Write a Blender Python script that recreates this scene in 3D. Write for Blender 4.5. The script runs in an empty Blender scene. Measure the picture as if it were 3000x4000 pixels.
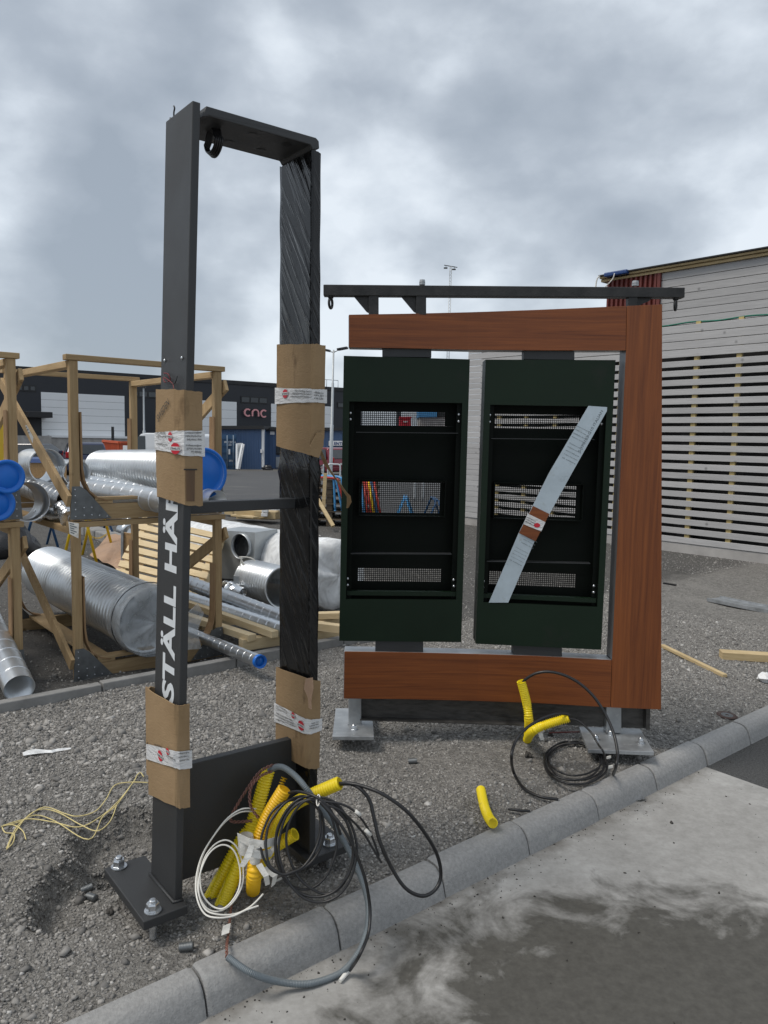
import bpy, math, random
import numpy as np
from mathutils import Vector, Matrix

# ------------------------------------------------------------------ camera, sky, sun, exposure
scene = bpy.context.scene
F_PX, PITCH, ROLL, EYE = 3000.0, math.radians(5.43), math.radians(1.06), 1.6
cam_d = bpy.data.cameras.new('camera'); cam = bpy.data.objects.new('camera', cam_d)
scene.collection.objects.link(cam); scene.camera = cam
cam_d.sensor_fit = 'VERTICAL'; cam_d.sensor_height = 40.0; cam_d.lens = 40.0 * F_PX / 4000.0
cam_d.clip_start = 0.05; cam_d.clip_end = 1500
ROT = Matrix.Rotation(math.pi / 2 - PITCH, 3, 'X') @ Matrix.Rotation(ROLL, 3, 'Z')
cam.matrix_world = Matrix.Translation((0, 0, EYE)) @ ROT.to_4x4()

SUN_EL, SUN_AZ = math.radians(58), math.radians(250)     # azimuth: clockwise from +Y
world = bpy.data.worlds.new('World'); scene.world = world; world.use_nodes = True
wt = world.node_tree; wt.nodes.clear()
def wn(t, **k):
    n = wt.nodes.new(t)
    for a, b in k.items(): setattr(n, a, b)
    return n
def wmath(op, a, b=None, c=None):
    n = wn('ShaderNodeMath', operation=op)
    for i, x in enumerate((a, b, c)):
        if x is None: continue
        if isinstance(x, (int, float)): n.inputs[i].default_value = x
        else: wt.links.new(x, n.inputs[i])
    return n.outputs[0]
sky = wn('ShaderNodeTexSky', sky_type='NISHITA', sun_disc=False)
sky.sun_elevation = SUN_EL; sky.sun_rotation = SUN_AZ
tc = wn('ShaderNodeTexCoord'); sep = wn('ShaderNodeSeparateXYZ'); wt.links.new(tc.outputs['Generated'], sep.inputs[0])
comb = wn('ShaderNodeCombineXYZ')
wt.links.new(sep.outputs[0], comb.inputs[0]); wt.links.new(sep.outputs[1], comb.inputs[1])
wt.links.new(wmath('MULTIPLY', sep.outputs[2], 1.6), comb.inputs[2])
def wnoise(vec, scale, detail, rough, dist=0.0):
    n = wn('ShaderNodeTexNoise'); n.inputs['Scale'].default_value = scale; n.inputs['Detail'].default_value = detail
    n.inputs['Roughness'].default_value = rough; n.inputs['Distortion'].default_value = dist
    wt.links.new(vec, n.inputs['Vector']); return n.outputs['Fac']
c_big = wnoise(comb.outputs[0], 2.8, 3, 0.5, 0.0)
c_mid = wnoise(comb.outputs[0], 5.6, 8, 0.48, 0.1)
c_fine = wnoise(comb.outputs[0], 17.0, 8, 0.55, 0.2)
dens = wmath('ADD', wmath('MULTIPLY', c_big, 0.45), wmath('ADD', wmath('MULTIPLY', c_mid, 0.60), wmath('MULTIPLY', c_fine, 0.17)))
# a few heavier clouds in their own directions (unit vectors), their edges broken up by the noise
def lobe(px, py, width, wgt):
    d = (ROT @ Vector(((px - 1500) / F_PX, (2000 - py) / F_PX, -1))).normalized()
    n = wn('ShaderNodeVectorMath', operation='DOT_PRODUCT'); n.inputs[1].default_value = d
    wt.links.new(tc.outputs['Generated'], n.inputs[0])
    r = wn('ShaderNodeMapRange'); r.interpolation_type = 'SMOOTHSTEP'
    r.inputs[1].default_value = math.cos(math.radians(width)); r.inputs[2].default_value = 1.0
    r.inputs[3].default_value = 0.0; r.inputs[4].default_value = wgt
    wt.links.new(n.outputs['Value'], r.inputs[0]); return r.outputs[0]
tot = dens
for a in ((400, 420, 13, 0.13), (500, 1120, 10, 0.15), (2180, 930, 7, 0.12), (2750, 450, 12, 0.06), (900, 830, 9, -0.12),
          (3000, 830, 9, -0.08), (1450, 850, 8, -0.06), (1500, -1400, 40, 0.02)):
    tot = wmath('ADD', tot, lobe(*a))
ramp = wn('ShaderNodeValToRGB'); wt.links.new(tot, ramp.inputs[0])
el = ramp.color_ramp.elements
el[0].position, el[0].color = 0.48, (0.73, 0.785, 0.84, 1)
el[1].position, el[1].color = 0.85, (0.315, 0.36, 0.415, 1)
for p, c in ((0.56, (0.605, 0.66, 0.72, 1)), (0.63, (0.49, 0.54, 0.598, 1)), (0.72, (0.395, 0.442, 0.50, 1))):
    e = el.new(p); e.color = c
mixc = wn('ShaderNodeMixRGB'); mixc.inputs[0].default_value = 0.9
nis = wn('ShaderNodeMixRGB', blend_type='MULTIPLY'); nis.inputs[0].default_value = 1; nis.inputs[2].default_value = (0.12, 0.12, 0.12, 1)
wt.links.new(sky.outputs[0], nis.inputs[1]); wt.links.new(nis.outputs[0], mixc.inputs[1]); wt.links.new(ramp.outputs[0], mixc.inputs[2])
bg = wn('ShaderNodeBackground'); bg.inputs[1].default_value = 1.0
wt.links.new(mixc.outputs[0], bg.inputs[0])
world.cycles.sampling_method = 'MANUAL'; world.cycles.sample_map_resolution = 256
scene.cycles.max_bounces = 6; scene.cycles.diffuse_bounces = 3; scene.cycles.glossy_bounces = 3; scene.cycles.transparent_max_bounces = 8
wo = wn('ShaderNodeOutputWorld'); wt.links.new(bg.outputs[0], wo.inputs[0])

sun_d = bpy.data.lights.new('sun', 'SUN'); sun_d.energy = 1.9; sun_d.angle = math.radians(22); sun_d.color = (1.0, 0.935, 0.85)
sun = bpy.data.objects.new('sun', sun_d); scene.collection.objects.link(sun)
sd = Vector((math.sin(SUN_AZ) * math.cos(SUN_EL), math.cos(SUN_AZ) * math.cos(SUN_EL), math.sin(SUN_EL)))
sun.rotation_euler = sd.to_track_quat('Z', 'Y').to_euler()
vs = scene.view_settings; vs.view_transform = 'Standard'; vs.look = 'None'; vs.exposure = 0.22; vs.gamma = 1.0; vs.use_curve_mapping = False

# ------------------------------------------------------------------ helpers
rng = random.Random(7)
COL = scene.collection
EYEV = Vector((0, 0, EYE)); ZV = Vector((0, 0, 1))
def ray(px, py): return ROT @ Vector(((px - 1500) / F_PX, (2000 - py) / F_PX, -1))
def P(px, py, Y): d = ray(px, py); return EYEV + d * (Y / d.y)             # point at a distance
def G(px, py, z=0.0): d = ray(px, py); return EYEV + d * ((z - EYE) / d.z)  # point at a height
def PL(px, py, p0, nr):                                                     # point on a plane
    d = ray(px, py); return EYEV + d * ((Vector(p0) - EYEV).dot(nr) / d.dot(nr))
def proj(p):
    q = ROT.transposed() @ (Vector(p) - EYEV); return 1500 - F_PX * q.x / q.z, 2000 + F_PX * q.y / q.z
def zfor(xy, py):                                                           # height of the point above xy seen at image row py
    lo, hi = -3.0, 30.0
    for _ in range(40):
        mid = (lo + hi) / 2
        if proj((xy[0], xy[1], mid))[1] > py: lo = mid
        else: hi = mid
    return (lo + hi) / 2
def link(o): COL.objects.link(o); return o
def wloc(o): return Vector(o.location) if o.type == 'EMPTY' else Vector((0, 0, 0))
def par(o, p):
    if p is not None:
        o.parent = p; o.matrix_parent_inverse = Matrix.Translation(-wloc(p))
    return o
def tag(o, label=None, cat=None, group=None, kind=None):
    for k, v in (('label', label), ('category', cat), ('group', group), ('kind', kind)):
        if v: o[k] = v
    return o
def thing(name, label, cat, loc, group=None):
    o = link(bpy.data.objects.new(name, None)); o.location = Vector(loc); o.empty_display_size = 0.1
    return tag(o, label, cat, group)
def inst(mesh, name, mat4, parent=None):
    o = link(bpy.data.objects.new(name, mesh)); o.matrix_basis = mat4
    return par(o, parent)
def basis(x, y, z, loc=(0, 0, 0)):
    m = Matrix((x, y, z)).transposed().to_4x4(); m.translation = Vector(loc); return m
def frame_from(d, up=ZV):
    d = Vector(d).normalized(); s = d.cross(up)
    if s.length < 1e-5: s = d.cross(Vector((1, 0, 0)))
    s.normalize(); return d, s, s.cross(d)
def crv(pts, sub=8, closed=False):
    pts = [Vector(p) for p in pts]; n = len(pts); out = []
    for i in range(n if closed else n - 1):
        if closed: p0, p1, p2, p3 = pts[i - 1], pts[i], pts[(i + 1) % n], pts[(i + 2) % n]
        else: p0, p1, p2, p3 = pts[max(i - 1, 0)], pts[i], pts[i + 1], pts[min(i + 2, n - 1)]
        for k in range(sub):
            t = k / sub
            out.append(0.5 * ((2 * p1) + (p2 - p0) * t + (2 * p0 - 5 * p1 + 4 * p2 - p3) * t * t + (3 * p1 - p0 - 3 * p2 + p3) * t ** 3))
    if not closed: out.append(pts[-1])
    return out

class MB:
    def __init__(s): s.v = []; s.f = []; s.s = []
    def add(s, vs_, fs, smooth=False):
        k = len(s.v); s.v += [tuple(p) for p in vs_]
        for f in fs: s.f.append(tuple(i + k for i in f)); s.s.append(smooth)
        return s
    def hexa(s, p):      # p[0..3] one face, p[4..7] the opposite one
        return s.add(p, [(3, 2, 1, 0), (4, 5, 6, 7), (0, 1, 5, 4), (1, 2, 6, 5), (2, 3, 7, 6), (3, 0, 4, 7)])
    def box(s, c, sz, ax=None):
        c = Vector(c); X, Y, Z = ax if ax else (Vector((1, 0, 0)), Vector((0, 1, 0)), ZV)
        X, Y, Z = Vector(X) * sz[0] / 2, Vector(Y) * sz[1] / 2, Vector(Z) * sz[2] / 2
        return s.hexa([c - X - Y - Z, c + X - Y - Z, c + X + Y - Z, c - X + Y - Z, c - X - Y + Z, c + X - Y + Z, c + X + Y + Z, c - X + Y + Z])
    def beam(s, p0, p1, w, h, up=ZV):
        p0, p1 = Vector(p0), Vector(p1); d, sd_, u = frame_from(p1 - p0, Vector(up))
        return s.box((p0 + p1) / 2, ((p1 - p0).length, w, h), (d, sd_, u))
    def quad(s, a, b, c, d): return s.add([a, b, c, d], [(0, 1, 2, 3)])
    def prism(s, poly, vec):
        n = len(poly); vec = Vector(vec); a = [Vector(p) for p in poly]
        return s.add(a + [p + vec for p in a], [tuple(range(n - 1, -1, -1)), tuple(range(n, 2 * n))] +
                     [(i, (i + 1) % n, n + (i + 1) % n, n + i) for i in range(n)])
    def tube(s, pts, r, n=10, caps=True, closed=False, smooth=True):
        pts = [Vector(p) for p in pts]; m = len(pts)
        rs = r if isinstance(r, (list, tuple)) else [r] * m
        prev = None; vs_ = []
        for i, p in enumerate(pts):
            if closed: t = pts[(i + 1) % m] - pts[i - 1]
            else: t = pts[min(i + 1, m - 1)] - pts[max(i - 1, 0)]
            t.normalize()
            if prev is None: _, a, b = frame_from(t); 
            else:
                a = prev - t * prev.dot(t); a.normalize(); b = a.cross(t)
            prev = a
            for k in range(n):
                w = 2 * math.pi * k / n; vs_.append(p + (a * math.cos(w) + b * math.sin(w)) * rs[i])
        fs = []
        for i in range(m if closed else m - 1):
            j = (i + 1) % m
            for k in range(n):
                fs.append((i * n + k, i * n + (k + 1) % n, j * n + (k + 1) % n, j * n + k))
        s.add(vs_, fs, smooth)
        if caps and not closed:
            k = len(s.v) - n * m
            s.f += [tuple(k + i for i in range(n - 1, -1, -1)), tuple(k + (m - 1) * n + i for i in range(n))]; s.s += [False, False]
        return s
    def lathe(s, prof, p0, axis, n=24, smooth=True, arc=None):     # prof: (distance along the axis, radius)
        p0 = Vector(p0); d, a, b = frame_from(axis); vs_ = []
        for t, r in prof:
            for k in range(n):
                w = 2 * math.pi * k / n; vs_.append(p0 + d * t + (a * math.cos(w) + b * math.sin(w)) * r)
        fs = [(i * n + k, i * n + (k + 1) % n, (i + 1) * n + (k + 1) % n, (i + 1) * n + k) for i in range(len(prof) - 1) for k in range(n)]
        return s.add(vs_, fs, smooth)
    def disc(s, c, axis, r, n=24):
        d, a, b = frame_from(axis); c = Vector(c)
        return s.add([c + (a * math.cos(2 * math.pi * k / n) + b * math.sin(2 * math.pi * k / n)) * r for k in range(n)], [tuple(range(n))])
    def mesh(s, name, mat):
        me = bpy.data.meshes.new(name); me.from_pydata(s.v, [], s.f)
        me.polygons.foreach_set('use_smooth', s.s); me.materials.append(mat); me.update()
        return me
    def build(s, name, mat, parent=None, bevel=0.0, label=None):
        o = link(bpy.data.objects.new(name, s.mesh(name, mat)))
        if bevel:
            b = o.modifiers.new('bevel', 'BEVEL'); b.width = bevel; b.segments = 2; b.limit_method = 'ANGLE'; b.angle_limit = math.radians(40)
        if label: o['label'] = label
        return par(o, parent)

def text2d(body, bold=0.0, sx=1.0):
    c = bpy.data.curves.new('lettering', 'FONT'); c.body = body; c.size = 1.0; c.offset = bold; c.resolution_u = 3
    o = link(bpy.data.objects.new('lettering', c)); bpy.context.view_layer.update()
    me = bpy.data.meshes.new_from_object(o.evaluated_get(bpy.context.evaluated_depsgraph_get()))
    vs_ = [(v.co.x * sx, v.co.y) for v in me.vertices]; fs = [tuple(p.vertices) for p in me.polygons]
    bpy.data.objects.remove(o); bpy.data.curves.remove(c); bpy.data.meshes.remove(me)
    return vs_, fs
def lettering(name, body, fn, mat, parent, bold=0.0, width=None, height=None, sx=1.0):
    vs_, fs = text2d(body, bold, sx)
    if not vs_: return None
    x0 = min(v[0] for v in vs_); x1 = max(v[0] for v in vs_); y0 = min(v[1] for v in vs_); y1 = max(v[1] for v in vs_)
    kx = width / (x1 - x0) if width else 1.0; ky = height / (y1 - y0) if height else kx
    if not width: kx = ky * sx
    m = MB(); m.add([fn((x - x0) * kx, (y - y0) * ky) for x, y in vs_], fs)
    return m.build(name, mat, parent)

# ------------------------------------------------------------------ materials
def _nodes(name):
    m = bpy.data.materials.new(name); m.use_nodes = True; t = m.node_tree; b = t.nodes['Principled BSDF']; return m, t, b
def nd(t, ty, **k):
    n = t.nodes.new(ty)
    for a, b in k.items(): setattr(n, a, b)
    return n
def coords(t, scale=(1, 1, 1), src='Object'):
    c = nd(t, 'ShaderNodeTexCoord'); mp = nd(t, 'ShaderNodeMapping'); mp.inputs['Scale'].default_value = scale
    t.links.new(c.outputs[src], mp.inputs[0]); return mp.outputs[0]
def tnoise(t, vec, scale, detail=4, rough=0.55, dist=0.0):
    n = nd(t, 'ShaderNodeTexNoise'); n.inputs['Scale'].default_value = scale; n.inputs['Detail'].default_value = detail
    n.inputs['Roughness'].default_value = rough; n.inputs['Distortion'].default_value = dist
    t.links.new(vec, n.inputs['Vector']); return n.outputs['Fac']
def tramp(t, fac, stops):
    r = nd(t, 'ShaderNodeValToRGB'); t.links.new(fac, r.inputs[0]); e = r.color_ramp.elements
    e[0].position, e[0].color = stops[0][0], (*stops[0][1], 1); e[1].position, e[1].color = stops[-1][0], (*stops[-1][1], 1)
    for p, c in stops[1:-1]: x = e.new(p); x.color = (*c, 1)
    return r.outputs[0]
def tmix(t, fac, a, b, mode='MIX'):
    n = nd(t, 'ShaderNodeMixRGB', blend_type=mode)
    for i, x in ((0, fac), (1, a), (2, b)):
        if isinstance(x, (int, float)): n.inputs[i].default_value = x
        elif isinstance(x, tuple): n.inputs[i].default_value = (*x, 1)
        else: t.links.new(x, n.inputs[i])
    return n.outputs[0]
def tmap(t, v, a, b, c=0.0, d=1.0):
    r = nd(t, 'ShaderNodeMapRange'); t.links.new(v, r.inputs[0])
    for i, x in enumerate((a, b, c, d)): r.inputs[i + 1].default_value = x
    return r.outputs[0]
def tbump(t, b, h, strength, dist=0.01, normal=None):
    n = nd(t, 'ShaderNodeBump'); n.inputs['Strength'].default_value = strength; n.inputs['Distance'].default_value = dist
    t.links.new(h, n.inputs['Height'])
    if normal is not None: t.links.new(normal, n.inputs['Normal'])
    t.links.new(n.outputs[0], b.inputs['Normal']); return n.outputs[0]
def sh(c, k): return tuple(max(0, min(1, x * k)) for x in c)
def mat(name, col, rough=0.6, metal=0.0, var=0.15, scale=8.0, bump=0.0, bscale=60.0, stretch=(1, 1, 1), rvar=0.1, spec=0.5, dirt=None, src='Object'):
    m, t, b = _nodes(name); v = coords(t, stretch, src)
    n1 = tnoise(t, v, scale, 6, 0.6)
    c = tramp(t, n1, ((0.3, sh(col, 1 - var)), (0.7, sh(col, 1 + var))))
    if dirt:
        d = tnoise(t, v, dirt[1], 8, 0.65); c = tmix(t, tmap(t, d, dirt[2], dirt[2] + 0.15), c, dirt[0])
    t.links.new(c, b.inputs['Base Color'])
    t.links.new(tmap(t, n1, 0.3, 0.7, rough - rvar, rough + rvar), b.inputs['Roughness'])
    b.inputs['Metallic'].default_value = metal; b.inputs['Specular IOR Level'].default_value = spec
    if bump: tbump(t, b, tnoise(t, v, bscale, 4, 0.6), bump)
    return m
def mat_wood(name, c1, c2, stretch, scale=1.0, rough=0.65, knots=0.0, bump=0.15, spec=0.3, dist=1.2, rand=0.0):
    m, t, b = _nodes(name); v = coords(t, stretch)
    g = tnoise(t, v, scale, 8, 0.6, dist); g2 = tnoise(t, v, scale * 4.3, 5, 0.6, 0.3)
    f = tmix(t, 0.35, g, g2)
    c = tramp(t, f, ((0.32, c1), (0.5, tuple((x + y) / 2 for x, y in zip(c1, c2))), (0.68, c2)))
    if rand:
        oi = nd(t, 'ShaderNodeObjectInfo'); c = tmix(t, 1.0, c, tramp(t, oi.outputs['Random'], ((0.0, (1 - rand,) * 3), (1.0, (1.0,) * 3))), 'MULTIPLY')
    if knots:
        k = nd(t, 'ShaderNodeTexVoronoi'); k.inputs['Scale'].default_value = knots
        t.links.new(coords(t, (1, 1, 1.0)), k.inputs['Vector'])
        c = tmix(t, tmap(t, k.outputs['Distance'], 0.035, 0.10, 0.75, 0.0), c, sh(c1, 0.45))
    t.links.new(c, b.inputs['Base Color']); b.inputs['Roughness'].default_value = rough; b.inputs['Specular IOR Level'].default_value = spec
    if bump: tbump(t, b, f, bump, 0.004)
    return m

M = {}
M['paint'] = mat('dark_grey_powder_coat', (0.028, 0.029, 0.030), 0.48, 0, 0.12, 3, 0.25, 420, dirt=((0.05, 0.05, 0.048), 30, 0.64))
M['hole_dark'] = mat('hole_shade_black', (0.012, 0.012, 0.012), 0.5, 0, 0.2, 4, 0.1, 300)
M['cabinet'] = mat('very_dark_green_paint', (0.0055, 0.0150, 0.0074), 0.46, 0, 0.15, 2, 0.08, 500, spec=0.22, dirt=((0.012, 0.017, 0.012), 5, 0.6))
M['inside'] = mat('cabinet_inside_black', (0.0022, 0.0042, 0.0027), 0.55, 0, 0.2, 4, spec=0.12)
M['bracket'] = mat('anthracite_bracket', (0.022, 0.024, 0.026), 0.5, 0, 0.1, 5)
M['rawsteel'] = mat('raw_mill_steel', (0.06, 0.057, 0.053), 0.5, 0.35, 0.45, 14, 0.15, 90, stretch=(1, 1, 4), dirt=((0.09, 0.06, 0.045), 9, 0.62))
M['barsteel'] = mat('dark_mill_steel', (0.026, 0.0255, 0.025), 0.48, 0.3, 0.5, 14, 0.15, 90, dirt=((0.06, 0.04, 0.03), 9, 0.64))
M['galv'] = mat('hot_dip_galvanised_steel', (0.34, 0.355, 0.365), 0.45, 0.6, 0.25, 11, 0.12, 60, dirt=((0.55, 0.56, 0.56), 16, 0.6))
M['galvplate'] = mat('galvanised_nail_plate', (0.17, 0.18, 0.185), 0.5, 0.7, 0.2, 20)
M['zinc'] = mat('zinc_plated_bolt', (0.62, 0.64, 0.66), 0.28, 0.9, 0.15, 40)
M['alu'] = mat('brushed_aluminium', (0.42, 0.43, 0.44), 0.38, 0.7, 0.15, 5, 0, 1, (2, 2, 60))
M['trimgrey'] = mat('grey_metal_return', (0.12, 0.122, 0.128), 0.4, 0.4, 0.1, 4)
M['duct'] = mat('spiral_duct_zinc', (0.66, 0.69, 0.715), 0.36, 0.88, 0.08, 9, rvar=0.02)
M['ductdull'] = mat('weathered_duct_zinc', (0.50, 0.52, 0.54), 0.32, 0.9, 0.10, 7, rvar=0.03)
M['laminH'] = mat_wood('cherry_laminate_horizontal', (0.100, 0.0250, 0.0058), (0.225, 0.066, 0.0145), (1.1, 1.1, 42), 1.0, 0.42, 0, 0.0, 0.4)
M['laminV'] = mat_wood('cherry_laminate_vertical', (0.104, 0.0265, 0.0062), (0.240, 0.072, 0.0160), (26, 26, 0.8), 1.0, 0.42, 0, 0.0, 0.4)
M['pineV'] = mat_wood('rough_pine_upright', (0.33, 0.215, 0.105), (0.52, 0.375, 0.205), (26, 26, 1.6), 1.0, 0.75, 5.5, 0.25, rand=0.25)
M['pineH'] = mat_wood('rough_pine_lying', (0.34, 0.225, 0.112), (0.54, 0.390, 0.215), (2.4, 2.4, 30), 1.0, 0.75, 5.0, 0.25, rand=0.25)
M['newpine'] = mat_wood('fresh_pine', (0.42, 0.31, 0.16), (0.60, 0.47, 0.27), (3, 3, 26), 1.0, 0.7, 6.0, 0.15, rand=0.2)
M['palletwood'] = mat_wood('pallet_boards', (0.58, 0.44, 0.25), (0.74, 0.60, 0.38), (3, 3, 24), 1.0, 0.75, 7.0, 0.2, rand=0.14)
M['oldpallet'] = mat_wood('weathered_pallet_boards', (0.10, 0.08, 0.06), (0.22, 0.17, 0.12), (3, 3, 24), 1.0, 0.8, 0, 0.2, rand=0.4)
M['ply'] = mat_wood('bent_plywood', (0.20, 0.12, 0.06), (0.33, 0.21, 0.11), (20, 20, 2), 1.0, 0.7, 0, 0.1)
M['greyboard'] = mat_wood('grey_glazed_spruce', (0.36, 0.355, 0.355), (0.49, 0.483, 0.48), (1.6, 1.6, 34), 1.0, 0.75, 3.2, 0.2, rand=0.16)
M['batten'] = mat_wood('impregnated_batten', (0.40, 0.30, 0.12), (0.54, 0.43, 0.20), (14, 14, 2), 1.0, 0.75, 5, 0.1)
M['card'] = None
M['yellow'] = mat('yellow_conduit_plastic', (0.86, 0.66, 0.012), 0.36, 0, 0.06, 6, 0.0, 1, dirt=((0.42, 0.34, 0.12), 18, 0.66))
M['yellow2'] = mat('orange_yellow_conduit_plastic', (0.86, 0.50, 0.010), 0.36, 0, 0.06, 6, dirt=((0.42, 0.30, 0.10), 18, 0.68))
M['rubber'] = mat('black_cable_sheath', (0.014, 0.014, 0.015), 0.42, 0, 0.15, 20, dirt=((0.10, 0.095, 0.085), 35, 0.66))
M['whitecable'] = mat('white_cable_sheath', (0.72, 0.70, 0.64), 0.45, 0, 0.06, 15)
M['greycond'] = mat('grey_flex_conduit', (0.15, 0.175, 0.19), 0.48, 0, 0.1, 18)
M['brownwire'] = mat('brown_twisted_wire', (0.17, 0.075, 0.055), 0.5, 0, 0.25, 30)
M['string'] = mat('pale_yellow_string', (0.62, 0.52, 0.24), 0.8, 0, 0.2, 40)
M['whitetape'] = mat('white_cloth_tape', (0.66, 0.65, 0.61), 0.5, 0, 0.12, 22, 0.5, 45, dirt=((0.36, 0.32, 0.26), 14, 0.62))
M['bluecap'] = mat('blue_plastic_end_cap', (0.004, 0.14, 0.56), 0.38, 0, 0.06, 5)
M['whitepaint'] = mat('white_paint', (0.74, 0.75, 0.75), 0.55, 0, 0.04, 4)
M['letter'] = mat('pale_grey_vinyl_letters', (0.62, 0.65, 0.67), 0.45, 0, 0.05, 20)
M['ink'] = mat('black_print', (0.02, 0.02, 0.02), 0.6, 0, 0.05, 5)
M['inkgrey'] = mat('grey_print', (0.13, 0.155, 0.17), 0.6, 0, 0.05, 5)
M['red'] = mat('red_print', (0.50, 0.012, 0.028), 0.45, 0, 0.06, 5)
M['wirered'] = mat('dark_red_wire', (0.15, 0.010, 0.014), 0.5)
M['tape'] = mat('printed_white_tape', (0.60, 0.60, 0.60), 0.30, 0, 0.07, 9, 0.7, 26, stretch=(1, 1, 3), spec=0.6)
M['alufilm'] = mat('pale_blue_protective_film', (0.40, 0.47, 0.52), 0.35, 0.15, 0.10, 11, dirt=((0.33, 0.37, 0.38), 26, 0.58))
M['paperbrown'] = mat('crumpled_brown_paper', (0.36, 0.235, 0.155), 0.8, 0, 0.12, 5, 0.8, 9)
M['steelblue'] = mat('blue_trestle_paint', (0.022, 0.085, 0.20), 0.45, 0, 0.2, 20, dirt=((0.16, 0.16, 0.16), 30, 0.66))
M['lightblue'] = mat('light_blue_trestle_paint', (0.06, 0.26, 0.52), 0.45, 0, 0.15, 20, dirt=((0.4, 0.4, 0.4), 30, 0.66))
M['steelyellow'] = mat('yellow_trestle_paint', (0.70, 0.46, 0.01), 0.45, 0, 0.1, 20)
M['steelred'] = mat('red_trestle_paint', (0.38, 0.03, 0.02), 0.5, 0, 0.2, 20)
M['hoop'] = mat('galvanised_hoop_tube', (0.62, 0.64, 0.65), 0.4, 0.6, 0.1, 15)
M['foil'] = mat('crinkled_foil', (0.72, 0.74, 0.76), 0.22, 0.95, 0.1, 8, 1.0, 16)
M['whitefilm'] = None
def mk_card():
    m, t, b = _nodes('corrugated_cardboard'); v = coords(t); 
    n1 = tnoise(t, v, 5, 6, 0.6); c = tramp(t, n1, ((0.3, (0.250, 0.168, 0.090)), (0.7, (0.315, 0.217, 0.122))))
    st = tnoise(t, coords(t, (14, 14, 5)), 1.0, 5, 0.6); c = tmix(t, tmap(t, st, 0.62, 0.74, 0.0, 0.65), c, (0.10, 0.062, 0.034))
    t.links.new(c, b.inputs['Base Color']); b.inputs['Roughness'].default_value = 0.82; b.inputs['Specular IOR Level'].default_value = 0.2
    w = tnoise(t, coords(t, (34, 34, 95)), 1.0, 3, 0.5, 1.2); fl = tnoise(t, coords(t, (150, 150, 2)), 1.0, 1, 0.4)
    n = tbump(t, b, w, 0.26, 0.006); tbump(t, b, fl, 0.12, 0.002, n)
    return m
M['card'] = mk_card()
def mk_film(name, col, rough, trans, alpha, stretch, strength, dark=None):
    m, t, b = _nodes(name)
    w1 = tnoise(t, coords(t, stretch), 1.0, 3, 0.55, 1.6); w2 = tnoise(t, coords(t, tuple(x * 2.7 for x in stretch)), 1.0, 3, 0.5, 0.8)
    hgt = tmix(t, 0.4, w1, w2)
    t.links.new(tramp(t, w1, ((0.35, sh(col, 0.85)), (0.7, sh(col, 1.2)))), b.inputs['Base Color'])
    b.inputs['Roughness'].default_value = rough; b.inputs['Alpha'].default_value = alpha; b.inputs['Transmission Weight'].default_value = trans
    tbump(t, b, hgt, strength, 0.02); return m
def mk_blackfilm():
    m, t, b = _nodes('black_stretch_film'); g = coords(t); A_, B_ = (0.52 + 0.9, -0.66 + 0.7, 0.54), (0.33, -0.42, -0.85)
    def dotv(v):
        n = nd(t, 'ShaderNodeVectorMath', operation='DOT_PRODUCT'); t.links.new(g, n.inputs[0]); n.inputs[1].default_value = v; return n.outputs['Value']
    def streak(fa, fb, dist):
        c = nd(t, 'ShaderNodeCombineXYZ'); 
        for i, (v, k) in enumerate(((dotv(A_), fa), (dotv(B_), fb))):
            mu = nd(t, 'ShaderNodeMath', operation='MULTIPLY'); t.links.new(v, mu.inputs[0]); mu.inputs[1].default_value = k; t.links.new(mu.outputs[0], c.inputs[i])
        return tnoise(t, c.outputs[0], 1.0, 3, 0.5, dist)
    w1, w2 = streak(46, 4, .5), streak(17, 2.2, .8); w3 = tnoise(t, g, 26, 3, 0.6, 1.0)
    h = tmix(t, 0.22, tmix(t, 0.2, tmap(t, w1, .50, .66), w2), w3)
    b.inputs['Base Color'].default_value = (0.0055, 0.0057, 0.0062, 1); t.links.new(tmap(t, w2, .3, .7, .10, .24), b.inputs['Roughness'])
    tbump(t, b, h, 0.34, 0.012); b.inputs['Specular IOR Level'].default_value = 0.4; return m
M['blackfilm'] = mk_blackfilm()
M['whitefilm'] = mk_film('milky_plastic_film', (0.80, 0.81, 0.81), 0.35, 0.0, 0.82, (9, 9, 7), 0.6)
M['clearfilm'] = mk_film('thin_clear_plastic_film', (0.62, 0.65, 0.67), 0.22, 0.0, 0.38, (9, 9, 7), 0.8)

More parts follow.
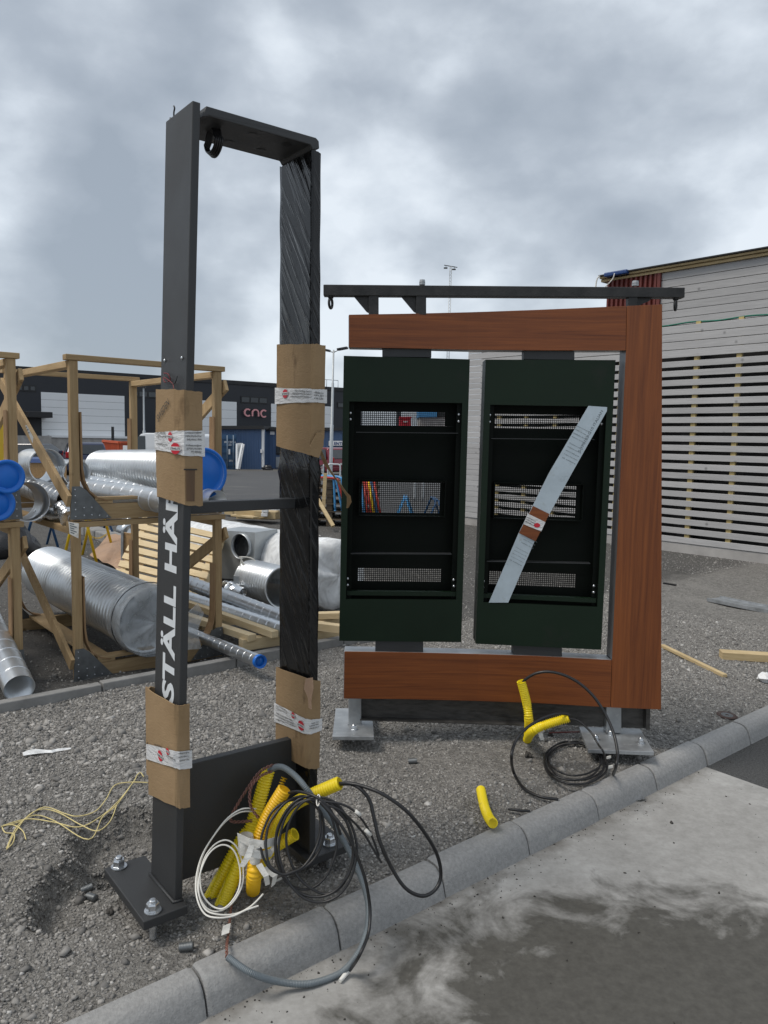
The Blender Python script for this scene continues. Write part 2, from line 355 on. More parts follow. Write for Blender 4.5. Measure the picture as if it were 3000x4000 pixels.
KN = Vector((0.772, 0.6356, 0)).normalized(); KT = Vector((-KN.y, KN.x, 0)); K0 = Vector((0.182, 2.807, 0))   # along the kerb / away from the lane
def ST(s, t, z=0.0): return K0 + KN * s + KT * t + ZV * z
def mk_gravel():
    m, t, b = _nodes('crushed_gravel_ground'); v = coords(t)
    g1 = nd(t, 'ShaderNodeTexVoronoi'); g1.inputs['Scale'].default_value = 70; t.links.new(v, g1.inputs['Vector'])
    g2 = nd(t, 'ShaderNodeTexVoronoi'); g2.inputs['Scale'].default_value = 190; t.links.new(v, g2.inputs['Vector'])
    big = tnoise(t, v, 1.6, 6, 0.6); mid = tnoise(t, v, 14, 8, 0.7)
    sepc = nd(t, 'ShaderNodeSeparateColor'); t.links.new(g1.outputs['Color'], sepc.inputs[0])
    c = tramp(t, sepc.outputs[0], ((0.0, (0.125, 0.12, 0.112)), (0.55, (0.235, 0.225, 0.208)), (1.0, (0.38, 0.365, 0.34))))
    c = tmix(t, 0.45, c, tramp(t, mid, ((0.3, (0.13, 0.124, 0.114)), (0.7, (0.33, 0.314, 0.288)))))
    c = tmix(t, tmap(t, big, 0.52, 0.66), c, tmix(t, 0.5, c, (0.31, 0.295, 0.272)))
    # the ground beyond the edging is compacted grit, tinted darker, the yard behind is dusty asphalt
    px_ = nd(t, 'ShaderNodeSeparateXYZ'); t.links.new(coords(t), px_.inputs[0])
    dotn = nd(t, 'ShaderNodeVectorMath', operation='DOT_PRODUCT'); t.links.new(v, dotn.inputs[0]); dotn.inputs[1].default_value = KT
    wob = nd(t, 'ShaderNodeMath', operation='MULTIPLY_ADD'); t.links.new(big, wob.inputs[0]); wob.inputs[1].default_value = 1.2; t.links.new(dotn.outputs['Value'], wob.inputs[2])
    t0 = K0.dot(KT) + 0.6
    c = tmix(t, tmap(t, wob.outputs[0], t0 + 2.62, t0 + 2.95, 0.0, 0.66), c, (0.066, 0.064, 0.062))
    t.links.new(c, b.inputs['Base Color']); b.inputs['Roughness'].default_value = 0.95; b.inputs['Specular IOR Level'].default_value = 0.15
    n = tbump(t, b, g1.outputs['Distance'], 0.9, 0.012); n = tbump(t, b, g2.outputs['Distance'], 0.7, 0.006, n); tbump(t, b, mid, 0.8, 0.03, n)
    return m
M['gravel'] = mk_gravel()
def mk_stone():
    m, t, b = _nodes('crushed_stone'); g = nd(t, 'ShaderNodeNewGeometry')
    c = tramp(t, g.outputs['Random Per Island'], ((0.0, (0.125, 0.12, 0.114)), (0.35, (0.215, 0.206, 0.193)), (0.75, (0.325, 0.311, 0.29)), (0.93, (0.42, 0.40, 0.37)), (1.0, (0.58, 0.565, 0.54))))
    c = tmix(t, 0.25, c, tramp(t, tnoise(t, coords(t), 60, 4), ((0.3, (0.09, 0.088, 0.085)), (0.7, (0.27, 0.26, 0.245)))))
    t.links.new(c, b.inputs['Base Color']); b.inputs['Roughness'].default_value = 0.9; b.inputs['Specular IOR Level'].default_value = 0.2
    return m
M['stone'] = mk_stone()
def mk_concrete():
    m, t, b = _nodes('cast_concrete_lane_with_damp'); v = coords(t)
    fine = tnoise(t, v, 34, 10, 0.7); mid = tnoise(t, v, 5, 8, 0.65)
    c = tramp(t, mid, ((0.3, (0.25, 0.243, 0.228)), (0.55, (0.355, 0.347, 0.330)), (0.75, (0.48, 0.472, 0.455))))
    c = tmix(t, 0.35, c, tramp(t, fine, ((0.3, (0.17, 0.165, 0.155)), (0.7, (0.40, 0.395, 0.38)))))
    # damp patch: its own outline, fixed in the place
    q = nd(t, 'ShaderNodeVectorMath', operation='SUBTRACT'); t.links.new(v, q.inputs[0]); q.inputs[1].default_value = (0.94, 2.17, -0.1)
    mp = nd(t, 'ShaderNodeMapping', vector_type='POINT'); t.links.new(q.outputs[0], mp.inputs[0]); mp.inputs['Rotation'].default_value = (0, 0, math.radians(14)); mp.inputs['Scale'].default_value = (1.12, 1.55, 1)
    ln = nd(t, 'ShaderNodeVectorMath', operation='LENGTH'); t.links.new(mp.outputs[0], ln.inputs[0])
    warp = tnoise(t, v, 3.2, 6, 0.6, 0.6); rag = tnoise(t, v, 9, 8, 0.65, 0.3)
    ad = nd(t, 'ShaderNodeMath', operation='MULTIPLY_ADD'); t.links.new(warp, ad.inputs[0]); ad.inputs[1].default_value = -1.9; t.links.new(ln.outputs['Value'], ad.inputs[2])
    ad2 = nd(t, 'ShaderNodeMath', operation='MULTIPLY_ADD'); t.links.new(rag, ad2.inputs[0]); ad2.inputs[1].default_value = -0.6; t.links.new(ad.outputs[0], ad2.inputs[2])
    wet = tmap(t, ad2.outputs[0], -0.16, -0.52)
    wc = tramp(t, fine, ((0.3, (0.060, 0.057, 0.050)), (0.7, (0.098, 0.094, 0.083))))
    c = tmix(t, wet, c, wc)
    # silt washed along the kerb foot
    dt = nd(t, 'ShaderNodeVectorMath', operation='DOT_PRODUCT'); t.links.new(v, dt.inputs[0]); dt.inputs[1].default_value = KT
    sl = nd(t, 'ShaderNodeMath', operation='MULTIPLY_ADD'); t.links.new(rag, sl.inputs[0]); sl.inputs[1].default_value = 0.28; t.links.new(dt.outputs['Value'], sl.inputs[2])
    tk = K0.dot(KT)
    c = tmix(t, tmap(t, sl.outputs[0], tk - 0.05, tk + 0.06, 0.0, 0.75), c, (0.115, 0.105, 0.09))
    t.links.new(c, b.inputs['Base Color'])
    t.links.new(tmap(t, wet, 0, 1, 0.85, 0.62), b.inputs['Roughness']); b.inputs['Specular IOR Level'].default_value = 0.3
    tbump(t, b, fine, 0.25, 0.004); return m
M['concrete'] = mk_concrete()
M['kerb'] = mat('cast_concrete_kerb', (0.275, 0.272, 0.265), 0.82, 0, 0.17, 70, 0.4, 160, dirt=((0.35, 0.345, 0.33), 9, 0.58), rvar=0.05)
M['edging'] = mat('concrete_edging', (0.25, 0.245, 0.235), 0.85, 0, 0.2, 9, 0.3, 90, dirt=((0.15, 0.145, 0.14), 11, 0.6))
M['asphalt'] = mat('yard_asphalt', (0.062, 0.062, 0.063), 0.85, 0, 0.22, 0.9, 0.4, 40, stretch=(1, 2.5, 1), dirt=((0.115, 0.112, 0.105), 0.5, 0.56))
M['asphalt_new'] = mat('fresh_asphalt', (0.062, 0.062, 0.061), 0.9, 0, 0.75, 110, 1.0, 110)
M['plinth'] = mat('cast_plinth', (0.36, 0.345, 0.33), 0.85, 0, 0.2, 3, 0.3, 40)
M['void'] = mat('wall_void_shade', (0.022, 0.022, 0.023), 0.8, 0, 0.3, 6)  # shade of the open wall behind the slats, put into the colour
M['rust'] = mat('red_trapezoid_sheet', (0.125, 0.022, 0.016), 0.55, 0, 0.15, 6)
M['felt'] = mat('roofing_felt', (0.03, 0.03, 0.032), 0.85, 0, 0.2, 8)
M['tarpblue'] = mat('blue_tarpaulin', (0.015, 0.05, 0.17), 0.4, 0, 0.15, 10, 0.8, 20)
M['greenstrap'] = mat('green_netting', (0.01, 0.14, 0.09), 0.7, 0, 0.3, 30, 0.8, 60)
M['hall'] = mat('anthracite_wall_panel', (0.0175, 0.020, 0.026), 0.5, 0, 0.08, 0.4)
M['hallwhite'] = mat('white_wall_panel', (0.76, 0.77, 0.775), 0.5, 0, 0.03, 0.5)
M['glass'] = mat('dark_window_glass', (0.02, 0.025, 0.03), 0.08, 0, 0.1, 2, spec=0.8)
M['pink'] = mat('pink_sign_letters', (0.72, 0.33, 0.34), 0.5, 0, 0.03, 2)
M['blueclad'] = mat('blue_ribbed_cladding', (0.075, 0.135, 0.255), 0.5, 0, 0.08, 0.6)
M['contblue'] = mat('dark_blue_container', (0.024, 0.075, 0.155), 0.5, 0, 0.15, 1.5)
M['orange'] = mat('orange_skip_paint', (0.52, 0.095, 0.035), 0.55, 0, 0.1, 2)
M['darkroof'] = mat('black_roof_edge', (0.018, 0.018, 0.019), 0.6, 0, 0.1, 2)
M['carblue'] = mat('navy_car_paint', (0.035, 0.042, 0.085), 0.2, 0.3, 0.05, 2, rvar=0.03, spec=0.8)
M['carred'] = mat('dark_red_car_paint', (0.16, 0.014, 0.026), 0.2, 0.3, 0.05, 2, rvar=0.03, spec=0.8)
M['cardark'] = mat('dark_grey_car_paint', (0.03, 0.03, 0.034), 0.22, 0.3, 0.05, 2, rvar=0.03, spec=0.8)
M['vanwhite'] = mat('white_van_paint', (0.66, 0.68, 0.70), 0.25, 0, 0.03, 2, rvar=0.03)
M['vanyellow'] = mat('yellow_vehicle_paint', (0.62, 0.40, 0.02), 0.35, 0, 0.05, 2)
M['tyre'] = mat('tyre_rubber', (0.014, 0.014, 0.014), 0.8, 0, 0.1, 10)
M['rim'] = mat('alloy_rim', (0.55, 0.56, 0.57), 0.3, 0.8, 0.05, 10)
M['taillamp'] = mat('red_tail_lamp', (0.42, 0.006, 0.010), 0.15, 0, 0.1, 5)
M['polegalv'] = mat('galvanised_lamp_pole', (0.40, 0.42, 0.43), 0.45, 0.5, 0.08, 6)
M['tarpblack'] = mat('black_plastic_sack', (0.012, 0.012, 0.013), 0.3, 0, 0.2, 6, 0.9, 9)
M['styro'] = mat('white_polystyrene', (0.74, 0.74, 0.73), 0.8, 0, 0.04, 8)
M['osb'] = mat('chipboard_box', (0.36, 0.22, 0.10), 0.8, 0, 0.3, 25)
M['plate'] = M['galv']

# ------------------------------------------------------------------ ground, lane, kerb
def tz(x, y):
    z = -0.028 * min(max(0.0, y - 25.0), 32.0)
    d = Vector((x, y, 0)) - K0; s, t = d.dot(KN), d.dot(KT)
    if -6 < s < 7 and -1 < t < 7:
        near = min(1.0, max(0.0, t / 0.35))
        z += near * 0.016 * (math.sin(3.1 * x + 1.3) * math.sin(2.7 * y + 0.6) + 0.6 * math.sin(6.3 * x - 2 * y) * math.sin(5.1 * y + x))
        e1 = math.hypot((x + 0.99) / 0.24, (y - 2.98) / 0.17) + .12 * math.sin(9 * x) * math.sin(11 * y); e2 = math.hypot((x + 1.05) / 0.13, (y - 2.66) / 0.24) + .12 * math.sin(13 * x + 8 * y)
        for e, d_ in ((e1, .13), (e2, .11)):
            if e < 1.25: u = min(1, max(0, (1.25 - e) / .45)); z -= d_ * u * u * (3 - 2 * u)
        z += 0.05 * math.exp(-((x + 0.95) / 0.45) ** 2 - ((y - 4.35) / 0.4) ** 2)
        z += 0.075 * math.exp(-((x + 0.42) / 0.22) ** 2 - ((y - 4.45) / 0.3) ** 2)
        z += 0.035 * math.exp(-((x - 1.75) / 0.35) ** 2 - ((y - 4.8) / 0.4) ** 2)
        z -= 0.012 * (1 - near)
        if t > 2.66: z -= 0.045 * min(1, (t - 2.66) / 0.05)
    return z
def geo(a, b, n, g=1.35):
    out = [a]; st = n
    while out[-1] < b: out.append(out[-1] + st); st *= g
    return out
ss = [-v for v in geo(3.4, 260, 0.3)][::-1] + list(np.linspace(-3.36, 4.5, 200))[1:] + geo(4.6, 260, 0.3)
ts = [-0.03, 0.0] + list(np.linspace(0.03, 4.2, 120)) + geo(4.3, 320, 0.25, 1.22)
m = MB(); W_ = len(ts)
for s_ in ss:
    for t_ in ts:
        p = ST(s_, t_); m.v.append((p.x, p.y, tz(p.x, p.y)))
for i in range(len(ss) - 1):
    for j in range(W_ - 1):
        m.f.append((i * W_ + j, (i + 1) * W_ + j, (i + 1) * W_ + j + 1, i * W_ + j + 1)); m.s.append(True)
tag(m.build('ground', M['gravel']), kind='structure')
S0 = (Vector((1.84, 3.80, 0)) - K0).dot(KN)
m = MB(); m.quad(ST(-80, 0.05, -0.1), ST(-80, -60, -0.1), ST(S0, -60, -0.1), ST(S0, 0.05, -0.1)); tag(m.build('concrete_lane', M['concrete']), kind='structure')
m = MB(); m.quad(ST(S0, 0.05, -0.1), ST(S0, -60, -0.1), ST(120, -60, -0.1), ST(120, 0.05, -0.1)); tag(m.build('asphalt_road', M['asphalt_new']), kind='structure')
# yard asphalt behind the site, a sheet just above the ground
m = MB(); xs_ = [-90, -45, -20, -8, 0, 6, 10]; ys_ = [15.5, 20, 25, 30, 36, 42, 48, 57, 64, 80, 120]
for y_ in ys_:
    for x_ in xs_:
        yy = y_ + (0.25 * math.sin(x_ * 1.7) if y_ < 16 else 0); m.v.append((x_, yy, tz(x_, yy) + 0.006))
for i in range(len(ys_) - 1):
    for j in range(len(xs_) - 1):
        k = len(xs_); m.f.append((i * k + j, i * k + j + 1, (i + 1) * k + j + 1, (i + 1) * k + j)); m.s.append(True)
tag(m.build('asphalt_yard', M['asphalt']), kind='structure')
# kerb of short rounded stones
LK = 0.4835
kerb = link(bpy.data.objects.new('kerb', None)); kerb.location = ST(0, 0); tag(kerb, kind='structure')
prof = [(0.004, -0.16), (0.0, -0.012), (-0.003, 0.0), (-0.009, 0.005), (-0.046, 0.004), (-0.066, -0.001), (-0.080, -0.010), (-0.094, -0.026), (-0.104, -0.046), (-0.112, -0.072), (-0.120, -0.104), (-0.122, -0.16)]
for k in range(-8, 16):
    m = MB(); g = 0.0035; ring = []; jx, jz = rng.uniform(-.003, .003), rng.uniform(-.003, .003)
    for e, s_ in enumerate((k * LK + g, k * LK + g + 0.012, (k + 1) * LK - g - 0.012, (k + 1) * LK - g)):
        sc_ = 0.93 if e in (0, 3) else 1.0
        for (t_, z_) in prof: m.v.append(tuple(ST(s_, (t_ + 0.06) * sc_ - 0.06 + jx, (z_ + 0.05) * sc_ - 0.05 + jz)))
    n = len(prof)
    for e in range(3):
        for i in range(n - 1): m.f.append((e * n + i, e * n + i + 1, (e + 1) * n + i + 1, (e + 1) * n + i)); m.s.append(4 < i < 8)
    m.f += [tuple(range(n - 1, -1, -1)), tuple(range(3 * n, 4 * n))]; m.s += [False, False]
    m.build('kerb_stone', M['kerb'], kerb)
# thin edging between the gravel strip and the site
edging = link(bpy.data.objects.new('edging', None)); edging.location = ST(-0.3, 2.64); tag(edging, kind='structure')
for k in range(-4, 3):
    a = -0.31 + k * 0.93; z_ = 0.01 + 0.008 * math.sin(k * 2.1)
    m = MB(); m.box(ST(a + 0.465, 2.66, z_ - .03), (0.922, 0.068, 0.16), (KN, KT, ZV)); m.build('edging_stone', M['edging'], edging, 0.006)

# ------------------------------------------------------------------ the steel portal
N = Vector((0.787, 0.618, 0)).normalized(); MM = Vector((N.y, -N.x, 0)); ZP = 0.09
cL = G(683, 3525, ZP); cR = G(1209, 3335, ZP)
BL_, BR_ = Vector((cL.x, cL.y, 0)), Vector((cR.x, cR.y, 0)); TH, DP = 0.026, 0.205
ZT = 2.60
def shL(z): return 0.075 * (z - ZP) / (ZT - ZP)
def shR(z): return -0.014 * (z - ZP) / (ZT - ZP)
def onL(a, b, z): return BL_ + N * (a + shL(z)) + MM * b + ZV * z
def onR(a, b, z): return BR_ + N * (a + shR(z)) + MM * b + ZV * z
portal = thing('steel_portal', 'tall dark grey steel portal with white lettering, half wrapped in cardboard and film', 'portal', (BL_ + BR_) / 2)
def legm(fn, z0, z1): return MB().hexa([fn(0, -DP, z0), fn(TH, -DP, z0), fn(TH, 0, z0), fn(0, 0, z0), fn(0, -DP, z1), fn(TH, -DP, z1), fn(TH, 0, z1), fn(0, 0, z1)])
legL = legm(onL, ZP, ZT).build('leg', M['paint'], portal, 0.003, 'dark grey leg with white letters')
legR = legm(onR, ZP, ZT - 0.045).build('leg', M['paint'], portal, 0.003, 'leg wrapped in black film')
# top beam, a bent flat bar between the legs
tb = MB(); z0 = ZT - 0.028
pts = [onL(TH + 0.006, 0, z0), onR(-0.03, 0, z0), onR(-0.008, 0, z0 - 0.008), onR(0.001, 0, z0 - 0.028)]
top = []
for p in pts: top.append(p)
poly = [onL(TH + .004, 0.001, ZT - .040), onL(TH + .010, 0.001, ZT - .028), onL(TH + .018, 0.001, ZT - .004), onR(.012, .001, ZT - .004), onR(.024, .001, ZT - .012), onR(.026, .001, ZT - .036), onR(0, .001, ZT - .046), onR(-.010, .001, ZT - .032), onL(TH + .03, .001, ZT - .032)]
tb.prism(poly, -MM * (DP - 0.002)); beam = tb.build('top_beam', M['paint'], portal, 0.003)
m = MB()
for fx, b_ in ((0.50, -0.045), (0.42, -0.15), (0.72, -0.15), (0.82, -0.045)):
    q = onL(TH, b_, ZT - .0335).lerp(onR(0, b_, ZT - .0335), fx); m = MB(); m.disc(q, -ZV, 0.016, 20); m.build('hole', M['hole_dark'], beam)  # flat black discs, the dark inside of each hole is painted
c0 = onL(TH, -.10, ZT - .045).lerp(onR(0, -.10, ZT - .045), 0.20); m = MB()
for i in range(4):
    r = 0.042 + 0.003 * i; cc = c0 + N * (0.006 * i) - ZV * 0.012
    m.tube([cc + (MM * math.cos(w) + ZV * math.sin(w)) * r * (1.0 if math.sin(w) < 0 else 0.7) for w in [2 * math.pi * k / 28 for k in range(28)]], 0.0042, 6, closed=True)
m.build('cable_coil', M['rubber'], beam, label='coil of dark cable tucked into the beam')
m = MB(); m.box((onL(TH, -DP / 2 - .02, 1.364) + onR(0, -DP / 2 - .02, 1.364)) / 2, ((onR(0, 0, 1.28) - onL(TH, 0, 1.28)).dot(N), 0.055, 0.036), (N, MM, ZV)); m.build('crossbar', M['paint'], portal, 0.003)
zl = zfor(BL_ + N * 0.05 - MM * 0.1, 3015)
m = MB(); pa, pb = onL(TH, -0.105, 0), onR(0, -0.105, 0)
zt = 0.50
m.hexa([onL(TH, -0.118, 0.10), onR(0, -0.118, 0.10), onR(0, -0.088, 0.10), onL(TH, -0.088, 0.10), onL(TH, -0.118, zt), onR(0, -0.118, zt), onR(0, -0.088, zt), onL(TH, -0.088, zt)])
m.build('foot_panel', M['paint'], portal, 0.002)
# anchor bolts: nut, washer, stud; shared meshes
def nut_meshes():
    n_ = MB(); n_.lathe([(0, .0), (0, .0195), (.003, .021), (.021, .021), (.025, .0185), (.025, 0)], (0, 0, 0), ZV, 6, False)
    w_ = MB(); w_.lathe([(0, 0), (0, .027), (.004, .027), (.004, 0)], (0, 0, 0), ZV, 24, False)
    s_ = MB(); s_.lathe([(-.09, 0), (-.09, .012), (.036, .012), (.039, .009), (.039, 0)], (0, 0, 0), ZV, 14, False)
    return n_.mesh('nut', M['zinc']), w_.mesh('washer', M['zinc']), s_.mesh('stud', M['zinc'])
NUT, WASH, STUD = nut_meshes()
def anchor(p, parent, sc=1.0, rot=0.0):
    R = Matrix.Rotation(rot, 4, 'Z') @ Matrix.Scale(sc, 4)
    p = Vector(p)
    inst(NUT, 'nut', Matrix.Translation(p + ZV * .004 * sc) @ R, parent); inst(WASH, 'washer', Matrix.Translation(p) @ R, parent); inst(STUD, 'stud', Matrix.Translation(p) @ R, parent)
def plate_nm(base, n0, n1, m0, m1, zt_, th):
    m = MB(); q = [base + N * a + MM * b for a, b in ((n0, m0), (n1, m0), (n1, m1), (n0, m1))]
    m.hexa([v + ZV * (zt_ - th) for v in q] + [v + ZV * zt_ for v in q]); return m
pl = plate_nm(BL_, -0.118, 0.028, -0.335, 0.038, ZP - 0.001, 0.030).build('base_plate', M['paint'], portal, 0.003)
for px_, py_, r_ in ((465, 3388, 0.3), (597, 3560, 0.7)): q = G(px_, py_ - 2, ZP); anchor(q, pl, 1.0, r_)
m = MB(); m.tube([onL(-0.004, -DP, ZP + .002), onL(-0.004, 0.002, ZP + .002), onL(TH, 0.004, ZP + .002)], 0.006, 6); m.build('weld', M['paint'], pl)
pr_ = plate_nm(BR_, -0.03, 0.165, -0.335, 0.030, ZP - 0.001, 0.030).build('base_plate', M['paint'], portal, 0.003)
q = G(1287, 3296, ZP); anchor(q, pr_, 1.0, 0.2)
anchor(BR_ + N * .10 - MM * .28 + ZV * ZP, pr_, 1.0, 0.5)
# small screws and the red and black wire on the left leg
SCR = MB().lathe([(0, .0), (0, .0055), (.003, .005), (.0045, .003), (.0045, 0)], (0, 0, 0), ZV, 12).mesh('screw', M['zinc'])
MN = basis(MM, ZV, -N)
for px_, py_ in ((645, 1408), (712, 1398)):
    nr = N; q = PL(px_, py_, onL(0, 0, 1.8), N); mm_ = basis(MM, MM.cross(-N), -N, q - N * .0005); mm_ = Matrix.Translation(q) @ (-N).to_track_quat('Z', 'Y').to_matrix().to_4x4(); inst(SCR, 'screw', mm_, legL)
for k_, (lst, mt) in enumerate((([(647, 1458), (668, 1462), (672, 1485), (655, 1493), (646, 1475), (662, 1480), (682, 1500), (690, 1520)], 'red'), ([(648, 1462), (660, 1490), (682, 1500), (698, 1492), (700, 1468)], 'rubber'))):
    m = MB(); m.tube(crv([PL(a, b, onL(0, 0, 1.75), N) - N * (0.006 + 0.004 * (i % 2)) for i, (a, b) in enumerate(lst)], 6), 0.0018, 6); m.build('wire', M['wirered' if mt == 'red' else mt], legL, label='loose red wire' if mt == 'red' else 'loose black wire')
# hooks on top of the left leg
m = MB(); q = onL(TH / 2, -.17, ZT); m.tube(crv([q, q + ZV * .02, q + ZV * .032 + MM * .006, q + ZV * .04], 4), 0.0028, 6); q = onL(TH / 2, -.195, ZT); m.tube([q, q + ZV * .012], 0.004, 6); m.build('tie_end', M['rubber'], legL)
# lettering reading upwards
zS = zfor(onL(0, -.08, 0), 2744); zE = zfor(onL(0, -.08, 0), 2003)
vs_, fs_ = text2d('STÄLL HÄ', 0.022, 1.0); w0 = max(v[0] for v in vs_) - min(v[0] for v in vs_)
vs2, _ = text2d('STÄLL HÄR', 0.022, 1.0); w1 = max(v[0] for v in vs2) - min(v[0] for v in vs2)
capx = [v[1] for v in vs_]
vsA, _ = text2d('STÄLL HÄR', 0.034); kx = (zE - zS) / w0; ky = 0.118 / (max(v[1] for v in vsA) - min(v[1] for v in vsA)); yA = min(v[1] for v in vsA); xA = min(v[0] for v in vsA)
for i, ch in enumerate('STÄLL HÄR'):
    if ch == ' ': continue
    pre, _ = text2d('STÄLL HÄR'[:i + 1], 0.034); chv, chf = text2d(ch, 0.034); dx = max(v[0] for v in pre) - max(v[0] for v in chv)
    m = MB(); m.add([onL(-0.0012, -0.040 - (y - yA) * ky, zS + (x + dx - xA) * kx) for x, y in chv], chf); m.build('letter', M['letter'], legL)

# cardboard sleeves
def sleeve(label, on, plan, tops, bots, bands, zoff=0.0, jag=0.0):
    n = len(plan); xy = [on(a, b, 0) for a, b in plan]
    zt_ = [zfor(p, y) for p, y in zip(xy, tops)]; zb_ = [zfor(p, y) for p, y in zip(xy, bots)]
    zm = (min(zb_) + max(zt_)) / 2
    xy = [on(a, b, zm) for a, b in plan]; zt_ = [zfor(p, y) for p, y in zip(xy, tops)]; zb_ = [zfor(p, y) for p, y in zip(xy, bots)]
    root = thing('cardboard_sleeve', label, 'cardboard', (xy[0] + xy[n // 2]) / 2 + ZV * min(zb_), 'cardboard sleeves taped round the portal legs')
    m = MB(); R = 8; CS = 5; cols = []
    for i in range(n):
        for c in range(CS):
            f = c / CS; j = (i + 1) % n
            p = xy[i].lerp(xy[j], f); a_, b_ = zb_[i] * (1 - f) + zb_[j] * f, zt_[i] * (1 - f) + zt_[j] * f
            a_ += rng.uniform(-.002, .002) + (rng.uniform(0, jag)); b_ += rng.uniform(-.0015, .0015); bul = math.sin(f * math.pi) * 0.0035
            nrm = (xy[j] - xy[i]).cross(ZV).normalized()
            cols.append([Vector((p.x, p.y, a_ + (b_ - a_) * k / R)) + nrm * (bul * math.sin(k / R * math.pi) + rng.uniform(-.0006, .0006)) for k in range(R + 1)])
    for cl in cols: m.v += [tuple(v) for v in cl]
    K = len(cols)
    for i in range(K):
        for k in range(R): m.f.append((i * (R + 1) + k, ((i + 1) % K) * (R + 1) + k, ((i + 1) % K) * (R + 1) + k + 1, i * (R + 1) + k + 1)); m.s.append(False)
    o = m.build('sleeve', M['card'], root); so = o.modifiers.new('thick', 'SOLIDIFY'); so.thickness = 0.004; so.offset = -1
    for (bt, bb) in bands:
        m = MB(); c_ = Vector((sum(p.x for p in xy), sum(p.y for p in xy), 0)) / n; ring = []
        for i in range(n):
            a = (xy[i] - xy[i - 1]).cross(ZV).normalized(); b = (xy[(i + 1) % n] - xy[i]).cross(ZV).normalized()
            q = xy[i] + (a + b) * (0.0055 / max(.75, 1 + a.dot(b))); ring.append((q, zfor(q, bt[i]), zfor(q, bb[i])))
        for i in range(n):
            q, a_, b_ = ring[i]; q2, a2, b2 = ring[(i + 1) % n]; C6 = 6
            base_i = len(m.v)
            for c in range(C6 + 1):
                f = c / C6; p = q.lerp(q2, f)
                for k in range(5):
                    z = (b_ * (1 - f) + b2 * f) * (1 - k / 4) + (a_ * (1 - f) + a2 * f) * k / 4
                    m.v.append((p.x, p.y, z + rng.uniform(-.001, .001)))
            for c in range(C6):
                for k in range(4): m.f.append((base_i + c * 5 + k, base_i + c * 5 + 5 + k, base_i + c * 5 + 6 + k, base_i + c * 5 + 1 + k)); m.s.append(True)
        band = m.build('printed_tape', M['tape'], root); root['_ring'] = 1
    del root['_ring']
    return root, xy, zt_, zb_
def seal(px_, py_, p0, nr, r, parent, up, flip=1, wide=1.0):
    c = PL(px_, py_, p0, nr); nn = (-nr).normalized(); nn = nn if nn.dot(EYEV - c) > 0 else -nn; sx_ = up.cross(nn).normalized()
    m = MB(); k = 16; c = c + nn * 0.0018
    m.add([c + (sx_ * math.cos(2 * math.pi * i / k) * wide + up * math.sin(2 * math.pi * i / k)) * r * (1 + 0.06 * math.cos(4 * math.pi * i / k)) for i in range(k)], [tuple(range(k))])
    em = m.build('red_emblem', M['red'], parent)
    m = MB(); c2 = c + nn * 0.0006; m.quad(*[c2 + sx_ * a * r * 1.25 * wide + up * b * r * .30 for a, b in ((-1, -1), (1, -1), (1, 1), (-1, 1))]); m.build('emblem_bar', M['tape'], em)
    c3 = c + nn * 0.0010
    lettering('emblem_text', 'BUTTERFIELD', lambda x, y: c3 + (sx_ * (x - r * 1.05) * flip + up * (y - r * .18) * flip), M['ink'], em, 0.01, width=r * 2.1, height=r * .36)
def tape_lines(p0, nr, rows, parent, hgt, flip=1):
    for (xa, ya, xb, yb, body) in rows:
        a, b = PL(xa, ya, p0, nr), PL(xb, yb, p0, nr); nn = nr.normalized(); nn = nn if nn.dot(EYEV - a) > 0 else -nn
        d = (b - a).normalized(); u = nn.cross(d); L = (b - a).length
        if flip < 0: lettering('tape_text', body, lambda x, y: b - d * x - u * (y - hgt) + nn * .0022, M['ink'], parent, 0.012, width=L, height=hgt)
        else: lettering('tape_text', body, lambda x, y: a + d * x + u * y + nn * .0022, M['ink'], parent, 0.012, width=L, height=hgt)
T1, T2, T3 = 'Design - Concepts Signage - Digital Signage - Aftersales Care', '174 Sunbridge Road, Bradford, West Yorkshire, BD1', 'sales@butterfieldsigns.co.uk, W: butterfieldsigns.co.uk'
# upper left
pl1 = [(-.018, -.185), (-.020, -.035), (-.004, .006), (.056, .006), (.060, -.12), (.050, -.21), (.0, -.222)]
s1, xy, zt_, zb_ = sleeve('upper cardboard sleeve on the lettered leg, marked SWEDEN in pen, stained lower edge', onL, pl1, [1522, 1521, 1523, 1532, 1528, 1524, 1522], [1940, 1958, 1972, 1978, 1960, 1945, 1940],
    [([1690, 1683, 1683, 1683, 1688, 1690, 1690], [1756, 1768, 1780, 1783, 1775, 1760, 1756])])
p0 = onL(-.0265, -.1, 1.6)
seal(666, 1706, p0, N, .016, s1, ZV, -1); seal(686, 1752, onL(-.0225, -.017, 1.6), (N * .93 + MM * -.36).normalized(), .019, s1, ZV, -1)
tape_lines(p0, N, ((614, 1698, 648, 1696, 'Aftersales Care'), (613, 1712, 650, 1710, 'Bradford, West'), (613, 1738, 655, 1742, 'butterfieldsigns')), s1, .0075, -1)
p0f = onL(0, .0125, 1.6)
tape_lines(p0f, MM, ((722, 1696, 786, 1695, T3[:26]), (724, 1708, 786, 1708, T2[:28]), (730, 1722, 786, 1722, T1[:24]), (724, 1744, 786, 1746, T3[:26]), (728, 1757, 786, 1758, T2[19:]), (745, 1770, 786, 1772, 'Aftersales Care')), s1, .0075, -1)
a, b = PL(620, 1650, onL(-.0235, -.1, 1.6), N), PL(664, 1580, onL(-.0235, -.1, 1.6), N); d = (b - a).normalized(); u = N.cross(d) * -1
u = -u if u.z < 0 else u
lettering('pen_writing', 'SWEDEN', lambda x, y: a + d * x + u * (y * 1.0) - N * .0025, M['ink'], s1, 0.0, width=(b - a).length, height=.024)
slot = [PL(a, b, onL(0, .0095, 1.45), MM) for a, b in ((726, 1834), (762, 1835), (760, 1958), (729, 1957))]
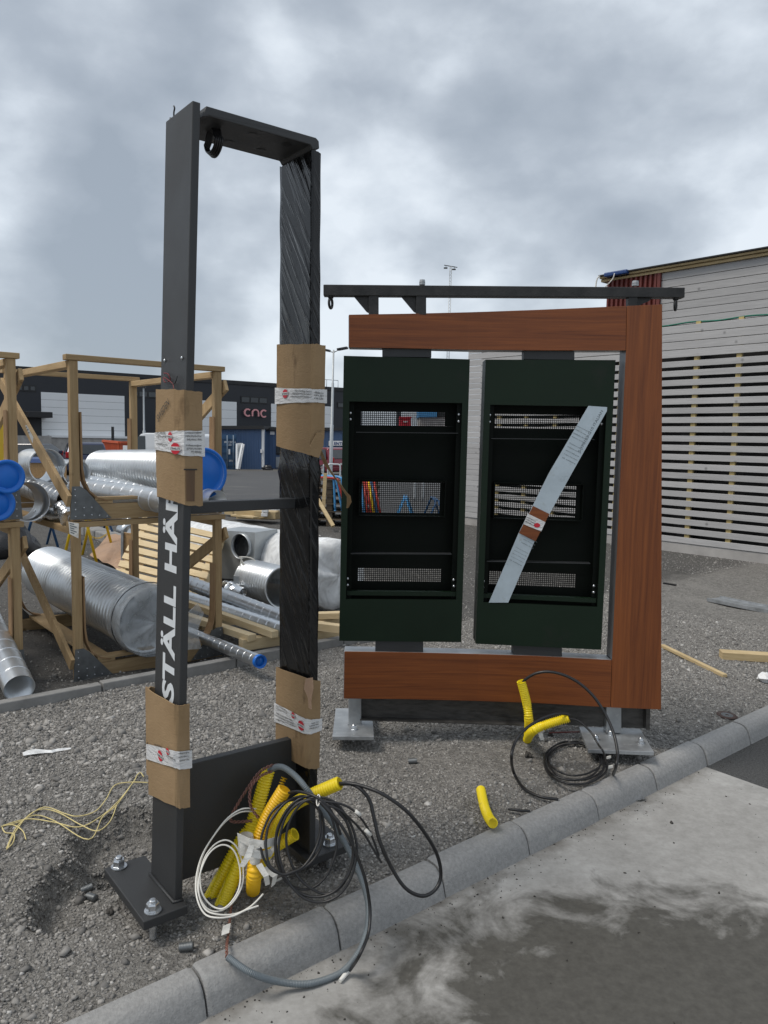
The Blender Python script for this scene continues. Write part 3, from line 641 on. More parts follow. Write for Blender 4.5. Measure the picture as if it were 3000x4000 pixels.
M['stain'] = mat('damp_stained_card', (0.125, 0.075, 0.042), 0.85, 0, 0.25, 22, stretch=(1, 1, .15))
MB().prism(slot, -MM * .0015).build('handle_cut', M['stain'], s1); MB().beam(PL(718, 1834, onL(0, .0100, 1.45), MM), PL(770, 1834, onL(0, .0100, 1.45), MM), .002, .004).build('cut_edge', M['ink'], s1)
# lower left
pl3 = [(-.017, -.212), (-.012, -.0), (.0, .012), (.036, .010), (.040, -.12), (.034, -.22), (.0, -.232)]
s3, xy, _, _ = sleeve('lower cardboard sleeve at the foot of the lettered leg, gaping open at its top', onL, pl3, [2693, 2752, 2757, 2750, 2735, 2690, 2680], [3105, 3150, 3160, 3152, 3130, 3100, 3090],
    [([2905, 2932, 2936, 2930, 2920, 2895, 2890], [2965, 2998, 3006, 3000, 2985, 2960, 2955])])
m = MB(); q0, q1 = onL(-.012, -.214, .6), onL(-.016, -.236, .6)
m.hexa([Vector((p.x, p.y, z)) + e for z in (.435, .745) for p, e in ((q0, Vector()), (q1, Vector()), (q1, N * .004), (q0, N * .004))]); m.build('flap', M['card'], s3)
seal(627, 2952, onL(-.0205, -.1, .6), N, .019, s3, ZV, -1); seal(656, 2935, onL(-.0190, -.05, .6), N, .012, s3, ZV, -1)
tape_lines(onL(0, .0185, .6), MM, ((695, 2948, 738, 2943, T3[:24]), (696, 2962, 738, 2957, T2[:24]), (698, 2976, 738, 2970, T1[:22])), s3, .0075, -1)
tape_lines(onL(-.021, -.1, .6), N, ((604, 2912, 634, 2922, 'Aftersales Care'), (655, 2955, 688, 2975, 'Bradford')), s3, .0075, -1)
# upper right, torn
pl2 = [(-.013, -.216), (-.013, .012), (.004, .020), (.044, .016), (.050, -.12), (.045, -.225), (.01, -.232)]
s2, xy, _, _ = sleeve('upper cardboard sleeve on the film-wrapped leg, torn with a hanging strip', onR, pl2, [1346, 1344, 1344, 1350, 1348, 1346, 1346], [1742, 1778, 1780, 1712, 1740, 1740, 1742],
    [([1515, 1519, 1520, 1521, 1519, 1517, 1515], [1578, 1571, 1572, 1576, 1576, 1578, 1578])])
p0 = onR(-.0195, -.1, 1.7)
seal(1115, 1538, p0, N, .017, s2, ZV, 1)
tape_lines(p0, N, ((1153, 1531, 1220, 1535, T1[:44]), (1142, 1542, 1220, 1545, T2), (1136, 1553, 1220, 1556, T3)), s2, .0075)
tape_lines(onR(0, .0275, 1.7), MM, ((1226, 1536, 1262, 1540, T1[44:]), (1226, 1547, 1262, 1552, T2[38:]), (1226, 1558, 1262, 1562, 'co.uk')), s2, .0075)
m = MB(); q = [PL(a, b, onR(0, .03, 1.5), MM) for a, b in ((1212, 1742), (1240, 1690), (1266, 1685), (1264, 1740), (1246, 1788), (1228, 1784), (1213, 1776))]
m.prism(q, -MM * .004); m.build('torn_flap', M['card'], s2)
strip = [(1247, 1752), (1262, 1790), (1272, 1812), (1290, 1840), (1310, 1868), (1330, 1895), (1350, 1925), (1362, 1940), (1364, 1962), (1357, 1984)]
m = MB(); pa = [P(a, b, 2.72 + i * .03) for i, (a, b) in enumerate(strip)]
wid = [6, 7, 8, 4, 3, 4, 5, 8, 10, 4]
for i, (p, w_) in enumerate(zip(pa, wid)): m.v += [tuple(p - Vector((w_ * .0009, 0, 0))), tuple(p + Vector((w_ * .0009, .004 * math.sin(i), .002)))]
for i in range(len(pa) - 1): m.f.append((2 * i, 2 * i + 1, 2 * i + 3, 2 * i + 2)); m.s.append(False)
o = m.build('torn_strip', M['card'], s2); so = o.modifiers.new('t', 'SOLIDIFY'); so.thickness = .002
# lower right
pl4 = [(-.022, -.206), (-.022, .002), (-.006, .012), (.036, .010), (.040, -.12), (.034, -.215), (.0, -.22)]
s4, xy, _, _ = sleeve('lower cardboard sleeve at the foot of the film-wrapped leg, corner peeled', onR, pl4, [2606, 2650, 2655, 2660, 2650, 2620, 2606], [2938, 2998, 3006, 3000, 2985, 2950, 2938],
    [([2744, 2806, 2812, 2806, 2796, 2760, 2750], [2818, 2866, 2869, 2852, 2846, 2826, 2820])])
p0 = onR(-.029, -.1, .6)
seal(1177, 2834, p0, N, .019, s4, ZV, 1); seal(1146, 2794, p0, N, .012, s4, ZV, 1)
tape_lines(p0, N, ((1080, 2760, 1116, 2776, T1[:22]), (1080, 2772, 1124, 2790, T2[:26]), (1080, 2788, 1142, 2818, T1[:36]), (1080, 2800, 1150, 2832, T2), (1082, 2812, 1158, 2842, T3)), s4, .0075)
tape_lines(onR(0, .0185, .6), MM, ((1216, 2830, 1244, 2822, 'Design - Conc'), (1206, 2842, 1244, 2832, 'Sunbridge Road'), (1206, 2852, 1244, 2844, '+44 (0)1274 7')), s4, .0075)
m = MB(); q = [PL(a, b, onR(-.027, .0, .7), N) for a, b in ((1196, 2650), (1222, 2646), (1225, 2690), (1216, 2740), (1218, 2770), (1208, 2765), (1205, 2725), (1190, 2690))]
m.prism(q, -N * .003); m.build('peeled_patch', M['paperbrown'], s4)

# black stretch film round the right leg
def film(z0_, z1_, name_label, grow=.0035):
    m = MB(); R = 60; sides = [(-grow, -DP - grow), (-grow, grow), (TH + grow, grow), (TH + grow, -DP - grow)]; per = []
    for i in range(4):
        a, b = sides[i], sides[(i + 1) % 4]; K = 14 if i in (0, 2) else 5
        for c in range(K): f = c / K; per.append((a[0] + (b[0] - a[0]) * f, a[1] + (b[1] - a[1]) * f, i))
    n = len(per)
    for k in range(R + 1):
        z = z0_ + (z1_ - z0_) * k / R
        for j, (a, b, i) in enumerate(per):
            fan = 0.0010 * math.sin(26 * b + 17 * z + 3 * math.sin(5 * z)) + 0.0007 * math.sin(61 * b + 33 * z) 
            fan += math.exp(-((z - 1.485) / .022) ** 2) * (.007 + .004 * math.sin(55 * b + 40 * a) + .002 * rng.random())
            edge = 0.006 * rng.random() if k in (0, R) else 0
            q = onR(a + (fan if i == 2 else -fan if i == 0 else 0), b + (fan if i == 1 else -fan if i == 3 else 0), z + edge); m.v.append(tuple(q))
    for k in range(R):
        for j in range(n): m.f.append((k * n + j, k * n + (j + 1) % n, (k + 1) * n + (j + 1) % n, (k + 1) * n + j)); m.s.append(True)
    return m
fr = thing('stretch_film', 'wrinkled black stretch film wound round the far leg of the portal', 'plastic film', onR(0, -DP, .35))
film(.33, 2.548, '').build('winding', M['blackfilm'], fr)
# ------------------------------------------------------------------ the menu board frame with its two cabinets
def KY(px):
    xs = ((1250, 3.915), (1343, 3.92), (1600, 3.948), (1850, 3.962), (2100, 3.94), (2400, 3.885), (2600, 3.85), (2700, 3.83))
    for (a, b), (c, d) in zip(xs, xs[1:]):
        if px <= c: return b + (d - b) * (px - a) / (c - a)
    return xs[-1][1]
def K(px, py, off=0.0): p = P(px, py, KY(px)); p.y += off; return p
FD = 0.105
board = thing('menu_board_frame', 'large C-shaped wood-grain menu board frame holding two dark green screen cabinets', 'sign frame', (K(1960, 2800).x, 3.98, 0))
def lerp_poly(pts, px):
    for (a, b), (c, d) in zip(pts, pts[1:]):
        if px <= c: return b + (d - b) * (px - a) / (c - a)
    return pts[-1][1]
def band(name, top, bot, x0, x1, mt, off0, depth, parent, n=14, bevel=.0015, slant=None):
    m = MB(); 
    for i in range(n + 1):
        f = i / n; xt = x0[0] + (x1[0] - x0[0]) * f; xb = x0[1] + (x1[1] - x0[1]) * f
        a, b = K(xt, lerp_poly(top, xt), off0), K(xb, lerp_poly(bot, xb), off0)
        m.v += [tuple(a), tuple(b), (b.x, b.y + depth, b.z), (a.x, a.y + depth, a.z)]
    for i in range(n):
        for k in range(4): m.f.append((4 * i + k, 4 * i + (k + 1) % 4, 4 * i + 4 + (k + 1) % 4, 4 * i + 4 + k)); m.s.append(False)
    m.f += [(3, 2, 1, 0), (4 * n, 4 * n + 1, 4 * n + 2, 4 * n + 3)]; m.s += [False, False]
    return m.build(name, mt, parent, bevel)
topT = [(1363, 1229), (1600, 1225), (1850, 1219), (2100, 1210), (2449, 1195)]; topB = [(1363, 1357), (1600, 1361), (1850, 1367), (2100, 1369), (2446, 1369)]
botT = [(1346, 2545), (1600, 2549), (1850, 2555), (2100, 2563), (2392, 2579)]; botB = [(1343, 2729), (1600, 2732), (1850, 2738), (2100, 2747), (2386, 2764)]
band('wood_panel', topT, topB, (1363, 1363), (2447.5, 2444.5), M['laminH'], 0, .006, board)
band('wood_panel', botT, botB, (1346, 1343), (2390, 2384), M['laminH'], 0, .006, board)
rp = [(2449, 1195), (2587, 1189), (2583, 2772), (2385.5, 2764), (2391.5, 2579), (2446, 1369)]
MB().prism([K(*q) for q in rp], (0, .006, 0)).build('wood_panel', M['laminV'], board, .0015)
# metal returns behind the panels
band('metal_return', [(a, b + 1.5) for a, b in topT], [(a, b - 1.5) for a, b in topB], (1361, 1361), (2447, 2445), M['alu'], .0065, FD, board)
band('metal_return', [(a, b + 1.5) for a, b in botT], [(a, b - 1.5) for a, b in botB], (1343, 1341), (2390, 2385), M['alu'], .0065, FD, board)
rq = [(2449.5, 1196), (2585, 1190.5), (2581, 2770), (2387, 2763), (2393, 2578), (2447, 1370)]
MB().prism([K(*q, .0065) for q in rq], (0, FD, 0)).build('metal_return', M['trimgrey'], board, .0015)
# brackets between beams and cabinets
for (a, b, c, d) in ((1493, 1359, 1686, 1392), (2050, 1367, 2248, 1402), (1466, 2506, 1654, 2549), (2008, 2519, 2199, 2566)):
    MB().prism([K(a, b, .02), K(c, b + 2, .02), K(c, d + 2, .02), K(a, d, .02)], (0, .07, 0)).build('bracket', M['bracket'], board, .001)

BOLT = MB().lathe([(0, 0), (0, .0075), (.003, .0072), (.006, .004), (.0065, 0)], (0, 0, 0), Vector((0, -1, 0)), 12).mesh('button_screw', M['zinc'])
def quadlerp(q, u, v): return q[0].lerp(q[1], u).lerp(q[3].lerp(q[2], u), v)
def cabinet(corners, hole, grilles, lips, bolts, label, boxed):
    D = .125
    q = [K(*c, .018) for c in corners]; h = [K(*c, .018) for c in hole]     # TL TR BR BL
    m = MB(); v3 = Vector((0, .003, 0))
    for i in range(4):
        j = (i + 1) % 4; m.hexa([q[i], q[j], h[j], h[i], q[i] + v3, q[j] + v3, h[j] + v3, h[i] + v3])
    cab = m.build('screen_cabinet', M['cabinet'], board, 0, label)
    m = MB(); y_ = Vector((0, D, 0)); out = Vector((0, .0035, 0))
    for i in range(4):                                            # outer skin, a folded tray
        j = (i + 1) % 4; mid = (q[0] + q[2]) / 2; ia = q[i] + (mid - q[i]).normalized() * .006; ib = q[j] + (mid - q[j]).normalized() * .006
        m.hexa([q[i] + out, q[j] + out, ib + out, ia + out, q[i] + y_, q[j] + y_, ib + y_, ia + y_])
    m.build('side_skin', M['cabinet'], cab)
    # the inner well behind the opening
    m = MB()
    for i in range(4):
        j = (i + 1) % 4; mid = (h[0] + h[2]) / 2; oa = h[i] + (h[i] - mid).normalized() * .004; ob = h[j] + (h[j] - mid).normalized() * .004
        m.hexa([h[i] + out, h[j] + out, ob + out, oa + out, h[i] + y_ * .96, h[j] + y_ * .96, ob + y_ * .96, oa + y_ * .96])
    m.build('well', M['inside'], cab)
    # back sheet with three windows: bars of sheet round them
    yb = D * .92
    bh = [Vector((p.x, p.y + yb, p.z)) for p in h]
    gs = [[K(*c, .018 + yb) for c in g] for g in grilles]         # each TL TR BR BL
    m = MB(); th = Vector((0, .002, 0))
    def sheet(a, b, c, d): m.hexa([a, b, c, d, a + th, b + th, c + th, d + th])
    rows = [bh[0], bh[1]]
    def side(px_pt, edge):     # point on the left or right edge of the back at the height of px_pt
        a, b = (bh[0], bh[3]) if edge == 0 else (bh[1], bh[2]); t_ = (px_pt.z - a.z) / (b.z - a.z); return a.lerp(b, t_)
    up_l, up_r = bh[0], bh[1]
    for g in gs:
        sheet(up_l, up_r, side(g[1], 1), side(g[0], 0))
        sheet(side(g[0], 0), g[0], g[3], side(g[3], 0)); sheet(g[1], side(g[1], 1), side(g[2], 1), g[2])
        up_l, up_r = side(g[3], 0), side(g[2], 1)
    # fill slivers above and below the windows where they are not level
    sheet(up_l, up_r, bh[2], bh[3])
    m.build('back_sheet', M['inside'], cab)
    for gi, (g, (nx, ny)) in enumerate(zip(gs, ((42, 7), (40, 16), (42, 7)))):
        m = MB(); w_ = .0017
        ga = [p + Vector((0, .003, 0)) for p in g]
        for i in range(nx + 1): m.beam(quadlerp(ga, i / nx, 0), quadlerp(ga, i / nx, 1), .002, w_ * 2, Vector((1, 0, 0)))
        for k in range(ny + 1): m.beam(quadlerp(ga, 0, k / ny) + Vector((0, .0023, 0)), quadlerp(ga, 1, k / ny) + Vector((0, .0023, 0)), .002, w_ * 2)
        m.build('perforated_grille', M['inside'], cab)
        if gi == 1:
            m = MB(); o_ = .012; b_ = .05
            c4 = [g[0] + Vector((-o_, 0, o_)), g[1] + Vector((o_ * 2, 0, o_)), g[2] + Vector((o_ * 2, 0, -o_)), g[3] + Vector((-o_, 0, -o_))]
            for i in range(4): j = (i + 1) % 4; m.beam(c4[i] - Vector((0, b_ / 2, 0)), c4[j] - Vector((0, b_ / 2, 0)), b_, .004, Vector((0, 0, 1)) if i % 2 == 0 else Vector((1, 0, 0)))
            m.build('fan_housing', M['inside'], cab)
    for (xa, ya, xb, yb_, hgt, dep) in lips:
        a, b = K(xa, ya, .05), K(xb, yb_, .05); m = MB(); m.beam(a, b, .05 * dep, hgt); m.build('rail', M['bracket'] if hgt < .004 else M['cabinet'], cab)
    for (bx, by) in bolts:
        inst(BOLT, 'button_screw', Matrix.Translation(K(bx, by, .045)), cab)
    # strips the screws sit on
    for s_ in (0, 1):
        a = h[0] if s_ == 0 else h[1]; b = h[3] if s_ == 0 else h[2]; sg = 1 if s_ == 0 else -1
        m = MB(); m.hexa([a + Vector((0, .028, 0)), a + Vector((sg * .024, .028, 0)), b + Vector((sg * .024, .028, 0)), b + Vector((0, .028, 0)), a + Vector((0, .04, 0)), a + Vector((sg * .024, .04, 0)), b + Vector((sg * .024, .04, 0)), b + Vector((0, .04, 0))]); m.build('mounting_strip', M['inside'], cab)
    return cab
cabA = cabinet([(1342, 1388), (1837, 1402), (1803, 2512), (1324, 2507)], [(1364, 1567), (1807, 1574), (1783, 2346), (1351, 2343)],
        ([(1404, 1602), (1747, 1606), (1746, 1664), (1403, 1660)], [(1410, 1886), (1728, 1892), (1724, 2016), (1409, 2012)], [(1394, 2235), (1731, 2239), (1730, 2293), (1393, 2289)]),
        ((1390, 1688, 1790, 1692, .003, 1), (1368, 2166, 1765, 2168, .003, 1), (1354, 2322, 1783, 2326, .022, .7)),
        ((1367, 1612), (1367, 1637), (1796, 1618), (1795, 1645), (1356, 2266), (1356, 2291), (1775, 2271), (1776, 2296)), 'empty dark green cabinet without a metal strip', 0)
cabB = cabinet([(1899, 1403), (2409, 1405), (2352, 2542), (1860, 2518)], [(1917, 1580), (2374, 1588), (2337, 2374), (1890, 2355)],
        ([(1948, 1612), (2290, 1617), (2287, 1676), (1946, 1671)], [(1949, 1898), (2278, 1905), (2272, 2033), (1945, 2022)], [(1925, 2247), (2275, 2260), (2272, 2316), (1923, 2301)]),
        ((1924, 1713, 2330, 1717, .003, 1), (1906, 2196, 2313, 2205, .003, 1), (1890, 2332, 2337, 2352, .022, .7)),
        ((1918, 1620), (1917, 1647), (2360, 1655), (1893, 2276), (1891, 2301), (2329, 2295), (2328, 2320)), 'dark green cabinet with a pale metal strip across it', 1)
# pale strip laid across the right cabinet
st = thing('metal_strip', 'pale blue film-covered metal strip leaning diagonally across the right cabinet', 'metal strip', K(1955, 2356, .012))
def K(px, py, off=0.0, K_=K):
    p = P(px, py, 3.9565 + (px - 1911) / 463 * (3.8897 - 3.9565)); p.y += off; return p
K_STRIP = K
for sq in ([(2301, 1585), (2374, 1590), (2373, 1605), (2235, 1850), (2120, 2060), (2056, 2030), (2145, 1850)], [(2058, 2022), (2122, 2052), (2091, 2114), (1987, 2356), (1911, 2356), (2028, 2083)]):
    MB().prism([K(a, b, .010 if sq[0][1] < 1900 else .0135) for a, b in sq], (0, .003, 0)).build('strip', M['alufilm'], st)
SLP = (3.8897 - 3.9565) / (K(2374, 1800).x - K(1911, 1800).x)
def onS(p, c): return Vector((p.x, c.y + SLP * (p.x - c.x), p.z))
wq = [(2084, 1977), (2147, 2008), (2093, 2115), (2028, 2083)]
MB().prism([K(a, b, .0065) for a, b in wq], (0, .0032, 0)).build('wood_sample', M['laminH'], st)
tq = [(2062, 2006), (2131, 2040), (2115, 2076), (2046, 2048)]
MB().prism([K(a, b, .0035) for a, b in tq], (0, .0028, 0)).build('printed_tape', M['tape'], st)
pY = K(2100, 2040, .0028); nY = Vector((0, 1, 0)); dS = (K(2374, 1598) - K(1950, 2356)); dS.y = 0; dS.normalize(); uS = Vector((-dS.z, 0, dS.x))
def strip_text(px_, py_, body, w_, h_, along, mt='inkgrey', off=.0085):
    c = K(px_, py_, off); d = dS if along else -uS; u = uS if along else dS
    lettering('print', body, lambda x, y: onS(c + d * x + u * y, c), M[mt], st, .012, width=w_, height=h_)
strip_text(2268, 1768, 'S-YP0103-G10 ITALIAN', .235, .013, True)
for k, (x_, y_) in enumerate(((2252, 1664), (2246, 1678), (2240, 1692), (2234, 1706), (2225, 1732), (2218, 1746), (2211, 1760), (2204, 1774), (2197, 1788))):
    strip_text(x_, y_, ('Remove protective film', 'within 45 days of', 'installation. Do not', 'expose to heat', 'Rimuovere la pellicola', 'protettiva entro 45', 'giorni dalla posa', 'in opera. Non esporre', 'al calore')[k], .075, .006, False)
for k, (x_, y_) in enumerate(((2050, 2096), (2043, 2108), (2036, 2120), (2015, 2140), (2009, 2152), (2003, 2164), (1997, 2176), (1991, 2188))):
    strip_text(x_, y_, ('Remove protective film', 'within 45 days of', 'installation. Do not', 'Rimuovere la pellicola', 'protettiva entro 45', 'giorni dalla posa', 'in opera. Non esporre', 'al calore')[k], .07, .006, False)
m = MB(); c = K(2098, 2052, .0022); m.add([onS(c + Vector((math.cos(w) * .016, 0, math.sin(w) * .012)), c) for w in [k * math.pi / 8 for k in range(16)]], [tuple(range(16))]); m.build('red_emblem', M['red'], st)
for k in range(3): strip_text(2058 - k * 3, 2022 + k * 8, ('butterfieldsigns.co.uk', 'Digital Signage', 'Bradford')[k], .05, .006, False, 'ink', .0018)
# lifting bar
def K(px, py, off=0.0): p = P(px, py, KY(px)); p.y += off; return p
def KB(px, py, Y=3.945): return P(px, py, Y)
bar = MB(); y60 = Vector((0, .055, 0)); bar.prism([KB(1263, 1111), KB(2676, 1123), KB(2675, 1162), KB(1263, 1154)], y60)
lift = bar.build('lifting_bar', M['barsteel'], board, .003)
for a, b, t_, bo in ((1440, 1479, 1148, 1232), (1625, 1665, 1149, 1230), (2455, 2491, 1154, 1200)):
    MB().prism([KB(a, t_, 3.95), KB(b, t_, 3.95), KB(b, bo, 3.95), KB(a, bo, 3.95)], (0, .045, 0)).build('upright', M['barsteel'], lift, .003)
for tri in (((1378, 1153), (1440, 1153), (1440, 1222), (1432, 1218)), ((1563, 1154), (1625, 1154), (1625, 1222), (1617, 1218)), ((2490, 1158), (2552, 1160), (2535, 1176), (2490, 1196))):
    MB().prism([KB(a, b, 3.965) for a, b in tri], (0, .012, 0)).build('gusset', M['barsteel'], lift)
for bx, by in ((1649, 1113), (2481, 1117)):
    q = KB(bx, by, 3.97); m = MB(); m.lathe([(0, 0), (0, .017), (.011, .017), (.0115, .013), (.013, .017), (.025, .015), (.027, 0)], q, ZV, 6, False); m.build('bolt_head', M['galv'], lift)
for ex, ey in ((1292, 1156), (2640, 1163)):
    q = KB(ex, ey, 3.97); m = MB(); m.lathe([(-.012, 0), (-.012, .013), (0, .016), (.002, 0)], q, ZV, 12); sx_ = Vector((.35, .94, 0)) if ex < 2000 else Vector((.5, .86, 0))
    m.tube([q + ZV * (-.036) + sx_ * math.cos(w) * .020 + ZV * math.sin(w) * .025 for w in [2 * math.pi * k / 24 for k in range(24)]], .0068, 8, closed=True); m.build('lifting_eye', M['barsteel'], lift)
# legs, base plates and the low beam between them
for (a, b, t_, bo, Y_) in ((1361, 1411, 2700, 2829, 3.985), (2369, 2428, 2740, 2864, 3.925)):
    MB().prism([P(a, t_, Y_), P(b, t_, Y_), P(b, bo, Y_), P(a, bo, Y_)], (0, .07, 0)).build('leg', M['galv'], board, .004)
lb = MB(); lbp = [P(1408, 2700, 4.02), P(2530, 2748, 3.945), P(2528, 2846, 3.945), P(2100, 2826, 3.99), P(1408, 2806, 4.02)]
lb.prism(lbp, (0, .012, 0)); low = lb.build('low_beam', M['rawsteel'], board)
MB().prism([P(2524, 2750, 3.90), P(2541, 2750, 3.90), P(2538, 2852, 3.90), P(2524, 2850, 3.90)], (0, .09, 0)).build('end_flange', M['rawsteel'], low)
MB().beam(P(1408, 2806, 4.0), P(2100, 2828, 3.96), .05, .006).build('bottom_flange', M['rawsteel'], low)
ZK = .072
def plate_px(cs, th=.02):
    q = [G(a, b, ZK) for a, b in cs]; m = MB(); m.hexa([p - ZV * th for p in q] + q); return m.build('base_plate', M['galv'], board, .002)
plA = plate_px(((1298, 2877), (1461, 2877), (1452, 2766), (1311, 2766)))
plB = plate_px(((2297, 2927), (2555, 2937), (2500, 2846), (2262, 2838)))
anchor(G(1382, 2850, ZK), plA, .72, .2); anchor(G(2328, 2890, ZK), plB, .72, .4); anchor(G(2384, 2872, ZK), plB, .62, .1); anchor(G(2503, 2902, ZK), plB, .75, .3)
MB().beam(G(1358, 2830, ZK + .003), G(1412, 2830, ZK + .003), .008, .008).build('weld', M['galv'], plA)

# ------------------------------------------------------------------ conduits and cables
def conduit(name, pts, r, mt, label, group=None, ribs=.0098, amp=.0021, cat='conduit', wall=.003, sub=10, open_end=True, parent=None, n=18):
    c = crv(pts, sub); L = [0.0]
    for a, b in zip(c, c[1:]): L.append(L[-1] + (b - a).length)
    npts = max(8, int(L[-1] / ribs * 4)); path = []; k = 0; rr = []
    for i in range(npts + 1):
        d = L[-1] * i / npts
        while k < len(c) - 2 and L[k + 1] < d: k += 1
        f = (d - L[k]) / max(1e-9, L[k + 1] - L[k]); path.append(c[k].lerp(c[k + 1], f)); rr.append(r + (amp if i % 4 in (1, 2) else -amp))
    m = MB(); m.tube(path, rr, n, caps=False)
    if open_end:
        for seg, e in ((path[-1:-14:-1], 1),):
            m.tube(seg, [r - wall] * len(seg), n, caps=False)
            i0 = (len(path) - 1) * n; i1 = len(path) * n
            m.add([m.v[i0 + k_] for k_ in range(n)] + [m.v[i1 + k_] for k_ in range(n)], [(k_, (k_ + 1) % n, n + (k_ + 1) % n, n + k_) for k_ in range(n)])
            dq = seg[-1]; m.disc(dq, seg[0] - seg[1], r - wall, n)
    o = m.build(name, mt, parent)
    if not parent: tag(o, label, cat, group)
    return o
YG = 'yellow cable conduits rising at the portal'
def PP(lst): return [P(*a) if len(a) == 3 else G(a[0], a[1], a[3]) for a in lst]
conduit('yellow_conduit', [G(845, 3590, -.06), G(870, 3525, .0), P(925, 3395, 2.50), P(990, 3205, 2.56), P(1048, 3006, 2.60)], .0225, M['yellow'], 'tallest yellow corrugated conduit with a grey hose coming out of its top', YG)
conduit('yellow_conduit', [G(985, 3420, -.05), P(1000, 3330, 2.62), P(1030, 3200, 2.68), P(1062, 3110, 2.70), P(1102, 3030, 2.72)], .0215, M['yellow2'], 'yellow conduit half hidden just behind the tallest one', YG)
conduit('yellow_conduit', [G(988, 3490, -.06), P(992, 3430, 2.40), P(1006, 3310, 2.44), P(1045, 3195, 2.46), P(1112, 3082, 2.46)], .0225, M['yellow2'], 'orange-yellow conduit with a slit open top at the front of the bundle', YG)
conduit('yellow_conduit', [G(1000, 3440, -.05), P(1030, 3350, 2.58), P(1075, 3240, 2.56), P(1140, 3150, 2.54), P(1220, 3105, 2.52), P(1328, 3058, 2.49)], .0210, M['yellow'], 'yellow conduit bent over to the right with black cables leaving its end', YG)
conduit('yellow_conduit', [G(975, 3450, -.05), P(1010, 3370, 2.60), P(1070, 3310, 2.58), P(1152, 3258, 2.56)], .0200, M['yellow'], 'short yellow conduit stub ending low between the coils', YG)
conduit('yellow_conduit', [G(800, 3545, -.06), G(830, 3490, .0), P(900, 3360, 2.56), P(960, 3240, 2.62)], .0215, M['yellow'], 'mud-grey yellow conduit leaning at the left of the bundle', YG)
# white tape binding the bundle
ctape = thing('cloth_tape', 'torn white tape binding the foot of the yellow conduit bundle', 'tape', P(1000, 3440, 2.4))
for (a, b, w_, Y_) in (((962, 3262), (958, 3330), 46, 2.42), ((1000, 3300), (996, 3368), 34, 2.38)):
    pa, pb = P(a[0], a[1], Y_), P(b[0], b[1], Y_); m = MB(); m.tube([pa, pa.lerp(pb, .3), pa.lerp(pb, .6), pb], [w_ * .00050, w_ * .00056, w_ * .00053, w_ * .00050], 14, caps=False); m.build('wrap', M['whitetape'], ctape)
def ribbon(m, pts, w, side=Vector((0, 0, 1))):
    pts = [Vector(p) for p in pts]; k = len(m.v)
    for i, p in enumerate(pts): m.v += [tuple(p - side * w / 2 + Vector((0, rng.uniform(-.003, .003), 0))), tuple(p + side * w / 2 + Vector((rng.uniform(-.003, .003), rng.uniform(-.003, .003), 0)))]
    for i in range(len(pts) - 1): m.f.append((k + 2 * i, k + 2 * i + 1, k + 2 * i + 3, k + 2 * i + 2)); m.s.append(False)
def rib_tape(*a):
    m = MB(); ribbon(m, *a); o = m.build('loose_end', M['whitetape'], ctape); so = o.modifiers.new('t', 'SOLIDIFY'); so.thickness = .0012
rib_tape([P(930, 3268, 2.40), P(975, 3290, 2.37), P(1030, 3300, 2.36), P(1086, 3282, 2.42)], .028)
rib_tape([P(1086, 3282, 2.42), P(1060, 3330, 2.42), P(1020, 3340, 2.36), P(975, 3330, 2.35)], .026)
rib_tape([P(985, 3300, 2.35), P(965, 3350, 2.34), P(945, 3385, 2.34)], .02, Vector((1, 0, 0)))
rib_tape([P(1010, 3375, 2.35), P(1040, 3420, 2.34), P(1046, 3455, 2.36)], .02, Vector((.8, 0, .4)))
rib_tape([P(1030, 3390, 2.38), P(1075, 3420, 2.36), P(1068, 3460, 2.37)], .022, Vector((.7, 0, .5)))
rib_tape([G(1080, 3440, .015), G(1140, 3412, .02), G(1175, 3398, .015)], .014, Vector((.2, .9, .1)))
# grey flexible hose from the tall conduit down over the kerb
gl = [P(1042, 3030, 2.60), P(1062, 3004, 2.58), P(1100, 2996, 2.55), P(1150, 3028, 2.50), P(1200, 3085, 2.46), P(1240, 3145, 2.50), P(1290, 3205, 2.56), P(1340, 3280, 2.56), P(1392, 3385, 2.52), P(1425, 3470, 2.46), P(1440, 3550, 2.40), P(1432, 3640, 2.33), P(1398, 3725, 2.28), G(1330, 3800, -.085), G(1210, 3842, -.085), G(1090, 3835, -.06), G(980, 3800, -.005), G(888, 3738, .022)]
conduit('grey_hose', gl, .0098, M['greycond'], 'grey ribbed hose looping from the tall yellow conduit over the kerb', cat='hose', ribs=.005, amp=.0009, n=12)
# black cables
def cable(name, pts, r, mt, label, cat='cable', group=None, sub=10, parent=None, closed=False):
    m = MB(); m.tube(crv(pts, sub, closed), r, 10, closed=closed); o = m.build(name, mt, parent)
    if parent is None: tag(o, label, cat, group)
    return o
coil = thing('cable_coil', 'bundle of black cable loops tied over the yellow conduits', 'cable', P(1180, 3500, 2.4))
def loop(cx, cy, rx, ry, tilt, Y0, dY, a0=0.0, wob=3):
    pts = []
    for k in range(18):
        w = 2 * math.pi * k / 18; x = rx * math.cos(w); y = ry * math.sin(w); ct, s_ = math.cos(tilt), math.sin(tilt)
        pts.append(P(cx + x * ct - y * s_ + rng.uniform(-wob, wob), cy + x * s_ + y * ct + rng.uniform(-wob, wob), Y0 + dY * math.sin(w)))
    return pts
for a in ((1142, 3268, 118, 152, .42, 2.40, -.06), (1146, 3262, 100, 158, .34, 2.39, -.07), (1228, 3308, 150, 198, -.10, 2.37, -.05), (1250, 3305, 128, 186, -.20, 2.36, -.03), (1195, 3300, 118, 176, .10, 2.40, -.05), (1242, 3318, 152, 204, -.06, 2.36, -.05)):
    cable('loop', loop(*a), .0042, M['rubber'], None, parent=coil, closed=True, sub=6)
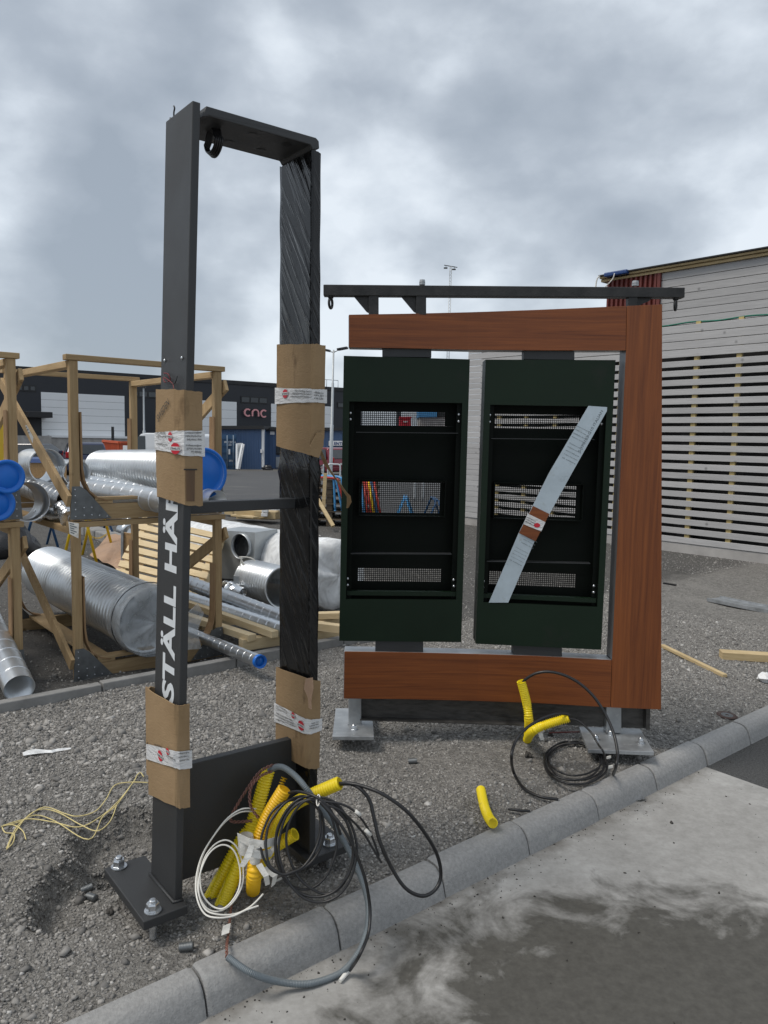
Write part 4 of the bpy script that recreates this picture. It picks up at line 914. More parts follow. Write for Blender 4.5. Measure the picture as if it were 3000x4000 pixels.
m = MB(); tc_ = P(1243, 3126, 2.37); m.tube([tc_ + Vector((math.cos(w) * .005, math.sin(w) * .012, math.sin(w) * .013)) for w in [2 * math.pi * k / 16 for k in range(16)]], .0022, 6, closed=True); m.build('cable_tie', M['whitecable'], coil)
cable('lead', [P(1120, 3100, 2.46), P(1160, 3092, 2.42), P(1215, 3104, 2.38), P(1260, 3130, 2.36), P(1300, 3180, 2.36), P(1330, 3260, 2.36)], .0048, M['rubber'], None, parent=coil)
cable('black_cable', [P(1318, 3062, 2.49), P(1360, 3060, 2.47), P(1420, 3072, 2.45), P(1500, 3105, 2.42), P(1590, 3170, 2.42), P(1660, 3255, 2.44), P(1708, 3340, 2.46), P(1722, 3420, 2.47), P(1700, 3475, 2.45), P(1650, 3500, 2.42), P(1585, 3470, 2.40), P(1530, 3390, 2.40), P(1485, 3290, 2.40), P(1462, 3200, 2.42), P(1445, 3130, 2.44), P(1412, 3085, 2.45), P(1370, 3062, 2.47), P(1322, 3064, 2.49)], .0062, M['rubber'], 'thick black cable making one wide loop right of the coil over the kerb')
for k, (lst, yl) in enumerate((([P(1255, 3130, 2.37), P(1330, 3140, 2.37), P(1385, 3170, 2.38), P(1430, 3225, 2.39), P(1462, 3290, 2.395), P(1480, 3345, 2.395)], ((1398, 3180), (1436, 3235))), ([P(1250, 3138, 2.36), P(1320, 3160, 2.36), P(1370, 3200, 2.37), P(1420, 3255, 2.385), P(1460, 3320, 2.39), P(1490, 3370, 2.39)], ((1430, 3268),)))):
    o = cable('tail', lst, .0036, M['rubber'], None, parent=coil)
for (a, b, c_, d_) in ((1388, 3168, 1408, 3184), (1428, 3242, 1448, 3262)):
    m = MB(); m.tube([P(a, b, 2.379), P(c_, d_, 2.383)], .0062, 8); m.build('white_marker', M['whitetape'], coil)
cable('black_cable', [P(1250, 3130, 2.36), P(1330, 3220, 2.34), P(1385, 3320, 2.34), P(1425, 3430, 2.34), P(1444, 3540, 2.34), P(1440, 3640, 2.29), P(1405, 3730, 2.22), G(1370, 3785, -.07), G(1352, 3802, -.085)], .0052, M['rubber'], 'black cable hanging from the coil across the kerb with a white marked end')
m = MB(); m.tube([G(1372, 3780, -.074), G(1350, 3805, -.086), G(1328, 3832, -.09)], [.0072, .0076, .006], 10); o = m.build('cable_marker', M['whitetape']); tag(o, 'white marker sleeve on the cable end lying on the concrete', 'cable marker')
# white cable loops
def wl(c): return [P(x, y, Y) for x, y, Y in c]
cable('white_cable', wl([(992, 3170, 2.50), (940, 3172, 2.48), (885, 3205, 2.46), (835, 3265, 2.43), (795, 3335, 2.40), (772, 3420, 2.36), (776, 3490, 2.33), (805, 3545, 2.31), (850, 3560, 2.31), (905, 3530, 2.33), (945, 3460, 2.36), (948, 3380, 2.40), (925, 3310, 2.42), (885, 3282, 2.42), (840, 3298, 2.41), (800, 3350, 2.38), (782, 3420, 2.35), (790, 3490, 2.32), (830, 3540, 2.31), (880, 3545, 2.31), (930, 3480, 2.34), (938, 3400, 2.38), (915, 3325, 2.40), (870, 3300, 2.40), (820, 3330, 2.38), (785, 3400, 2.34), (775, 3480, 2.30), (800, 3550, 2.27), (850, 3572, 2.26), (920, 3570, 2.28), (980, 3540, 2.31), (1028, 3492, 2.35)]), .0027, M['whitecable'], 'loops of thin white cable left of the yellow conduits', sub=7)
cable('white_cable', wl([(1000, 3160, 2.50), (945, 3160, 2.48), (890, 3195, 2.46), (838, 3260, 2.43), (790, 3340, 2.39), (766, 3430, 2.34), (770, 3510, 2.28), (800, 3570, 2.25), (850, 3585, 2.24), (910, 3578, 2.26), (960, 3555, 2.28), (1010, 3538, 2.30)]), .0027, M['whitecable'], 'single outer turn of white cable ending on the gravel by the kerb', sub=7)
# brown twisted wires
def twisted(name, pts, label, r=.0026, pitch=.028, rad=.0034, cat='wire'):
    c = crv(pts, 10); m = MB(); root = None
    for ph in (0, math.pi):
        q = []; L = 0; prev = c[0]
        for i, p in enumerate(c):
            L += (p - prev).length; prev = p; t_ = (c[min(i + 1, len(c) - 1)] - c[max(i - 1, 0)]).normalized(); _, a, b = frame_from(t_, Vector((.3, .9, .2))); w = 2 * math.pi * L / pitch + ph
            q.append(p + (a * math.cos(w) + b * math.sin(w)) * rad)
        m.tube(q, r, 6)
    o = m.build(name, M['brownwire']); return tag(o, label, cat)
twisted('twisted_wire', [P(1090, 2990, 2.58), P(1055, 2992, 2.57), P(1010, 3020, 2.55), P(970, 3075, 2.52), P(935, 3130, 2.50), P(905, 3185, 2.48), P(905, 3208, 2.48), P(940, 3210, 2.49), P(985, 3206, 2.50)], 'brown twisted wire drooping from the tall conduit towards the foot panel')
twisted('twisted_wire', [P(1062, 3012, 2.57), P(1020, 3030, 2.54), P(985, 3065, 2.51), P(975, 3110, 2.49), P(982, 3155, 2.48), P(1010, 3195, 2.47)], 'second brown twisted wire hanging in front of the tall conduit')
twisted('twisted_wire', [G(922, 3490, .012), G(905, 3530, .012), G(897, 3590, .012), G(890, 3660, .012), P(885, 3700, 2.225), G(886, 3738, .024)], 'brown twisted wire with a paper tag running into the grey hose')
m = MB(); q = G(884, 3640, .022); m.hexa([q + Vector(a) for a in ((-.012, -.02, 0), (.012, -.014, .006), (.010, .02, .016), (-.014, .016, .008), (-.012, -.02, .001), (.012, -.014, .007), (.010, .02, .017), (-.014, .016, .009))]); tag(m.build('paper_tag', M['whitetape']), 'small white paper tag tied to the brown twisted wire', 'tag')
# by the menu board
conduit('yellow_conduit', [G(2062, 2905, -.05), G(2062, 2882, .0), P(2066, 2825, 3.74), P(2058, 2750, 3.73), P(2036, 2662, 3.72)], .0205, M['yellow'], 'upright yellow conduit with a black cable arching from it before the wooden frame', 'yellow conduits at the menu board')
conduit('yellow_conduit', [G(2056, 2915, -.05), G(2058, 2893, .0), P(2078, 2858, 3.66), P(2130, 2832, 3.64), P(2222, 2804, 3.62)], .0205, M['yellow'], 'bent yellow conduit bound with white tape before the wooden frame', 'yellow conduits at the menu board')
ct2 = thing('cloth_tape', 'white tape wrapped round the bent conduit at the menu board', 'tape', P(2110, 2860, 3.65)); m = MB(); m.tube([P(2098, 2852, 3.655), P(2110, 2844, 3.65), P(2122, 2838, 3.645)], [.0235, .0245, .0235], 14, caps=False); m.build('wrap', M['whitetape'], ct2)
m = MB(); ribbon(m, [P(2110, 2862, 3.63), P(2116, 2880, 3.63), P(2120, 2890, 3.63)], .02, Vector((1, 0, .3))); m.build('loose_end', M['whitetape'], ct2)
cable('black_cable', [P(2038, 2676, 3.72), P(2052, 2655, 3.71), P(2090, 2632, 3.69), P(2140, 2624, 3.67), P(2200, 2636, 3.65), P(2262, 2668, 3.63), P(2320, 2722, 3.60), P(2366, 2792, 3.56), P(2398, 2868, 3.50), P(2412, 2940, 3.43), P(2406, 2995, 3.38), G(2395, 3025, .01)], .0072, M['rubber'], 'black cable arching from the upright conduit down to the kerb')
cable('black_cable', [P(2225, 2795, 3.62), P(2205, 2788, 3.61), P(2165, 2790, 3.58), P(2110, 2810, 3.54), P(2050, 2850, 3.49), P(2012, 2900, 3.44), P(1998, 2960, 3.38), G(2008, 3020, .02), G(2045, 3078, .012), G(2110, 3112, .012), G(2180, 3122, .01)], .0070, M['rubber'], 'black cable in a wide half loop left of the coil, ending at the kerb')
coil2 = thing('cable_coil', 'flat coil of black cable with white ties lying on the gravel before the right leg', 'cable', G(2240, 2985))
for (cx, cy, rx, ry, tl) in ((2242, 2980, 118, 84, .10), (2236, 2972, 110, 76, .08), (2250, 2984, 122, 80, .12), (2246, 2966, 104, 62, .06), (2252, 2976, 112, 70, .14)):
    pts = []
    for k in range(16):
        w = 2 * math.pi * k / 16; x, y = rx * math.cos(w), ry * math.sin(w)
        q = G(cx + x + rng.uniform(-2, 2), cy + y + x * math.tan(tl) * .3 + rng.uniform(-2, 2), .018 + rng.uniform(-.006, .012)); pts.append(q)
    cable('loop', pts, .0046, M['rubber'], None, parent=coil2, closed=True, sub=6)
cable('lead', [P(2222, 2806, 3.61), P(2262, 2818, 3.60), P(2308, 2860, 3.56), P(2335, 2905, 3.50), P(2358, 2940, 3.46), G(2365, 2985, .03)], .0046, M['rubber'], None, parent=coil2)
for (a, b) in ((2352, 2928), (2378, 2958), (2385, 2995)):
    m = MB(); q = G(a, b, .035); m.box(q, (.022, .006, .012), (Vector((.9, .1, .2)).normalized(), Vector((-.1, .99, 0)).normalized(), ZV)); m.build('cable_tie', M['whitecable'], coil2)
conduit('yellow_conduit_offcut', [G(1878, 3085, .020), G(1892, 3150, .02), G(1910, 3195, .02), P(1925, 3215, 3.00)], .0205, M['yellow'], 'bent yellow conduit offcut lying on the gravel against the kerb', 'yellow conduits at the menu board', ribs=.007, amp=.0010)
cable('black_cable', [G(1985, 3160, .01), G(2030, 3166, .012), G(2070, 3168, .01)], .0055, M['rubber'], 'short black cable end poking out beside the kerb')
# ------------------------------------------------------------------ timber-clad building on the right
WD = Vector((-0.655, 0.7556, 0)).normalized(); WN = Vector((-WD.y, WD.x, 0)); WN = WN if WN.dot(-Vector((4.2, 11.5, 0))) > 0 else -WN
W0 = Vector((4.215, 11.517, 0))
def wz(px, py, off=0.0): return PL(px, py, W0 + WN * off, WN).z
def ws(px, py, off=0.0): return (PL(px, py, W0 + WN * off, WN) - W0).dot(WD)
def WP(s, z, off=0.0): return W0 + WD * s + WN * off + ZV * z
bld = thing('timber_building', 'building under construction clad in pale grey boards and open slats', 'building', W0)
sL = ws(1815, 1900); sR = -7.5; sT = ws(1906, 1900)
def wboard(name, s0, s1, z0, z1, off, th, mt, parent=bld, bev=.004): return MB().hexa([WP(s0, z0, off), WP(s1, z0, off), WP(s1, z0, off - th), WP(s0, z0, off - th), WP(s0, z1, off), WP(s1, z1, off), WP(s1, z1, off - th), WP(s0, z1, off - th)]).build(name, mt, parent, bev)
ztop = wz(2586, 1278); zslat = wz(2586, 1402); zbot = wz(2586, 2112)
wall_core = wboard('wall_core', sL - .02, sR, .02, ztop - .05, -.34, .2, M['void'])
wboard('plinth', sL + .01, sR, -.1, zbot - .004, -.012, .28, M['plinth'], bld, .01)
nb = 4; hb = (ztop - zslat) / nb
for k in range(nb): wboard('board', sL, sR, zslat + k * hb + .004, zslat + (k + 1) * hb - .004, 0, .024, M['greyboard'])
ns = 20; pit = (zslat - zbot) / ns
for k in range(ns): wboard('slat', sT - .01, sR, zbot + k * pit, zbot + k * pit + pit * .635, 0, .024, M['greyboard'], bld, .003)
nt = 27; pt = (zslat - zbot) / nt
for k in range(nt): wboard('board', sL, sT, zbot + k * pt + .003, zbot + (k + 1) * pt - .003, .004, .024, M['greyboard'])
sb = ws(2700, 1700)
for k in range(-9, 12):
    s_ = sb + k * 0.615
    if sR < s_ < sT: wboard('batten', s_ - .035, s_ + .035, zbot - .01, ztop + .035, -.026, .045, M['batten'], bld, 0)
for k in range(-4, 5):
    s_ = sb + k * 1.23 + .1
    if sR < s_ < sT: wboard('inner_stud', s_ - .11, s_ + .11, .05, ztop - .1, -.12, .1, M['void'], bld, 0)
m = MB(); m.tube(crv([WP(ws(2586, 1270) - k * .42, ztop + .02 + .018 * (k % 2), -.05) for k in range(-1, 14)], 5), .012, 7); m.build('green_netting', M['greenstrap'], bld)
# upper storey, set back
UO = -1.4
def uz(px, py): return wz(px, py, UO)
def us(px, py): return ws(px, py, UO)
uL = us(2374, 1150); uC = us(2578, 1110); uR = -9.0; uzt = uz(2578, 1068)
k = 0; hz = .128; z_ = uzt
while z_ > ztop - .4:
    wboard('board', uC, uR, z_ - hz + .004, z_ - .003, UO, .024, M['greyboard']); z_ -= hz
wboard('upper_wall_core', uL - .05, uR, ztop - .5, uzt - .01, UO - .03, .2, M['void'])
m = MB(); nr_ = 11
for k in range(nr_):
    a = uL + (uC - uL) * k / nr_; b = uL + (uC - uL) * (k + 1) / nr_; w_ = b - a
    for (f0, f1, o0, o1) in ((0, .12, 0, .045), (.12, .5, .045, .045), (.5, .62, .045, 0), (.62, 1, 0, 0)):
        m.quad(WP(a + w_ * f0, ztop - .5, UO + o0), WP(a + w_ * f1, ztop - .5, UO + o1), WP(a + w_ * f1, uzt + .02, UO + o1), WP(a + w_ * f0, uzt + .02, UO + o0))
o = m.build('red_sheet_cladding', M['rust'], bld); so = o.modifiers.new('t', 'SOLIDIFY'); so.thickness = .004
wboard('corner_board', uC + .03, uC - .03, ztop - .5, uzt, UO + .05, .05, M['rust'])
for (z0, z1, of, mt, nm) in ((uzt + .0, uzt + .045, .05, 'newpine', 'roof_batten'), (uzt + .05, uzt + .085, .10, 'newpine', 'roof_batten'), (uzt + .089, uzt + .112, .14, 'felt', 'roof_felt')):
    wboard(nm, uL + .12, uR, z0, z1, UO + of, .3, M[mt])
wboard('tarpaulin', uL - .02, us(2470, 1080), uzt + .05, uzt + .125, UO + .19, .34, M['tarpblue'], bld, .02)
m = MB(); q = WP(uL + .05, uzt + .08, UO + .2)
m.tube(crv([q, q + ZV * -.05 + WD * .05, q + ZV * -.16 + WD * .07, q + ZV * -.25 + WD * .06], 5), .012, 6); m.tube(crv([q - WD * .3, q - WD * .26 - ZV * .1, q - WD * .08 - ZV * .24], 5), .01, 6); m.build('loose_strap', M['whitecable'], bld)

# ------------------------------------------------------------------ crate racks with ducts
RA = Vector((0.78, 0.65, 0)).normalized(); RB = Vector((-RA.y, RA.x, 0)); RFL = Vector((-2.0, 4.97, -0.045)); RW, RDp, RH = 1.02, 1.62, 1.077
POST = .054
def rack(origin, label, labels_on=True):
    root = thing('timber_rack', label, 'rack', origin, 'timber transport racks')
    def R(a, b, z): return origin + RA * a + RB * b + ZV * z
    def bx(name, a0, a1, b0, b1, z0, z1, mt, bev=.003, parent=root): return MB().hexa([R(a0, b0, z0), R(a1, b0, z0), R(a1, b1, z0), R(a0, b1, z0), R(a0, b0, z1), R(a1, b0, z1), R(a1, b1, z1), R(a0, b1, z1)]).build(name, mt, parent, bev)
    for b0 in (0.0, RDp - .055):
        bx('post', -POST / 2, POST / 2, b0, b0 + .05, 0, RH - .045, M['pineV']); bx('post', RW - POST / 2, RW + POST / 2, b0, b0 + .05, 0, RH - .045, M['pineV'])
        bx('bottom_beam', POST / 2, RW - POST / 2, b0 + .002, b0 + .045, .0, .105, M['pineH'])
        bx('top_rail', -.05, RW + .05, b0 - .01, b0 + .06, RH - .044, RH - .008, M['pineH'])
        # bent plywood strips inside the uprights
        for sg, a in ((1, POST / 2), (-1, RW - POST / 2)):
            m = MB(); prof = [(0.004, .70), (0.006, .45), (.008, .34), (.02, .26), (.05, .19), (.10, .145), (.17, .122)]
            for i, (d, z) in enumerate(prof): m.v += [tuple(R(a + sg * d, b0 - .012, z)), tuple(R(a + sg * d, b0 + .066, z)), tuple(R(a + sg * (d + .009), b0 + .066, z + .006)), tuple(R(a + sg * (d + .009), b0 - .012, z + .006))]
            for i in range(len(prof) - 1):
                for k in range(4): m.f.append((4 * i + k, 4 * i + (k + 1) % 4, 4 * i + 4 + (k + 1) % 4, 4 * i + 4 + k)); m.s.append(False)
            m.build('bent_strip', M['ply'], root)
            # nail plate
            bf = b0 - .004 if b0 == 0 else b0 + .06
            tri = [R(a - sg * .07, bf, .01), R(a + sg * .20, bf, .008), R(a + sg * .18, bf, .03), R(a + sg * .035, bf, .20), R(a - sg * .0, bf, .225), R(a - sg * .055, bf, .225)]
            np_ = MB().prism(tri, RB * .003 * (-1 if b0 == 0 else 1)).build('nail_plate', M['galvplate'], root)
            if b0 == 0:
                for (da, dz) in ((-.035, .03), (-.035, .075), (-.035, .12), (-.035, .165), (-.035, .205), (.02, .035), (.02, .085), (.07, .035), (.07, .085), (.12, .03), (.17, .022)):
                    inst(NAIL, 'nail_head', Matrix.Translation(R(a + sg * da, bf - .003, dz)) @ (-RB).to_track_quat('Z', 'Y').to_matrix().to_4x4(), np_)
    for a in (0.0, RW):
        bx('side_rail', a - .035, a + .035, .04, RDp - .04, RH - .09, RH - .046, M['pineH'])
        sg = -1 if a == 0 else 1
        o_ = a + sg * .052
        if a == 0: MB().beam(R(o_, -.02, .13), R(o_, RDp * .97, RH - .12), .026, .085, RA.cross(RB)).build('brace', M['pineV'], root, .003)
        else: MB().beam(R(o_, -.02, RH - .14), R(o_, RDp * .97, .13), .026, .085, RA.cross(RB)).build('brace', M['pineV'], root, .003)
    for a in (.18, RW - .18): bx('floor_board', a - .06, a + .06, -.02 + .02, RDp - .0, .107, .128, M['pineH'])
    bx('front_board', .12, RW - .12, -.008, .07, .129, .150, M['pineH']); 
    return root, R
NAIL = MB().lathe([(0, 0), (0, .0055), (.002, .004), (.0022, 0)], (0, 0, 0), ZV, 8).mesh('nail_head', M['zinc'])
r1, R1 = rack(RFL, 'lower timber rack behind the portal, cradling the film-ended big duct')
r2, R2 = rack(RFL + ZV * RH, 'upper timber rack behind the portal, stacked on the one with the big duct')
LSH = Vector((-1.16, -.70, 0))
r3, R3 = rack(RFL + LSH, 'lower timber rack cut off by the left edge of the picture')
r4, R4 = rack(RFL + LSH + ZV * RH, 'upper timber rack cut off by the left edge, beside the blue duct caps')
# delivery label on the rack post and on the braces
def card_note(cs, Y, label, rows=5):
    q = [P(a, b, Y) for a, b in cs]; root = thing('delivery_note', label, 'note', q[3]); MB().prism(q, (0, .002, 0)).build('sheet', M['whitetape'], root)
    for k in range(rows):
        f = .12 + .17 * k; a, b = q[0].lerp(q[3], f), q[1].lerp(q[2], f); a, b = a.lerp(b, .12), a.lerp(b, .55 + .25 * (k % 2)); MB().beam(a + Vector((0, -.001, 0)), b + Vector((0, -.001, 0)), .0008, .006).build('print_line', M['inkgrey'], root)
card_note(((267, 2038), (308, 2045), (306, 2103), (272, 2086)), 4.86, 'white printed delivery note stapled under the upper rack')
card_note(((98, 1662), (104, 1660), (130, 1708), (127, 1732)), 5.0, 'white note wrapped on the slanting brace of the upper rack', 3)

# ducts
def duct(name, p0, p1, r, label, pitch=.04, amp=.004, mt='duct', group=None, n=40, wall=.004, cap0=None, cap1=None, smoothrib=True, cat='duct'):
    p0, p1 = Vector(p0), Vector(p1); L = (p1 - p0).length; d = (p1 - p0).normalized(); prof = []
    k = max(1, int(L / pitch)); st_ = L / k
    for i in range(k):
        b = i * st_
        if smoothrib: prof += [(b, r), (b + st_ * .04, r), (b + st_ * .44, r), (b + st_ * .48, r), (b + st_ * .62, r - amp * 1.5), (b + st_ * .86, r - amp * 1.5), (b + st_ * .96, r)]
        else: prof += [(b + .0005, r), (b + .003, r), (b + st_ - .013, r), (b + st_ - .0095, r), (b + st_ - .009, r + amp), (b + st_ - .001, r + amp)]
    wall = max(wall, amp * 1.5 + .002) if smoothrib else wall
    prof.append((L, r)); prof += [(L, r - wall), (L * .5, r - wall), (0, r - wall), (0, r)]
    root = None; m = MB(); m.lathe(prof, p0, d, n)
    if cap0 or cap1:
        root = thing(name, label, cat, (p0 + p1) / 2 - ZV * r, group); m.build('tube', M[mt], root)
        for cp, q, dd in ((cap0, p0, -d), (cap1, p1, d)):
            if cp:
                e_ = min(1, r / .1); c = MB(); c.lathe([(-.03, r + .005 * e_), (.004, r + .007 * e_), (.008 * e_, r + .004 * e_), (.008 * e_, r - .012 * e_), (-.012, r - .02 * e_), (-.012, r * .72), (-.008, r * .68), (-.008, 0)], q, dd, n); c.build('end_cap', M[cp], root)
        return root
    o = m.build(name, M[mt]); return tag(o, label, cat, group)
DG = 'ventilation ducts stored on the site'
big0 = R1(.47, -.10, .365); big1 = R1(.47, 2.25, .365)
bd = thing('spiral_duct', 'big ribbed zinc duct in the lower rack, its near end bagged in clear film', 'duct', (big0 + big1) / 2 - ZV * .27, DG)
def duct_mesh(p0, p1, r, pitch, amp, n=48):
    L = (p1 - p0).length; d = (p1 - p0).normalized(); prof = []; k = int(L / pitch); s_ = L / k
    for i in range(k): b = i * s_; prof += [(b, r), (b + s_ * .04, r), (b + s_ * .44, r), (b + s_ * .48, r), (b + s_ * .62, r - amp * 1.5), (b + s_ * .86, r - amp * 1.5), (b + s_ * .96, r)]
    prof += [(L, r), (L, r - .016), (L * .5, r - .016), (0, r - .016), (0, r)]; return MB().lathe(prof, p0, d, n)
duct_mesh(big0 + RB * .08, big1, .238, .056, .010).build('tube', M['duct'], bd)
MB().lathe([(0, .242), (.18, .242), (.19, .238)], big0 - RB * .02, RB, 48).build('plain_collar', M['ductdull'], bd)
m = MB(); rings = [(.20, .248), (.12, .252), (.02, .25), (-.02, .244), (-.035, .18), (-.03, .11), (-.045, .05), (-.04, .0)]; nn_ = 36
_, fa, fb = frame_from(RB)
for (t_, r_) in rings:
    for k in range(nn_):
        w = 2 * math.pi * k / nn_; wr = .012 * math.sin(3 * w + t_ * 20) + .006 * math.sin(11 * w + 2) if r_ > .02 else 0
        m.v.append(tuple(big0 + RB * (t_ + (wr if t_ < 0 else 0)) + (fa * math.cos(w) + fb * math.sin(w)) * (r_ + (abs(wr) * .5 if t_ > 0 else 0))))
for i in range(len(rings) - 1):
    for k in range(nn_): m.f.append((i * nn_ + k, i * nn_ + (k + 1) % nn_, (i + 1) * nn_ + (k + 1) % nn_, (i + 1) * nn_ + k)); m.s.append(True)
m.build('clear_film', M['clearfilm'], bd)
m = MB(); q0 = big0 - RB * .03; pts = [(.21, .02), (.30, .10), (.36, .02), (.30, -.10), (.34, -.24), (.18, -.22)]
m.add([q0 - RB * (.01 + .02 * (i % 2)) + RA * a + ZV * b for i, (a, b) in enumerate(pts)] + [q0 + RA * .12 - ZV * .06 - RB * .03], [(i, i + 1, 6) for i in range(5)], False); o = m.build('film_tail', M['clearfilm'], bd)
m = MB(); m.tube([big0 + RB * .10 + (fa * math.cos(w) + fb * math.sin(w)) * .255 for w in [2 * math.pi * k / 40 for k in range(40)]], .004, 6, closed=True); m.build('strap', M['rubber'], bd)
# upper rack ducts
duct('spiral_duct', P(795, 1848, 5.18), P(402, 1832, 6.7), .165, 'bright ribbed duct with a big blue cap, lying across the upper rack', .052, .009, group=DG, cap0='bluecap')
duct('plain_duct', P(850, 1958, 5.12), P(325, 1890, 6.4), .075, 'long thin spiral duct at the back under the blue-capped duct', .11, .0025, group=DG, n=28, smoothrib=False)
duct('plain_duct', P(700, 1966, 5.06), P(300, 1908, 5.9), .082, 'thin spiral duct at the front under the blue-capped duct', .11, .0025, group=DG, n=28, smoothrib=False)
duct('spiral_duct', P(185, 1822, 5.9), P(120, 1818, 6.25), .135, 'short wide duct ring left of the slanting brace, seen through', .05, .004, 'duct', group=DG)
duct('spiral_duct', P(300, 1848, 6.0), P(245, 1844, 6.35), .105, 'short duct ring half hidden behind the front rack post', .05, .004, 'duct', group=DG)
duct('plain_duct', P(268, 1958, 5.35), P(90, 1895, 6.2), .085, 'spiral duct crossing the upper rack behind the slanting brace', .11, .0025, group=DG, n=28, smoothrib=False, mt='ductdull')
duct('spiral_duct', P(112, 1960, 5.15), P(60, 1955, 5.5), .135, 'dull ribbed duct end between the two racks', .03, .004, 'ductdull', group=DG)
duct('spiral_duct', P(28, 1862, 4.72), P(-180, 1850, 5.7), .098, 'upper of the two blue-capped ducts at the left edge', .04, .004, group=DG, cap0='bluecap')
duct('spiral_duct', P(-12, 1968, 4.68), P(-210, 1950, 5.6), .100, 'lower of the two blue-capped ducts at the left edge', .04, .004, group=DG, cap0='bluecap')
duct('plain_duct', G(76, 2690, .088), P(-90, 2330, 5.45), .088, 'smooth open zinc duct lying in the lower left before the edging', .12, .002, group=DG, n=36, smoothrib=False)
m = MB(); m.tube(crv([P(150, 2010, 5.5), P(200, 2008, 5.4), P(250, 2018, 5.25), P(290, 2028, 5.1)], 6), [.045 + .01 * math.sin(i) for i in range(19)], 12); tag(m.build('foil_duct', M['foil']), 'crinkled silver foil hose lying under the upper rack floor', 'hose')
MB_ = MB(); 
m = MB(); m.tube(crv([P(242, 1985, 5.3), P(262, 2005, 5.2), P(272, 2030, 5.1)], 6), [.05 + .012 * math.sin(i * 1.7) for i in range(13)], 12); tag(m.build('foil_wrap', M['foil']), 'bunched foil scrap hanging beside the front post', 'foil')

# ------------------------------------------------------------------ pile of ducts, pallets and boxes behind the portal
wp0 = P(1305, 2242, 7.0); wp1 = P(770, 2112, 9.4)
wd = thing('wrapped_duct', 'thick ribbed duct wrapped in white film behind the black wrapped leg', 'duct', (wp0 + wp1) / 2 - ZV * .3, DG)
duct_mesh(wp0, wp1, .300, .06, .011).build('tube', M['duct'], wd)
dW = (wp1 - wp0).normalized(); _, ga_, gb_ = frame_from(dW); m = MB(); nn_ = 30; segs = 40
for i in range(segs + 1):
    t_ = (wp1 - wp0).length * i / segs
    for k in range(nn_ + 1):
        w = math.radians(-8) + math.radians(205) * k / nn_; w = w
        rr = .311 + .003 * math.sin(9 * w + i) + rng.uniform(-.002, .002)
        m.v.append(tuple(wp0 + dW * t_ + (ga_ * math.cos(w) + gb_ * math.sin(w)) * rr))
for i in range(segs):
    for k in range(nn_): m.f.append((i * (nn_ + 1) + k, i * (nn_ + 1) + k + 1, (i + 1) * (nn_ + 1) + k + 1, (i + 1) * (nn_ + 1) + k)); m.s.append(True)
m.build('white_film', M['whitefilm'], wd)
m = MB(); rings = [(.16, .319), (.0, .324), (-.03, .313), (-.07, .235), (-.05, .155), (-.09, .055), (-.08, 0)]
for (t_, r_) in rings:
    for k in range(nn_):
        w = 2 * math.pi * k / nn_; wr = .02 * math.sin(4 * w + t_ * 30) + .010 * math.sin(9 * w + 2) if r_ > .02 else 0
        m.v.append(tuple(wp0 + dW * (t_ + wr * (1 if t_ < 0 else 0)) + (ga_ * math.cos(w) + gb_ * math.sin(w)) * (r_ + abs(wr) * .4)))
for i in range(len(rings) - 1):
    for k in range(nn_): m.f.append((i * nn_ + k, i * nn_ + (k + 1) % nn_, (i + 1) * nn_ + (k + 1) % nn_, (i + 1) * nn_ + k)); m.s.append(True)
m.build('bagged_end', M['whitefilm'], wd)
duct('spiral_duct', P(1112, 2296, 6.8), P(985, 2262, 7.4), .192, 'short open ribbed duct lying beside the black wrapped leg', .050, .009, group=DG)
duct('plain_duct', P(1165, 2440, 5.55), P(700, 2262, 6.9), .062, 'upper of two parallel spiral ducts lying on the beams', .10, .002, 'ductdull', group=DG, n=24, smoothrib=False)
duct('plain_duct', P(1160, 2478, 5.45), P(690, 2322, 6.6), .056, 'lower of two parallel spiral ducts lying on the beams', .10, .002, 'duct', group=DG, n=24, smoothrib=False)
duct('plain_duct', G(1018, 2585, .135), P(690, 2452, 5.95), .042, 'thin duct with a blue end poking out under the rack', .085, .001, 'ductdull', group=DG, n=22, smoothrib=False, cap0='bluecap')
def joint(px, py, Y, label, r=.05):
    m = MB(); c = P(px, py, Y); m.lathe([(-.09, r), (-.03, r), (-.025, r * 1.18), (-.01, r * 1.2), (0, r * 1.05), (.02, r * 1.2), (.03, r), (.10, r), (.10, r * .85), (-.09, r * .85), (-.09, r)], c, Vector((.8, -.5, -.12)), 22); tag(m.build('duct_coupling', M['foil']), label, 'duct', DG)
joint(800, 2268, 7.9, 'shiny duct coupling left of the rack post', .062); joint(918, 2310, 7.0, 'shiny duct coupling right of the rack post', .058); joint(905, 2292, 7.2, 'shiny duct coupling partly behind another coupling', .045)
